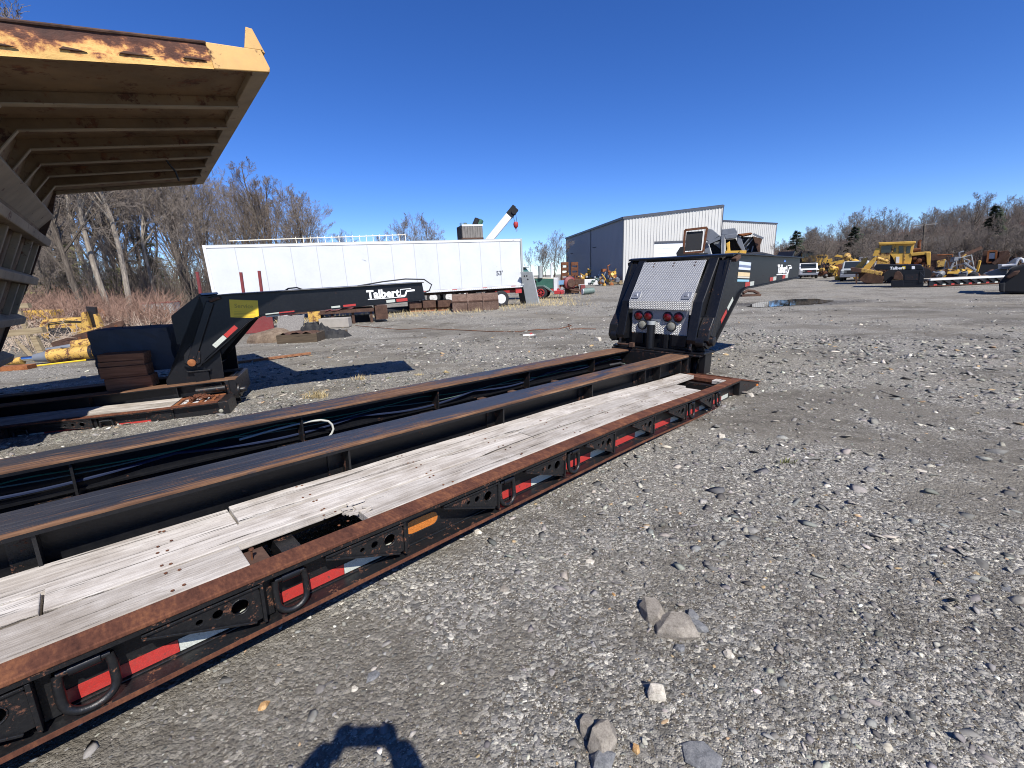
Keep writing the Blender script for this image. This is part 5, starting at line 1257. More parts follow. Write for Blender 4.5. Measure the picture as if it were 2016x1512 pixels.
# maroon stakes
for px, top, bot, lb in ((388, 535, 590, 'short maroon stake leaning beside the second gooseneck'), (474, 536, 600, 'maroon stake standing in front of the semi trailer, left of two'), (510, 533, 600, 'maroon stake standing in front of the semi trailer, right of two')):
    Y = 18.5; p = atY(px, top, Y); q = atY(px+6, bot, Y); q.z = float(terrain(q.x, q.y))
    m = MB(); m.bar(q, p, .10, .07, (0, 1, 0)); tag(m.build('stake', MT['maroon']), lb, 'stake')
# black pipes lying in the grass below the semi trailer
pp1, pp2 = G(750, 619), G(905, 606)
for i in range(2):
    m = MB(); o_ = Vector((0, .35*i, .17)); n_ = 12; m.tube([pp1.lerp(pp2, t/n_)+o_ for t in range(n_+1)], .17, 12); tag(m.build('pipe', MT['dusty_black'], None, True), 'black pipe lying on the ground below the semi trailer, nearer of the pair' if i == 0 else 'black pipe lying on the ground below the semi trailer, behind the other', 'pipe')
for px, py, w, h, lb in ((815, 586, .7, .36, 'rusty steel tub under the semi trailer, left of three'), (842, 586, .75, .40, 'rusty steel tub under the semi trailer, middle of three'), (872, 583, .8, .38, 'rusty steel tub under the semi trailer, right of three')):
    P = atY(px, py, 26); P.z = float(terrain(P.x, P.y)); tb = thing('steel_tub', lb, 'tub', frame(P, sxd)); b = MB(); b.box(-w/2, w/2, -.4, .4, .25, .28); b.box(-w/2, w/2, -.43, -.40, .25, .25+h); b.box(-w/2, w/2, .40, .43, .25, .25+h); b.box(-w/2, -w/2+.03, -.40, .40, .28, .25+h); b.box(w/2-.03, w/2, -.40, .40, .28, .25+h)
    b.build('tub', MT['rust_brown'], tb); b = MB(); b.box(-w/2, w/2, -.3, -.2, 0, .249); b.box(-w/2, w/2, .2, .3, 0, .249); b.build('skid', MT['timber'], tb)
# scrap heap
MT['fender'] = rusty('faded_tan_fender', (.06, .04, .028), (.15, .11, .078), (.24, .19, .14), 2.5)
MT['tray_wood'] = timber('muddy_brown_wood', (.04, .03, .022), (.12, .09, .06))
def slab(px, py, size, lb, mat, cat, rz=0, tilt=0, nm='scrap_plate', bend=0):
    sx_, sy_, sz_ = size; o = MB(); n = 8; vs = []
    for i in range(n+1):
        x = -sx_/2+sx_*i/n; z = bend*math.sin(math.pi*i/n)
        j = random.uniform(-.05, .05)*sy_
        vs += [(x, -sy_/2+j, z), (x, sy_/2+j, z), (x, sy_/2+j, z+sz_), (x, -sy_/2+j, z+sz_)]
    o.add(vs, [(i*4+k_, i*4+(k_+1) % 4, i*4+4+(k_+1) % 4, i*4+4+k_) for i in range(n) for k_ in range(4)]+[(0, 1, 2, 3), (4*n+3, 4*n+2, 4*n+1, 4*n)])
    ob = o.build(nm, MT[mat]); ob.location = G(px, py)+Vector((0, 0, .02+abs(math.sin(tilt))*sy_/2)); ob.rotation_euler = (tilt, 0, rz); tag(ob, lb, cat); return ob
b = MB(); b.lathe([(.80, 0), (.78, .10), (.66, .26), (.46, .36), (.22, .41), (.03, .42)], (0, 0, 0), (0, 0, 1), 9); b.xf(lambda p: Vector((p.x*1.0, p.y*.6, p.z*(1+.12*math.sin(p.x*5))))); ob = b.build('fender', MT['fender']); ob.location = G(537, 672); ob.rotation_euler = (0, 0, .2); tag(ob, 'domed rusty tan fender lying at the left end of the scrap heap', 'fender')
hb = thing('wooden_tray', 'open wooden tray full of dirt in the middle of the scrap heap', 'tray', frame(G(595, 672), (1, .1, 0)))
for a in ((-.62, .62, -.42, -.36, 0, .28), (-.62, .62, .36, .42, 0, .28), (-.62, -.56, -.36, .36, 0, .28), (.56, .62, -.36, .36, 0, .28)):
    m = MB(); m.box(*a); m.build('board', MT['tray_wood'], hb)
m = MB(); r = random.Random(4); vs = [(x, y, .20+r.uniform(0, .16)) for x in np.linspace(-.56, .56, 9) for y in np.linspace(-.36, .36, 6)]; m.add(vs, [(i*6+j, (i+1)*6+j, (i+1)*6+j+1, i*6+j+1) for i in range(8) for j in range(5)]); m.build('dirt', MT['rust_brown'], hb)
slab(575, 655, (1.0, .8, .05), 'grey board propped behind the wooden tray of the scrap heap', 'crate_wood', 'board', .1, .9, 'board')
def rag(px, py, sx_, sy_, h, rz, lb, seed):
    r = random.Random(seed); a, b_ = 22, 10; vs = []
    for i in range(a+1):
        for j in range(b_+1):
            u, v_ = i/a*2-1, j/b_*2-1; e = max(0, 1-(u*u)**1.5)*max(0, 1-v_*v_); q = math.sin(u*9+seed)*math.sin(v_*5+u*3)
            vs.append((u*sx_/2*(1+.12*math.sin(v_*4+seed)), v_*sy_/2*(1+.2*math.sin(u*5+seed)), h*e**.6*(.75+.3*q)+r.uniform(-.02, .03)*(e > 0)))
    o = MB(); o.add(vs, [(i*(b_+1)+j, (i+1)*(b_+1)+j, (i+1)*(b_+1)+j+1, i*(b_+1)+j+1) for i in range(a) for j in range(b_)])
    ob = o.build('tarp', MT['tarp']); ob.matrix_world = frame(G(px, py), (math.cos(rz), math.sin(rz), 0)); tag(ob, lb, 'tarp')
rag(622, 655, 1.5, .6, .42, -.5, 'dark ragged tarp roll lying across the back of the scrap heap', 3)
rag(650, 664, 1.3, .8, .30, .1, 'dark ragged tarp heap at the right end of the scrap heap', 7)
slab(665, 658, (.7, .25, .12), 'brown timber end under the dark tarp of the scrap heap', 'tray_wood', 'timber', .3, 0, 'timber')
cbk = MB(); cbk.box(-.62, .62, -.25, .25, 0, .40); ob = cbk.build('concrete_block', MT['concrete'], None, bevel=.02); ob.matrix_world = frame(G(662, 644), (1, .05, 0)); tag(ob, 'pale weathered concrete block resting behind the scrap heap', 'block')
# caulking tube, rod, boards on the ground
ct = thing('sealant_tube', 'white sealant tube with a red cap dropped on the open gravel', 'tube', frame(G(1042, 662)+Vector((0, 0, .03)), (1, .12, 0)))
m = MB(); m.tube([(-.19, 0, 0), (.13, 0, 0)], .032, 12); m.tube([(.13, 0, 0), (.14, 0, 0), (.20, 0, 0)], [.032, .012, .006], 10); m.build('body', MT['white'], ct, smooth=True)
m = MB(); m.tube([(.02, -.01, .028), (.06, .0, .06), (.09, 0, .045)], .022, 8); m.build('cap', MT['red'], ct, smooth=True)
m = MB(); pts = [G(*p)+Vector((0, 0, .02+h)) for p, h in (((700, 642), 0), ((790, 650), 0), ((830, 649), .02), ((900, 651), .01), ((960, 654), .01), ((1020, 654), 0), ((1060, 651), .02), ((1100, 650), .02), ((1125, 647), .08), ((1118, 645), .10), ((1122, 651), .03), ((1145, 649), .01), ((1173, 649), 0))]
tag(m.tube(pts, .014, 5).build('steel_rod', MT['rust'], None, True), 'thin bent rusty rod trailing across the gravel towards the upright gooseneck', 'rod')
pA, pB = G(466, 716), G(612, 699)
m = MB(); m.bar(pA+Vector((0, 0, .03)), pB+Vector((0, 0, .05)), .09, .05); tag(m.build('board', MT['timber']), 'narrow board lying in the shadow of the second gooseneck', 'board')
# grass tufts
def tuft(px, py, n, h, lb, mat='drygrass', grp=None):
    P = G(px, py); m = MB(); r = random.Random(int(px+py))
    for i in range(n):
        a = r.uniform(0, 6.28); R = r.uniform(0, .14)*h/.2; p = P+Vector((R*math.cos(a)*1.6, R*math.sin(a), 0)); d = Vector((r.gauss(0, .4), r.gauss(0, .3), 1)).normalized(); L = h*r.uniform(.5, 1.1)
        s = Vector((-d.y, d.x, 0)).normalized()*.004 if abs(d.x)+abs(d.y) > .01 else Vector((.004, 0, 0))
        q = p+d*L*.6; e = q+(d+Vector((r.gauss(0, .4), r.gauss(0, .4), -.2)))*L*.4
        m.add([p-s, p+s, q+s*.8, q-s*.8, e], [(0, 1, 2, 3), (3, 2, 4)])
    tag(m.build('grass_tuft', MT[mat]), lb, 'grass', grp)
tuft(624, 786, 170, .17, 'dry yellow grass tuft beyond the long trailer, biggest of the gravel tufts'); tuft(712, 750, 70, .14, 'thin dry grass tuft between the decks'); tuft(768, 748, 50, .08, 'small green weed on gravel behind the long trailer', 'budleaf'); tuft(825, 742, 80, .08, 'low dry tuft right behind the far beam of the long trailer'); tuft(880, 737, 80, .07, 'faint dry tuft far along behind the far beam of the long trailer'); tuft(1548, 915, 40, .06, 'tiny weed on the gravel at the right of the trailer front', 'budleaf')
m = MB(); r = random.Random(17)
for i in range(2300):
    if i < 1200: px, py = r.uniform(760, 1030), 0; P = SL.lerp(SR, r.random())+Vector((0, r.uniform(-3.2, 1.0), 0))
    else: px = r.gauss(1085, 32); P = G(px, r.uniform(577, 604))
    P.z = float(terrain(P.x, P.y)); d = Vector((r.gauss(0, .5), r.gauss(0, .4), 1)).normalized(); L = r.uniform(.05, .32); s = Vector((.012, .004, 0))
    m.add([P-s, P+s, P+d*L], [(0, 1, 2)])
o = m.build('dry_grass', MT['drygrass']); o['kind'] = 'stuff'

# yellow machine parts and lumber by the bramble edge
def gthing(nm, lb, cat, px, py, dx=(1, .2, 0)): return thing(nm, lb, cat, frame(G(px, py), dx))
cy = gthing('hydraulic_cylinder', 'front yellow hydraulic cylinder with a shiny rod lying in front of the brambles', 'cylinder', 118, 714, (1, .28, 0))
m = MB(); m.tube([(-.25, 0, .30), (1.6, 0, .34)], .27, 18); m.build('barrel', MT['yellow_old'], cy, smooth=True)
m = MB(); m.tube([(-.75, 0, .26), (-.25, 0, .29)], [.15, .24], 16); m.build('gland', MT['grey_machine'], cy, smooth=True)
m = MB(); m.tube([(-1.15, 0, .25), (-.75, 0, .26)], .10, 12); m.build('rod', MT['chrome'], cy, smooth=True)
m = MB(); m.tube([(-1.75, 0, .16), (-1.15, 0, .20)], [.10, .16], 12); m.build('rod_eye', MT['yellow_old'], cy, smooth=True); cy.scale = (.66,)*3
m = MB(); m.tube([(1.15, 0, .335), (1.27, 0, .335)], .30, 18); m.tube([(.2, -.05, .60), (.5, -.1, .56), (.6, -.2, .30), (.3, -.25, .12)], .02, 6); m.build('band', MT['black_worn'], cy, smooth=True)
m = MB(); m.box(1.62, 2.5, -.28, .1, .05, .62); m.build('head_block', MT['yellow_old'], cy, bevel=.03)
m = MB(); m.lathe([(.16, 0), (.16, .02), (.09, .02)], (2.0, -.285, .34), (0, -1, 0), 18); m.build('port', MT['rust_orange'], cy)
cy2 = gthing('hydraulic_cylinder', 'second yellow hydraulic cylinder lying right behind the front one', 'cylinder', 175, 695, (1, .3, 0))
m = MB(); m.tube([(-.6, .1, .42), (2.4, .1, .72)], .26, 16); m.build('barrel', MT['yellow_old'], cy2, smooth=True); m = MB(); m.tube([(-2.0, .1, .22), (-.6, .1, .40)], .14, 12); m.build('rod', MT['grey_machine'], cy2, smooth=True); cy2.scale = (.6,)*3
tf = gthing('slotted_plate', 'brown rusty slotted plate leaning behind the yellow cylinders', 'plate', 140, 696, (1, .25, .18))
m = MB(); m.prism([(-.9, .0), (2.6, .45), (2.6, 1.1), (-.95, .75)], .5, .56); m.build('plate', MT['rust_brown'], tf)
for i in range(6):
    tf.scale = (.6,)*3; m = MB(); x = .3+i*.36; m.prism([(x, .42+x*.12), (x+.14, .43+x*.12), (x+.16, .70+x*.12), (x+.02, .69+x*.12)], .485, .499); m.build('slot', MT['rust'], tf)
yf_ = gthing('forked_bracket', 'yellow forked machine frame standing up beside the dark concrete block', 'frame', 183, 690, (1, .2, 0))
m = MB(); m.prism([(-.3, .2), (.35, .2), (.45, .9), (.25, 1.55), (.12, 1.52), (.2, .95), (-.02, .95), (-.15, 1.6), (-.28, 1.55), (-.35, .9)], .0, .18); m.build('fork', MT['yellow_old'], yf_, bevel=.02)
m = MB(); m.box(-.2, .12, .18, .3, .9, 1.8); m.build('black_link', MT['black_worn'], yf_); yf_.scale = (.78,)*3; yf_.rotation_euler.y = .15
yt = gthing('fuel_tank', 'yellow rounded machine tank lying among the brambles', 'tank', 142, 668, (1, .2, 0))
m = MB(); m.prism([(-.75, .1), (-.85, .5), (-.6, .85), (.5, .85), (.85, .5), (.8, .1)], -.3, .35); m.build('tank', MT['yellow_old'], yt, bevel=.06); m = MB(); m.box(-.45, .25, -.34, -.301, .2, .5); m.tube([(-.5, -.33, .1), (-.4, -.35, .7), (.2, -.35, .75), (.7, -.33, .7)], .02, 6); m.build('hose', MT['rubber'], yt)
yh = gthing('machine_hood', 'yellow machine hood half sunk in the brambles', 'hood', 96, 655, (1, .2, 0))
m = MB(); m.prism([(-.55, .6), (-.45, 1.05), (.55, 1.0), (.6, .7), (.35, .2), (.25, .7)], -.4, .4); m.build('hood', MT['yellow'], yh, bevel=.03)
for px, py, lb in ((200, 640, 'small orange rusty lump on the brambles left of the concrete block'),):
    P = G(px, py); o = MB(); o.lathe([(.08, -.2), (.30, -.1), (.33, .1), (.1, .25)], (0, 0, .5), (0.3, -.9, .2), 12); q = o.build('rusty_drum', MT['rust_orange'], None, True); q.location = P; tag(q, lb, 'drum')
wm = gthing('scrap_bin', 'pale crumpled sheet metal bin at the edge of the wood behind the concrete block', 'bin', 322, 628, (1, .2, 0)); m = MB(); m.box(-.7, .8, -.4, .4, .0, .9); m.build('bin', MT['galv'], wm)
m = MB(); m.box(-.75, .85, -.45, .45, .9, .95); m.build('lid', MT['maroon'], wm)
def sawhorse(px, py, lb, w, h):
    o = gthing('wooden_trestle', lb, 'frame', px, py, (1, .15, 0))
    m = MB(); m.bar((-w/2, 0, h), (w/2, 0, h+.12), .14, .16); m.build('top_board', MT['drywood'], o)
    for s_ in (-1, 1):
        m = MB(); m.bar((s_*w*.35, 0, h-.05), (s_*w*.35+.15*s_, -.05, -.02), .14, .10, (0, 1, 0)); m.build('leg', MT['drywood'], o)
sawhorse(28, 716, 'dry wooden frame with a flat top board in front of the brambles', 1.9, .75)
sawhorse(6, 690, 'taller wooden frame standing behind the first among the brambles', 2.4, 1.35)
m = MB(); m.bar(G(70, 712)+Vector((0, 0, .0)), G(38, 640)+Vector((0, -1.2, .75)), .10, .08); tag(m.build('pole', MT['drywood']), 'slender wooden pole leaning over the brambles beside the wooden frame', 'pole')
m = MB(); m.tube([G(10, 730)+Vector((0, 0, .03)), G(60, 724)+Vector((0, 0, .03)), G(110, 718)+Vector((0, 0, .03)), G(170, 711)+Vector((0, 0, .03))], .02, 5); tag(m.build('strap', MT['sticker']), 'yellow strap lying on the ground in front of the cylinders', 'strap')
b = MB(); b.box(-.6, .5, -.15, .15, 0, .10); q = b.build('steel_bar', MT['rust_orange']); q.matrix_world = frame(G(15, 729), (1, .25, 0)); tag(q, 'short orange rusty bar on the gravel at the left edge', 'bar')

# ------------------------------------------------------------------ old green truck and the scrap row towards the warehouse
gt = thing('old_truck', 'old green truck with red spoked wheel parked at the end of the semi trailer', 'truck', frame(G(1066, 589), (1, -.25, 0)))
m = MB(); m.prism([(-2.3, .75), (-2.3, 2.35), (-1.45, 2.42), (-.95, 1.75), (-.75, 1.62), (-.7, .75)], -.2, 1.5); m.build('cab', MT['green'], gt, bevel=.05)
m = MB(); m.box(-2.35, -1.2, -.25, 1.55, 2.42, 2.52); m.build('cab_roof', MT['white'], gt, bevel=.04)
m = MB(); m.prism([(-1.95, 1.70), (-1.9, 2.25), (-1.52, 2.28), (-1.2, 1.72)], -.215, -.201); m.build('window', MT['glass'], gt)
m = MB(); m.prism([(-.70, .85), (-.70, 1.62), (.95, 1.52), (.95, .72), (.5, .80), (.1, 1.0)], .15, 1.15); m.build('bonnet', MT['green'], gt, bevel=.05)
m = MB(); m.prism([(-.7, 1.60), (-.7, 1.66), (.97, 1.57), (.97, 1.50)], .13, 1.17); m.build('bonnet_top', MT['cream_rail'], gt)
m = MB(); m.box(.95, 1.18, .05, 1.25, .55, 1.56); m.build('radiator', MT['white'], gt, bevel=.03)
m = MB(); m.box(1.0, 1.55, -.05, 1.35, .35, .62); m.box(1.5, 1.62, -.1, 1.4, .32, .55); m.build('bumper', MT['red'], gt, bevel=.02)
m = MB(); fpts = [(-.85, .55), (-.80, .80), (-.45, 1.03), (.25, 1.03), (.62, .80), (.95, .52), (.95, .48), (.55, .74), (.2, .97), (-.4, .97), (-.72, .76), (-.78, .52)]; m.prism(fpts, -.35, .2); m.build('mudguard', MT['teal'], gt)
wheel(gt, (0, -.18, .50), (0, -1, 0), .50, .30, 'rubber'); wheel(gt, (0, 1.4, .50), (0, 1, 0), .50, .30, 'red')
m = MB()
for i in range(7):
    a = i*2*math.pi/7; m.bar((0, -.33, .5), (.25*math.cos(a), -.34, .5+.25*math.sin(a)), .03, .08, (0, 1, 0))
m.tube([(.27*math.cos(t), -.335, .5+.27*math.sin(t)) for t in [i*2*math.pi/20 for i in range(20)]], .03, 6, closed=True); m.lathe([(.09, 0), (.07, .06)], (0, -.34, .5), (0, -1, 0), 12); m.build('spoked_rim', MT['red'], gt)
m = MB(); m.tube([(-.05, .1, 1.6), (-.05, .1, 2.5)], .17, 14); m.build('air_cleaner', MT['galv'], gt, smooth=True)
m = MB(); m.tube([(-.62, .0, 1.0), (-.62, .0, 1.4), (-.5, 0, 1.5)], .26, 12); m.build('battery_canister', MT['black_worn'], gt, smooth=True)
m = MB(); m.tube([(.78, .3, 1.5), (.78, .3, 2.62), (.92, .3, 2.66)], .09, 10); m.build('exhaust_stack', MT['white'], gt, smooth=True)
m = MB(); m.box(-4.5, 1.2, .1, 1.3, .55, .75); m.build('chassis', MT['red'], gt)
for x in (-3.6,):
    for y in (-.05, 1.3): wheel(gt, (x, y, .5), (0, -1 if y < 1 else 1, 0), .5, .3, 'red')
# dismantled machines beyond the truck
rr = random.Random(9)
def junk(px, py, w, h, n, mats, lb, seed, cat='machine part', nm='machine_part'):
    r = random.Random(seed); o = thing(nm, lb, cat, frame(G(px, py), (1, r.uniform(-.2, .2), 0)))
    for i in range(n):
        m = MB(); t = r.random(); s_ = min(w*r.uniform(.10, .26), r.uniform(.3, .6)); x, y = r.uniform(-.42, .42)*w, r.uniform(-.3, .3)*w; z = r.uniform(.0, 1)*(h-s_)*max(.25, 1-abs(x)/w*1.3)
        if z > .15 and i > 2: z = z*.9
        if t < .4: m.lathe([(s_*.5, 0), (s_*.62, s_*.2), (s_*.55, s_*.8), (s_*.3, s_)], (x, y, max(z, 0)+s_*.3), (r.gauss(0, 1), r.gauss(0, 1), r.gauss(0, .6)), 12)
        elif t < .72:
            R = Matrix.Rotation(r.uniform(0, 3), 4, 'Z') @ Matrix.Rotation(r.uniform(-.5, .5), 4, 'X'); R.translation = Vector((x, y, max(z, 0)+s_*.4)); m.box(-s_*.6, s_*.6, -s_*.35, s_*.35, -s_*.4, s_*.4, R)
        else:
            p = Vector((x, y, max(z, 0)+.05)); m.tube([p, p+Vector((r.uniform(-.5, .5)*s_, r.uniform(-.5, .5)*s_, s_*r.uniform(.8, 1.6))), p+Vector((r.uniform(-1, 1)*s_, r.uniform(-.5, .5)*s_, s_*r.uniform(1.4, 2.2)))], s_*.16, 7)
        m.build('component', MT[r.choice(mats)], o, t < .4 or t >= .72)
    return o
eng = thing('old_engine', 'maroon round cased machine on a rusty stand beside the green truck', 'machine', frame(G(1129, 579), (1, .1, 0)))
eng.scale = (.74,)*3
m = MB(); m.lathe([(.2, -.5), (.75, -.42), (.78, .3), (.5, .5)], (-.55, 0, 1.35), (.25, -1, .1), 22); m.build('round_casing', MT['maroon'], eng, smooth=True)
m = MB(); m.lathe([(.5, 0), (.5, .1), (.2, .12)], (-.42, -.5, 1.35), (.25, -1, .1), 20); m.build('flywheel', MT['rust_brown'], eng, smooth=True)
for bx in ((.1, 1.3, -.4, .5, 1.15, 1.75), (-1.6, -.9, -.2, .4, .95, 1.5)):
    m = MB(); m.box(*bx); m.build('engine_block', MT['rust_brown'], eng, bevel=.04)
m = MB(); m.box(-2.0, -.9, -.3, -.1, 1.2, 1.7); m.build('blue_cover', MT['blue'], eng, bevel=.02)
m = MB(); m.prism([(.75, 0), (1.45, 0), (1.3, 1.1), (.8, 1.1)], -.5, -.2); m.build('stand', MT['maroon'], eng)
m = MB(); m.tube([(-.9, -.3, .9), (-.3, -.4, .5), (.5, -.4, .35), (1.0, -.3, .6)], .13, 8); m.box(-1.0, .7, 0, .4, .1, .9); m.build('exhaust_manifold', MT['rust_brown'], eng)
m = MB(); m.tube([(.2, 0, 1.7), (.2, 0, 2.3)], .12, 8); m.tube([(.9, 0, 1.7), (.9, .1, 2.5)], .05, 6); m.build('pipe', MT['rust'], eng)
mo = thing('electric_motor', 'small grey green motor lying on the gravel right of the maroon machine', 'motor', frame(G(1157, 580), (1, .3, 0))); m = MB(); m.tube([(-.45, 0, .28), (.55, 0, .32)], .26, 16); m.build('body', MT['teal'], mo, smooth=True); m = MB(); m.lathe([(.24, 0), (.24, .05), (.10, .05)], (-.46, 0, .28), (-1, 0, 0), 16); m.build('flange', MT['white'], mo)
junk(1109, 574, 1.9, 1.9, 12, ['red', 'red', 'rust', 'galv'], 'heap of red machine parts in front of the green truck', 41)
for px, top, lb in ((1112, 516, 'rusty orange ladder frame standing upright, left of two by the warehouse'), (1131, 516, 'rusty orange ladder frame standing upright, right of two by the warehouse')):
    P = atY(px, 556, 52); P.z = float(terrain(P.x, P.y)); T_ = atY(px, top, 52); h = T_.z-P.z; o = thing('steel_rack', lb, 'rack', frame(P, (1, .3, 0)))
    for x in (-.38, .38):
        m = MB(); m.box(x-.06, x+.06, -.1, .1, 0, h); m.build('post', MT['rust'], o)
    for i in range(5):
        m = MB(); m.box(-.32, .32, -.08, .08, h*(.12+.19*i), h*(.12+.19*i)+h*.12); m.build('crosspiece', MT['rust'], o)
for i, (px, py, w, h, lb) in enumerate(((1118, 560, 2.6, 2.3, 'heap of yellow machine castings in front of the left rusty rack'), (1145, 559, 2.6, 2.0, 'low heap of yellow castings just right of the rusty racks'), (1160, 559, 3.0, 2.6, 'middle heap of yellow castings against the grey warehouse wall'), (1180, 558, 2.6, 2.1, 'heap of yellow and rusty castings left of the tallest heap'))):
    junk(px, py, w, h, 26, ['yellow', 'yellow', 'yellow_old', 'white', 'rust_brown'], lb, 60+i)
junk(1196, 562, 2.9, 3.0, 30, ['yellow', 'yellow_old', 'rust_orange', 'grey_machine'], 'tallest heap of yellow castings near the warehouse corner', 70)
junk(1172, 562, 1.9, 1.7, 12, ['teal', 'teal', 'grey_machine'], 'grey green engine standing in front of the yellow castings', 71)
b = MB(); b.box(-1.3, 1.5, -.3, .3, .0, .9); q = b.build('white_tank', MT['white'], None, bevel=.1); q.matrix_world = frame(G(1157, 562), (1, 0, 0)); tag(q, 'long white tank lying under the yellow castings', 'tank')
for i, (px, lb) in enumerate(((1212, 'low stack of pale boards at the warehouse corner'), (1232, 'second low stack of boards at the warehouse corner, further right'))):
    o = thing('board_stack', lb, 'boards', frame(G(px, 560), (1, 0, 0)))
    for j in range(3):
        m = MB(); m.box(-1.1, 1.1, -.5+.02*j, .5, .12+.17*j, .2+.17*j); m.build('board', MT['drywood'], o)
        m = MB(); m.box(-.9, -.75, -.5, .5, .03+.17*j, .119+.17*j); m.box(.75, .9, -.5, .5, .03+.17*j, .119+.17*j); m.build('spacer', MT['drywood'], o)
b = MB(); b.box(-.5, .5, -.4, .4, 0, 1.3); q = b.build('steel_cabinet', MT['rust_orange']); q.matrix_world = frame(G(1206, 560), (1, 0, 0)); tag(q, 'rusty orange cabinet beside the tallest heap of castings', 'cabinet')
# barrels and bits on the yard seen below the neck
b = MB(); b.tube([(-.5, 0, .2), (-.2, .1, .34), (.2, .1, .3), (.5, 0, .12)], .09, 7); b.box(-.6, .6, -.1, .2, 0, .12); q = b.build('scrap_iron', MT['rust_brown']); q.matrix_world = frame(G(1478, 583), (1, 0, 0)); tag(q, 'low heap of scrap iron on the gravel under the neck of the upright gooseneck', 'scrap')
# ------------------------------------------------------------------ machines in the far yard
class Face:
    """a frame standing on the yard, facing the path; L(px, py) reads a point of its front plane in metres"""
    def __init__(s, px, dist_y=None, py=None, turn=0.0):
        P = G(px, py) if py is not None else atY(px, 540, dist_y)
        P.z = float(terrain(P.x, P.y)); d = Vector((P.x, P.y, 0)).normalized(); x = Vector((d.y, -d.x, 0)); x = Matrix.Rotation(turn, 3, 'Z') @ x
        s.M = frame(P, x); s.Mi = s.M.inverted(); s.P = P; s.n = s.M.to_3x3() @ Vector((0, 1, 0))
    def L(s, px, py): q = s.Mi @ onplane(px, py, s.P, s.n); return (q.x, q.z)
    def poly(s, *pts): return [s.L(*p) for p in pts]
# crusher standing behind the neck
F = Face(1415, 33)
cz_ = lambda x, y: (1320+x/10.08, 430+y/10.08)
crs = thing('rock_crusher', 'grey crushing machine with a black conveyor belt roll seen above the upright gooseneck', 'machine', F.M)
Lz = lambda x, y: F.L(*cz_(x, y))
def pz(*pts): return [Lz(*p) for p in pts]
m = MB(); m.prism(pz((320, 270), (640, 250), (600, 620), (280, 640)), -.05, .9); m.build('belt_drum', MT['rubber'], crs)
m = MB(); a, b_, c_, d__ = pz((290, 235), (725, 185), (650, 660), (255, 695)); 
for p, q in ((a, b_), (b_, c_), (c_, d__), (d__, a)): m.bar((p[0], -.12, p[1]), (q[0], -.12, q[1]), .16, .13, (0, 1, 0))
m.build('belt_frame', MT['rust'], crs)
m = MB(); m.prism(pz((700, 190), (830, 215), (980, 340), (780, 470), (690, 420)), .0, 1.2); m.prism(pz((680, 430), (740, 480), (830, 760), (660, 760)), .0, .25); m.build('side_plate', MT['grey_machine'], crs, bevel=.03)
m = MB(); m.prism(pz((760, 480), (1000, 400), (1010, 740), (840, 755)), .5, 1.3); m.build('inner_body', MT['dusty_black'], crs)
m = MB(); m.prism(pz((830, 480), (990, 440), (985, 600)), .35, .45); m.build('brace_plate', MT['grey_machine'], crs)
p, q = Lz(735, 495), Lz(1075, 350); m = MB(); m.bar((p[0], -.1, p[1]), (q[0], -.1, q[1]), .2, .14, (0, 1, 0)); p, q = Lz(1040, 330), Lz(1040, 750); m.bar((p[0], -.1, p[1]), (q[0], -.1, q[1]), .2, .26, (0, 1, 0)); m.build('upright', MT['grey_machine'], crs)
m = MB(); m.prism(pz((1020, 215), (1280, 185), (1330, 260), (1330, 320), (1010, 330)), .1, 1.1); m.build('engine_cover', MT['grey_machine'], crs, bevel=.04)
m = MB(); m.prism(pz((1070, 330), (1310, 300), (1340, 340), (1300, 390), (1090, 410)), -.05, .6); m.prism(pz((1330, 320), (1400, 380), (1500, 660), (1420, 650), (1320, 480)), .0, .5); m.build('fender', MT['grey_machine'], crs, bevel=.03)
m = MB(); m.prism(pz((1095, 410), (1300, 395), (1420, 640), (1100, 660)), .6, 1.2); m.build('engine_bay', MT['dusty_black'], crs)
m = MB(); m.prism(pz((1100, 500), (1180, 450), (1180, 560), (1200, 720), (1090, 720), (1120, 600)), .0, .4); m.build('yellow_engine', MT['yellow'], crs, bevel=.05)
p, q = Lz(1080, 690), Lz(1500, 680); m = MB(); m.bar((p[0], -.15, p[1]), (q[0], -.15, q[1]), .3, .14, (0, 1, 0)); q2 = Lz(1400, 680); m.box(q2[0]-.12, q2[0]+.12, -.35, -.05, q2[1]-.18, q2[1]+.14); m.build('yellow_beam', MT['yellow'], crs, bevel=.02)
m = MB(); m.prism(pz((1380, 360), (1640, 360), (1770, 720), (1480, 700)), .5, 1.5); m.build('hopper_shadow_side', MT['dusty_black'], crs)  # shaded side of the hopper, its shade put into the black colour
m = MB(); m.prism(pz((1640, 350), (1830, 400), (1790, 520), (1780, 720), (1750, 690)), .2, 1.8); m.build('hopper_side', MT['rust_brown'], crs)
m = MB(); m.prism(pz((1340, 310), (1600, 280), (1625, 300), (1440, 345)), -.1, 1.6); m.build('hopper_lip', MT['rust_orange'], crs)
m = MB()
for x0, y0, x1, y1 in ((1450, 400, 1380, 500), (1560, 400, 1440, 540), (1640, 400, 1490, 580), (1650, 540, 1600, 720), (1560, 600, 1500, 660)):
    p, q = Lz(x0, y0), Lz(x1, y1); m.bar((p[0], .42, p[1]), (q[0], .42, q[1]), .08, .09, (0, 1, 0))
p, q = Lz(1640, 310), Lz(1840, 400); m.bar((p[0], -.1, p[1]), (q[0], -.1, q[1]), .12, .16, (0, 1, 0)); m.build('hopper_rib', MT['grey_machine'], crs)
m = MB(); m.prism(pz((120, 690), (200, 570), (270, 560), (260, 700), (640, 690), (740, 690), (740, 780), (140, 800)), -.3, 1.4); m.build('track_frame', MT['dusty_black'], crs)
zb_ = Lz(140, 800)[1]; xa, xb = Lz(140, 800)[0], Lz(1780, 740)[0]
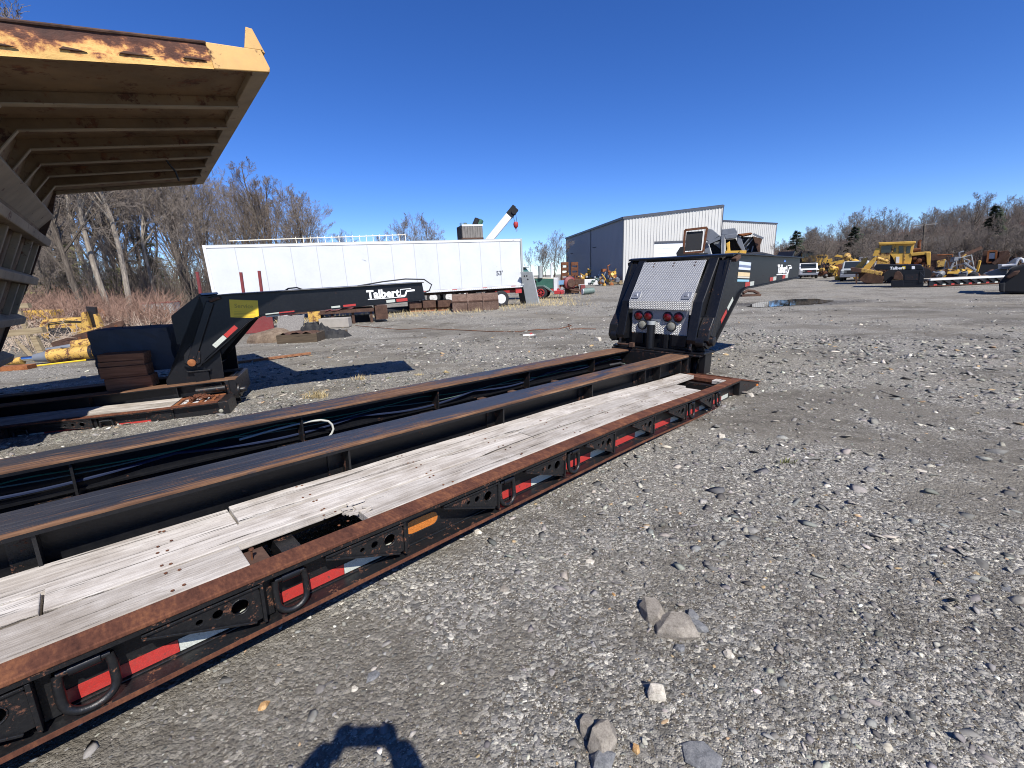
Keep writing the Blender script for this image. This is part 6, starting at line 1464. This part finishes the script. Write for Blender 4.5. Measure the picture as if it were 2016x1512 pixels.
m = MB(); m.box(xa+.2, xb-.2, .0, 2.4, .9, zb_+.2); m.build('chassis', MT['dusty_black'], crs)
for y in (-.2, 2.0):
    m = MB(); m.prism([(xa+.5, .45), (xa+.9, .05), (xb-.9, .05), (xb-.5, .45), (xb-.9, .9), (xa+.9, .9)], y, y+.5); m.build('track', MT['rubber'], crs)

# yellow dozer seen from behind its ripper
F = Face(1760, py=557.5)
dz_ = lambda x, y: (1500+x/3.907, 380+y/3.907)
Ld = lambda x, y: F.L(*dz_(x, y)); pd = lambda *p: [Ld(*q) for q in p]
dz = thing('bulldozer', 'worn yellow bulldozer with boxy cab and raised ripper standing across the yard', 'bulldozer', F.M)
m = MB(); m.prism(pd((1035, 375), (1180, 375), (1170, 405), (1145, 545), (1030, 545), (1005, 495), (985, 470), (1010, 450)), .2, .30); m.build('cab_side', MT['yellow'], dz, bevel=.02)
m = MB(); m.prism(pd((905, 385), (1035, 375), (1008, 450), (985, 475), (985, 560), (880, 560), (890, 470)), .12, .24); m.build('cab_back', MT['yellow_old'], dz, bevel=.02)
m = MB(); m.prism(pd((895, 380), (1185, 370), (1185, 385), (1160, 392), (900, 400)), -.05, 2.1); m.build('cab_roof', MT['yellow'], dz, bevel=.04)
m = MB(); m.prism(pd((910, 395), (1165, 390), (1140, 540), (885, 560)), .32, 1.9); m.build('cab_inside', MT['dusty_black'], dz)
for pts in (((1052, 408), (1088, 405), (1090, 460), (1052, 462)), ((1113, 410), (1148, 408), (1140, 462), (1108, 464)), ((1020, 425), (1032, 420), (1028, 455), (1012, 455))):
    m = MB(); m.prism(pd(*pts), .175, .199); m.build('window', MT['glass'], dz, bevel=.01)
m = MB(); m.prism(pd((918, 408), (1000, 402), (990, 458), (915, 460)), .09, .119); m.build('rear_window', MT['glass'], dz)
m = MB(); m.prism(pd((1096, 405), (1106, 405), (1098, 540), (1090, 540)), .165, .199); m.build('door_frame', MT['yellow_old'], dz)
m = MB(); m.prism(pd((1032, 490), (1058, 490), (1056, 540), (1030, 540)), .16, .199); m.build('white_plate', MT['white'], dz)
m = MB(); m.prism(pd((1145, 470), (1290, 455), (1300, 480), (1290, 575), (1140, 565)), .5, 1.6); m.build('engine_bay', MT['rust_brown'], dz)
m = MB(); m.prism(pd((1140, 462), (1262, 450), (1298, 450), (1300, 470), (1150, 485)), .15, 1.7); m.prism(pd((1262, 455), (1300, 455), (1295, 575), (1272, 575)), .10, 1.7); m.build('bonnet', MT['yellow'], dz, bevel=.03)
m = MB(); m.prism(pd((1030, 545), (1240, 555), (1240, 575), (1030, 565)), -.1, 1.9); m.build('deck', MT['yellow'], dz)
m = MB()
for x, y, s_ in ((1175, 500, .25), (1210, 520, .3), (1240, 505, .22), (1190, 540, .25), (1250, 545, .24)):
    q = Ld(x, y); m.lathe([(s_*.6, 0), (s_*.6, s_), (s_*.3, s_*1.2)], (q[0], .50, q[1]), (0, -1, 0), 10)
m.build('engine_parts', MT['rust'], dz)
p, q = Ld(1212, 450), Ld(1214, 370); m = MB(); m.tube([(p[0], .9, p[1]), (q[0], .9, q[1]), (q[0]+.1, .9, q[1]+.1)], .11, 10); p, q = Ld(1165, 440), Ld(1225, 432); m.tube([(p[0], .9, p[1]), (q[0], .9, q[1])], .16, 10); m.build('exhaust', MT['rust'], dz)
# ripper: two arms, cylinders and the broad beam
for y, dx in ((-.9, 0), (.7, -75)):
    m = MB(); m.prism(pd((775+dx, 590), (790+dx, 565), (860+dx, 500), (885+dx, 490), (880+dx, 520), (820+dx, 600)), y, y+.3); m.build('ripper_arm', MT['yellow'], dz, bevel=.03)
    p, q = Ld(885+dx*.5, 500), Ld(965+dx*.3, 525); m = MB(); m.tube([(p[0], y+.15, p[1]), (q[0], y+.5, q[1])], .13, 10); m.build('ripper_cylinder', MT['yellow_old'], dz, True)
m = MB(); m.prism(pd((690, 575), (800, 580), (935, 605), (920, 635), (830, 615), (700, 600)), -1.3, -.9); m.build('ripper_beam', MT['yellow_old'], dz, bevel=.04)
m = MB(); m.prism(pd((690, 572), (775, 580), (770, 610), (695, 598)), -1.31, 1.2); m.build('ripper_top', MT['rust_brown'], dz)
m = MB(); m.prism(pd((728, 612), (744, 612), (740, 685), (733, 700), (726, 670)), -1.25, -1.05); m.prism(pd((745, 600), (940, 640), (930, 690), (790, 690), (745, 660)), -.6, .9); m.build('ripper_shank', MT['rust_brown'], dz)
p, q = Ld(868, 485), Ld(893, 425); m = MB(); m.bar((p[0], .2, p[1]), (q[0], .2, q[1]), .3, .2, (0, 1, 0)); m.build('guard_post', MT['yellow'], dz)
x0_, x1_ = Ld(940, 600)[0], Ld(1310, 600)[0]
for y in (-.35, 2.0):
    m = MB(); n_ = 40; R = .52; cxs = ((x0_+R, .60), (x1_-R, .60)); pts = []
    for i in range(14): t = math.pi/2+math.pi*i/13; pts.append((cxs[0][0]+R*math.cos(t), cxs[0][1]+R*math.sin(t)))
    for i in range(14): t = -math.pi/2+math.pi*i/13; pts.append((cxs[1][0]+R*math.cos(t), cxs[1][1]+R*math.sin(t)))
    m.prism(pts, y+.08, y+.50); m.build('track_frame', MT['dusty_black'], dz)
    per = pts+[pts[0]]; 
    m = MB()
    for a, b in zip(per[:-1], per[1:]):
        L = math.hypot(b[0]-a[0], b[1]-a[1]); n2 = max(1, int(L/.17))
        for j in range(n2):
            c0 = (a[0]+(b[0]-a[0])*(j+.1)/n2, a[1]+(b[1]-a[1])*(j+.1)/n2); c1 = (a[0]+(b[0]-a[0])*(j+.9)/n2, a[1]+(b[1]-a[1])*(j+.9)/n2)
            m.bar((c0[0], y+.29, c0[1]), (c1[0], y+.29, c1[1]), .56, .07, (0, 1, 0))
    o = m.build('track_shoes', MT['rust_brown'], dz); o['kind'] = 'stuff'
q = Ld(1045, 640); m = MB(); m.prism(pd((1010, 660), (1020, 615), (1040, 598), (1065, 605), (1095, 650), (1090, 672)), -.62, -.40); m.build('final_drive_guard', MT['rust_brown'], dz, bevel=.03)

# black gooseneck parked on a deck in front of the dozer
F = Face(1800, py=565)
bn = thing('gooseneck', 'black gooseneck lying across the yard directly in front of the dozer tracks', 'gooseneck', F.M)
Lb = lambda x, y: F.L(*dz_(x, y)); pb_ = lambda *p: [Lb(*q) for q in p]
m = MB(); m.prism(pb_((862, 570), (880, 548), (1225, 552), (1245, 575), (1245, 592), (870, 590)), .0, 2.3); m.build('neck', MT['black'], bn, bevel=.03)
m = MB(); m.prism(pb_((1075, 590), (1248, 592), (1250, 640), (1215, 615), (1210, 690), (1090, 690), (1085, 625)), -.35, -.05); m.prism(pb_((1215, 600), (1250, 640), (1235, 690), (1205, 690)), -.4, .6); m.prism(pb_((995, 672), (1090, 668), (1095, 722), (995, 722)), -.4, 1.2); m.prism(pb_((1085, 690), (1245, 690), (1240, 724), (1085, 724)), -.35, 1.2); m.build('base', MT['black'], bn, bevel=.02)
m = MB(); m.prism(pb_((1102, 626), (1206, 624), (1204, 668), (1100, 670)), -.37, -.351); m.build('cover_panel', MT['black_worn'], bn)
q = Lb(1040, 578); m4 = Matrix.Rotation(rad(90), 4, 'X'); m4.translation = Vector((q[0], -.003, q[1]))
text_mesh('Talbert', MT['white_letter'], bn, m4, .26, 'lettering', .002, 0, .008)
for x, mt in ((1092, 'sticker'), (1165, 'white_letter')):
    m = MB(); m.prism(pb_((x-12, 562), (x+12, 562), (x+12, 585), (x-12, 585)), -.004, -.001); m.build('decal', MT[mt], bn)
# its deck leading off to the right
d0, d1 = G(1835, 565), G(2030, 556); dd = (d1-d0); 
d3 = thing('lowboy_trailer', 'third lowboy trailer deck with a pale edge running off right beside the dozer', 'trailer', frame(d0, dd)); Ld3 = dd.length
m = MB(); m.box(-.2, Ld3, 0, .12, .42, .54); m.build('rail_cap', MT['roof_rail'], d3); m = MB(); m.box(-.2, Ld3, .06, .14, .08, .419); m.build('side_rail', MT['black'], d3)
m = MB(); m.box(-.2, Ld3, -.02, .14, .04, .079); m.build('bottom_flange', MT['rail'], d3)
n_ = int(Ld3/.62)
for i in range(n_):
    x = .1+i*.62; m = MB(); m.prism([(x, .40), (x+.48, .40), (x+.48, .14)], -.02, .059); m.build('outrigger_bracket', MT['black_worn'], d3)
    m = MB(); m.box(x+.05, x+.27, .050, .0595, .085, .17); m.build('reflective_tape', MT['tape_red' if i % 2 == 0 else 'tape_white'], d3)
for j in range(4):
    m = MB(); m.box(-.2, Ld3, .15+j*.27, .40+j*.27, .46, .53); m.build('plank', MT['plank'], d3)

# pickups
def pickup(px, py, turn, lb, body, front=True, sc_=1.0, w=1.95):
    F = Face(px, py=py, turn=turn); o = thing('pickup_truck', lb, 'pickup', F.M)
    L0 = 5.6
    m = MB(); m.prism([(0, .55), (0, 1.02), (.08, 1.12), (1.45, 1.20), (1.46, .45), (.4, .45)], -w/2, w/2, 'y'); m.xf(lambda p: Vector((p.y, p.x, p.z))); m.build('bonnet', MT[body], o, bevel=.05)
    m = MB(); m.prism([(1.46, .45), (1.46, 1.20), (2.05, 1.86), (3.4, 1.88), (3.75, 1.25), (5.6, 1.25), (5.6, .5)], -w/2, w/2, 'y'); m.xf(lambda p: Vector((p.y, p.x, p.z))); m.build('body', MT[body], o, bevel=.05)
    m = MB(); m.prism([(1.475, 1.25), (1.46, 1.26), (2.0, 1.82), (2.03, 1.80)], -w/2+.15, w/2-.15, 'y'); m.xf(lambda p: Vector((p.y, p.x, p.z))); m.build('windscreen', MT['glass'], o)
    for s_ in (-1, 1):
        m = MB(); m.prism([(1.75, 1.28), (2.1, 1.76), (3.3, 1.78), (3.5, 1.28)], s_*(w/2+.001), s_*(w/2+.006), 'y'); m.xf(lambda p: Vector((p.y, p.x, p.z))); m.build('side_window', MT['glass'], o)
        for y in (.85, 4.5): wheel(o, (s_*(w/2-.14), y, .38), (s_, 0, 0), .38, .26, 'galv')
        m = MB(); m.box(s_*(w/2-.30)-.2, s_*(w/2-.30)+.2, -.03, .0, .80, 1.0); m.build('headlight', MT['galv'], o)
    m = MB(); m.box(-.70, .70, -.03, .001, .64, 1.06); m.build('grille', MT['dusty_black'], o)
    m = MB(); m.box(-w/2, w/2, -.14, .10, .42, .68); m.build('bumper', MT['alu'], o, bevel=.03)
    return o
p1_ = pickup(1592, 548.5, .1, 'white pickup facing the path, dark grille with red letters, beside the neck end', 'white')
m4 = Matrix.Rotation(rad(90), 4, 'X'); m4.translation = Vector((0, -.032, .87)); text_mesh('GMC', MT['red'], p1_, m4, .20, 'lettering', .002, 0, .006)
m = MB(); m.box(-.9, .9, 1.5, 1.6, 1.87, 1.95); m.build('light_bar', MT['dusty_black'], p1_)
pickup(1677, 554.5, -.05, 'light pickup parked nose out next to the dozer ripper', 'galv')

# yellow machines behind the pickups
F = Face(1608, py=549, turn=0); F2 = F
yz_ = lambda x, y: (1560+x/8.4, 460+y/8.4); Ly = lambda x, y: F2.L(*yz_(x, y)); py_ = lambda *p: [Ly(*q) for q in p]
F2 = Face(1610, dist_y=62)
gr = thing('motor_grader', 'yellow grading machine with dark cab windows behind the white pickups', 'grader', F2.M)
m = MB(); m.prism(py_((150, 320), (260, 300), (360, 310), (420, 430), (420, 520), (350, 480), (160, 460)), .2, 2.0); m.build('cab', MT['yellow_old'], gr, bevel=.04)
m = MB(); m.prism(py_((165, 315), (255, 305), (275, 390), (160, 395)), .15, .199); m.prism(py_((270, 305), (350, 312), (375, 360), (280, 360)), .15, .199); m.build('window', MT['glass'], gr)
m = MB(); m.prism(py_((150, 300), (265, 290), (365, 302), (365, 318), (150, 330)), .1, 2.1); m.build('cab_roof', MT['dusty_black'], gr)
m = MB(); m.prism(py_((295, 370), (380, 355), (415, 430), (320, 465)), .0, .18); m.prism(py_((400, 350), (580, 345), (580, 420), (660, 410), (660, 460), (480, 520), (390, 530), (340, 470)), .3, 1.8); m.build('bonnet', MT['yellow'], gr, bevel=.04)
for i in range(4):
    q = Ly(430+i*40, 380); m = MB(); m.lathe([(.13, 0), (.13, .03)], (q[0], .29, q[1]), (0, -1, 0), 10); m.build('vent', MT['dusty_black'], gr)
m = MB(); m.prism(py_((30, 370), (160, 270), (160, 360), (60, 400)), .4, .6); m.build('mirror_arm', MT['dusty_black'], gr)
zc = Ly(400, 560)[1]
x0_, x1_ = Ly(200, 560)[0], Ly(620, 560)[0]; m = MB(); m.box(x0_, x1_, .4, 1.7, .5, Ly(300, 480)[1]); m.build('chassis', MT['dusty_black'], gr)
for x in (x0_+.4, x1_-.4): wheel(gr, (x, .3, .65), (0, -1, 0), .65, .4, 'yellow_old')
F2 = Face(1648, dist_y=60)
bo_ = thing('crane_boom', 'yellow jib with a drum end lying beyond the pickups, left of the dozer ripper', 'boom', F2.M)
m = MB(); m.prism(py_((690, 380), (740, 345), (990, 400), (1000, 440), (760, 385)), .2, .8); m.prism(py_((600, 480), (850, 430), (870, 480), (640, 540)), .0, .9); m.build('arm', MT['yellow'], bo_, bevel=.03)
p, q = Ly(610, 560), Ly(780, 560); m = MB(); m.tube([(p[0], .3, p[1]), (q[0]-.25, .0, q[1])], .38, 16); m.build('drum', MT['yellow_old'], bo_, True)
m = MB(); m.lathe([(.40, 0), (.40, .12), (.25, .2)], (q[0]-.3, -.02, q[1]), (.9, -.4, 0), 18); m.build('drum_end', MT['yellow'], bo_, True)
m = MB(); m.box(p[0], q[0]+2, .1, 1.2, .0, .9); m.box(p[0]+.2, q[0]+.3, .2, .5, .0, .75); m.build('base', MT['rust_brown'], bo_)
m = MB(); m.prism(py_((850, 560), (890, 510), (920, 570), (870, 600)), -.1, .1); m.prism(py_((660, 640), (740, 630), (740, 690), (680, 690)), -.2, .0); m.build('yellow_bracket', MT['yellow'], bo_)
for i, (px, lb) in enumerate(((1671, 'tangle of yellow linkage between the jib and the dozer ripper'),)):
    o = junk(px, 551, 4.0, 3.0, 26, ['yellow', 'yellow', 'yellow_old', 'rust'], lb, 90)
eg = junk(1622, 549, 2.0, 2.4, 24, ['rust', 'rust_brown', 'black_worn', 'yellow_old'], 'rusty round engine on a stand between the white pickup and the yellow drum', 91)
# pale things on the slope behind
bs = Face(1640, dist_y=92)
for px, w, h, mt, lb, top in ((1605, 6.5, 3.2, 'rock_pale', 'pale pink heap of stone on the slope above the yellow machines', 487), ):
    P = atY(px, 520, 92); b = MB(); r = random.Random(6); n = 18; vs = [(0, 0, h)]
    vv_ = []; fs = []
    for j in range(6):
        for i in range(n): a = 2*math.pi*i/n; R = (j+1)/6; vv_.append((w*R*math.cos(a)*r.uniform(.9, 1.1), w*.7*R*math.sin(a), h*(1-R)**.9+r.uniform(-.1, .1)))
    vs += vv_
    for i in range(n): fs.append((0, 1+i, 1+(i+1) % n))
    for j in range(5):
        for i in range(n): fs.append((1+j*n+i, 1+(j+1)*n+i, 1+(j+1)*n+(i+1) % n, 1+j*n+(i+1) % n))
    b.add(vs, fs); o = b.build('stone_heap', MT[mt], None, True); o.location = (P.x, P.y, .8); tag(o, lb, 'heap')
def shed(px, Y, w, d, h, roof, lb, wall, rz=0, z=0):
    P = atY(px, 520, Y); o = thing('shed', lb, 'shed', None, None, (P.x, P.y, z), -math.atan2(P.x, P.y)+rz)
    m = MB(); m.box(-w/2, w/2, 0, d, -1.5, h); m.build('wall', MT[wall], o); m = MB(); m.prism([(-.3, h+.003), (d/2, h+d*.22), (d+.3, h+.003)], -w/2-.3, w/2+.3, 'x'); m.build('roof', MT[roof], o)
    m = MB(); m.box(-.5, .5, -.04, -.003, -.2, 1.7); m.build('door', MT['trim'], o)
    return o
shed(1700, 92, 17, 7, 2.6, 'rust_brown', 'long low shed with a rusty brown roof behind the dozer', 'trim', 0, 0.2)
shed(1640, 90, 3.5, 3, 2.4, 'galv', 'small grey shed behind the yellow jib', 'galv', .2, 0.0)
shed(1815, 100, 6, 6, 2.4, 'galv', 'pale house half hidden by trees on the slope behind the dozer', 'white', .1, 2.5)
shed(1765, 108, 7, 6, 2.4, 'trim', 'dark roofed house among the trees behind the dozer cab', 'trim', -.1, 2.2)
tk = Face(1665, dist_y=66); o = thing('cab_over_truck', 'blue and white truck cab showing above the yellow linkage', 'truck', tk.M)
q = tk.L(1712, 505); m = MB(); m.box(q[0]-1.2, q[0]+.9, 0, 1.8, .6, q[1]); m.build('cab', MT['white'], o, bevel=.1); m = MB(); m.box(q[0]-.9, q[0]+.6, -.03, -.003, q[1]-.8, q[1]-.2); m.build('windscreen', MT['glass'], o)
for x in (-.9, .6): wheel(o, (q[0]+x, .1, .5), (0, -1, 0), .5, .3, 'galv')

# utility poles
for px, Y, top, lb, arm in ((1814, 62, 440, 'leaning utility pole with a crossarm behind the dozer', True), (1900, 55, 472, 'dark wooden post at the black fence, left of two', False), (2000, 52, 470, 'pale wooden post at the black fence near the right edge', False), (1637, 74, 476, 'thin distant pole above the yellow jib', False)):
    P = atY(px, 540, Y); P.z = float(terrain(P.x, P.y)); t = atY(px+(6 if arm else 0), top, Y); o = thing('utility_pole', lb, 'pole', None, None, P)
    d = t-P; m = MB(); m.tube([(0, 0, -.2), tuple(d)], [.16, .11], 8); m.build('shaft', MT['bark'], o)
    if arm: m = MB(); m.bar(d+Vector((-1.4, .4, -.25)), d+Vector((1.4, -.4, -.1)), .1, .12); m.build('crossarm', MT['crate_wood'], o)
# black fence fabric along the far right
fp = [atY(px, 540, Y) for px, Y in ((1870, 62), (1905, 60), (1940, 58), (1980, 56), (2020, 54), (2075, 52))]
fe = thing('mesh_fence', 'long black screened fence along the right edge of the yard', 'fence', None, None, fp[0]*1.0)
fe.location.z = -.25
for i, (a, b) in enumerate(zip(fp[:-1], fp[1:])):
    a = Vector((a.x, a.y, 0))-Vector((fp[0].x, fp[0].y, 0)); b = Vector((b.x, b.y, 0))-Vector((fp[0].x, fp[0].y, 0)); n = 8; vs = []
    h0, h1 = 3.1+i*.16, 3.1+(i+1)*.16
    for j in range(n+1):
        p = a.lerp(b, j/n)+Vector((0, .10*math.sin(j*2.2+i), 0)); h = h0+(h1-h0)*j/n-.18*math.sin(math.pi*j/n); vs += [p, p+Vector((0, .05, h*.5)), p+Vector((0, 0, h))]
    m = MB(); m.add(vs, [(j*3+k_, j*3+3+k_, j*3+4+k_, j*3+1+k_) for j in range(n) for k_ in range(2)]); m.build('screen_panel', MT['dusty_black'], fe, True)
    m = MB(); m.tube([vs[j*3+2] for j in range(n+1)], .05, 5); m.build('top_cord', MT['galv'], fe)
    m = MB(); m.tube([a+Vector((0, .15, 0)), a+Vector((0, .15, h0+.1))], .06, 6); m.build('post', MT['galv'], fe)
# rusty excavator house in front of the fence
F2 = Face(1950, dist_y=44); rz_ = lambda x, y: F2.L(1780+x/8.54, 440+y/8.54); pr_ = lambda *p: [rz_(*q) for q in p]
ex = thing('excavator', 'rusty orange excavator house with a square rear window in front of the black fence', 'excavator', F2.M)
m = MB(); m.prism(pr_((1330, 460), (1420, 450), (1410, 690), (1290, 690)), .2, 1.6); m.prism(pr_((1600, 470), (1750, 450), (1790, 540), (1700, 690), (1560, 690)), .1, 1.8); m.build('house', MT['rust_brown'], ex, bevel=.03)
m = MB(); a, b, c_, d__ = pr_((1420, 465), (1555, 460), (1540, 655), (1395, 655))
for p, q in ((a, b), (b, c_), (c_, d__), (d__, a)): m.bar((p[0], .0, p[1]), (q[0], .0, q[1]), .14, .16, (0, 1, 0))
m.build('window_frame', MT['rust_orange'], ex); m = MB(); m.prism(pr_((1430, 500), (1530, 495), (1520, 590), (1425, 592)), .05, .08); m.build('rear_window', MT['alu'], ex)
m = MB(); m.prism(pr_((1400, 470), (1600, 470), (1560, 690), (1390, 690)), .3, 1.5); m.build('interior', MT['dusty_black'], ex)
p, q = rz_(1760, 470), rz_(1500, 680); m = MB(); m.bar((p[0], -.3, p[1]), (q[0], -.3, q[1]), .3, .22, (0, 1, 0)); m.build('boom', MT['rust_brown'], ex)
za = rz_(1400, 690)[1]; xa, xb = rz_(1260, 700)[0], rz_(1760, 700)[0]; m = MB(); m.box(xa, xb, -.4, 2.2, .0, za); m.build('undercarriage', MT['dusty_black'], ex)
o = junk(1905, 556, 5.0, 1.1, 18, ['dusty_black', 'dusty_black', 'rust_brown', 'grey_machine'], 'low black heap of machine parts below the rusty excavator house', 95)
# long sloping ramp arm, railings, yellow lettered part
F2 = Face(1880, dist_y=36)
rl = thing('walkway_section', 'grey handrails and yellow stringer of a machine walkway lying tilted on the deck', 'walkway', F2.M)
m = MB()
for x0, y0, x1, y1 in ((840, 600, 1140, 530), (650, 770, 1165, 630), (1000, 565, 1030, 760), (1130, 530, 1180, 760), (700, 620, 650, 890), (735, 640, 770, 880), (870, 600, 900, 830), (650, 770, 660, 890)):
    p, q = rz_(x0, y0), rz_(x1, y1); m.tube([(p[0], .0, p[1]), (q[0], .05, q[1])], .035, 6)
m.build('handrail', MT['galv'], rl)
m = MB(); m.prism(pr_((655, 885), (1150, 755), (1165, 790), (665, 925)), -.08, .08); m.build('stringer', MT['yellow'], rl, bevel=.02)
m = MB(); m.prism(pr_((560, 820), (640, 800), (650, 880), (575, 890)), -.1, .6); m.build('yellow_box', MT['yellow'], rl); m = MB(); m.prism(pr_((470, 900), (550, 820), (575, 895), (560, 925), (470, 925)), -.05, .5); m.build('dark_foot', MT['rust_brown'], rl)
m = MB(); m.prism(pr_((1010, 830), (1060, 830), (1110, 920), (1015, 920)), -.12, .3); m.build('dark_wedge', MT['rust'], rl)
m = MB(); m.prism(pr_((1060, 835), (1185, 855), (1190, 915), (1110, 920)), -.14, .3); m.build('yellow_plate', MT['yellow'], rl)
m = MB(); m.prism(pr_((1065, 810), (1165, 795), (1170, 850), (1075, 862)), -.16, -.02); m.build('white_plate', MT['white'], rl)
q = rz_(1118, 830); m4 = Matrix.Rotation(rad(90), 4, 'X') ; m4 = Matrix.Rotation(rad(-7), 4, 'Y') @ m4; m4.translation = Vector((q[0], -.163, q[1])); text_mesh('CAT', MT['dark_letter'], rl, m4, .22, 'lettering', .002, 0, .01)
zl = rz_(700, 930)[1]; m = MB(); m.box(rz_(480, 900)[0], rz_(1350, 900)[0], -.1, .8, .0, max(.05, zl)); m.build('skid', MT['dusty_black'], rl)
ar = thing('dipper_arm', 'long slender dark arm slanting up in front of the black fence', 'arm', F2.M)
p, q = rz_(800, 625), rz_(1310, 400); m = MB(); m.bar((p[0], 1.2, p[1]), (q[0], 1.8, q[1]), .25, .28, (0, 1, 0)); m.build('arm', MT['rust_brown'], ar)
m = MB(); m.box(p[0]-.3, p[0]+.3, 1.0, 1.6, 0, p[1]+.1); m.build('foot', MT['rust_brown'], ar)
F2 = Face(1850, dist_y=45); ru = thing('scraper_bowl', 'rusty maroon and yellow machine body right of the dozer engine', 'machine', F2.M)
m = MB(); m.prism(pr_((440, 510), (720, 510), (720, 560), (540, 640), (530, 740), (440, 740)), .3, 2.0); m.build('rusty_body', MT['rust_brown'], ru); m = MB(); m.prism(pr_((545, 630), (700, 600), (690, 720), (560, 740)), .1, 1.8); m.build('yellow_body', MT['yellow_old'], ru, bevel=.04)
p, q = rz_(560, 530), rz_(820, 520); m = MB(); m.tube([(p[0], .1, p[1]), (q[0], .1, q[1]), (q[0]-.05, .1, q[1]-.5)], .05, 6); m.build('rail', MT['rust_orange'], ru)
zk = rz_(500, 740)[1]; m = MB(); m.box(rz_(440, 740)[0], rz_(720, 740)[0], .3, 1.8, 0, zk); m.build('undercarriage', MT['dusty_black'], ru)
junk(1883, 552, 2.6, 2.6, 22, ['yellow_old', 'yellow', 'rust_orange', 'grey_machine'], 'tangle of small yellow machine parts behind the handrails', 97)
# black tarpaulined load at the right edge with a pale hose
F2 = Face(1990, py=580); tb = thing('covered_load', 'big black covered load with a pale bent pipe at the right edge of the yard', 'load', F2.M)
m = MB(); m.prism(pr_((1590, 1160), (1610, 980), (1720, 850), (1790, 760), (2300, 600), (2300, 1190)), .2, 2.2); m.build('cover', MT['dusty_black'], tb, bevel=.08)
m = MB(); m.prism(pr_((1700, 900), (1850, 800), (1960, 790), (1900, 860), (1760, 930)), .0, .6); m.build('tan_bundle', MT['rust_brown'], tb, bevel=.05)
m = MB(); m.prism(pr_((1590, 1000), (1700, 990), (1690, 1160), (1595, 1150)), .05, .8); m.build('rubble', MT['dusty_black'], tb, bevel=.05)
F3 = F2
pp_ = [rz_(*q) for q in ((1640, 715), (1880, 690), (1910, 620), (1960, 590), (2000, 610), (2010, 660))]; m = MB(); m.tube([(p[0], .3, p[1]) for p in pp_], .06, 8); m.build('pale_pipe', MT['white'], tb, True)
m = MB(); m.prism(pr_((1700, 690), (1860, 580), (1960, 570), (1900, 680)), .6, 1.4); m.build('grey_hood', MT['grey_machine'], tb, bevel=.05)
m = MB(); m.prism(pr_((1300, 860), (1560, 780), (1720, 790), (1700, 890), (1400, 895)), 1.6, 3.6); m.prism(pr_((1560, 700), (1900, 690), (1900, 780), (1570, 775)), 1.2, 3.0); m.build('black_plates', MT['grey_machine'], tb)

# ------------------------------------------------------------------ the photographer, standing where the picture is taken
pgz = float(ground_z(np.array([0.0]), np.array([-.4]))[0])
ph = thing('person', 'person holding up a phone, casting the shadow at the bottom of the gravel', 'person')
# body as one skinned figure: (position, radius)
hx_, hy_ = .015, -.462
Vb = [((hx_, hy_, pgz+.95), .135), ((hx_, hy_-.02, pgz+1.12), .125), ((hx_, hy_-.01, pgz+1.30), .150), ((hx_, hy_, pgz+1.40), .10), ((hx_, hy_+.01, pgz+1.47), .055), ((hx_, hy_+.03, pgz+1.60), .088), ((hx_, hy_+.025, pgz+1.70), .070)]
Eb = [(0, 1), (1, 2), (2, 3), (3, 4), (4, 5), (5, 6)]
for s_ in (-1, 1):
    b0 = len(Vb); Vb += [((hx_+s_*.18, hy_, pgz+1.36), .075), ((hx_+(.27 if s_ > 0 else -.38), hy_+.12, pgz+1.14), .060), ((hx_+s_*.135, hy_+.37, pgz+1.35), .047), ((hx_+s_*.10, hy_+.405, pgz+1.40), .034)]
    Eb += [(3, b0), (b0, b0+1), (b0+1, b0+2), (b0+2, b0+3)]
    b1 = len(Vb); Vb += [((hx_+s_*.10, hy_, pgz+.88), .10), ((hx_+s_*.12, hy_+.02, pgz+.48), .066), ((hx_+s_*.13, hy_-.03, pgz+.09), .045), ((hx_+s_*.14, hy_+.14, pgz+.04), .038)]
    Eb += [(0, b1), (b1, b1+1), (b1+1, b1+2), (b1+2, b1+3)]
me = bpy.data.meshes.new('body'); me.from_pydata([v[0] for v in Vb], Eb, []); o = bpy.data.objects.new('body', me); COL.objects.link(o); o.parent = ph
me.materials.append(MT['cloth'])
sk = o.modifiers.new('skin', 'SKIN'); sk.use_smooth_shade = True
for i, sv in enumerate(me.skin_vertices[0].data): sv.radius = (Vb[i][1], Vb[i][1]); sv.use_root = (i == 0)
o.modifiers.new('sub', 'SUBSURF').levels = 2; o.modifiers['sub'].render_levels = 2
for s_ in (-1, 1):                              # fingers closing on the phone from both sides
    for j in range(4):
        m = MB(); z = pgz+1.345+.019*j; m.tube([(hx_+s_*.092, hy_+.40, z), (hx_+s_*.088, hy_+.435, z+.004), (hx_+s_*.070, hy_+.447, z+.006), (hx_+s_*(.050+.004*(j % 2)), hy_+.446, z+.006)], [.0095, .009, .008, .0065], 7); m.build('finger', MT['skin'], ph, True)
    m = MB(); m.tube([(hx_+s_*.09, hy_+.395, pgz+1.345), (hx_+s_*.07, hy_+.405, pgz+1.375), (hx_+s_*.045, hy_+.418, pgz+1.40)], [.011, .010, .008], 7); m.build('thumb', MT['skin'], ph, True)
m = MB(); m.lathe([(.02, .0), (.095, .03), (.105, .09), (.09, .15), (.03, .185)], (hx_, hy_+.005, pgz+1.56), (0, -.12, 1), 14); m.build('hair', MT['hair'], ph, True)
pn = MB(); pn.box(hx_-.078, hx_+.078, hy_+.422, hy_+.431, pgz+1.345, pgz+1.43)
tag(pn.build('phone', MT['dusty_black'], None, bevel=.004), 'black phone held sideways by the photographer', 'phone')
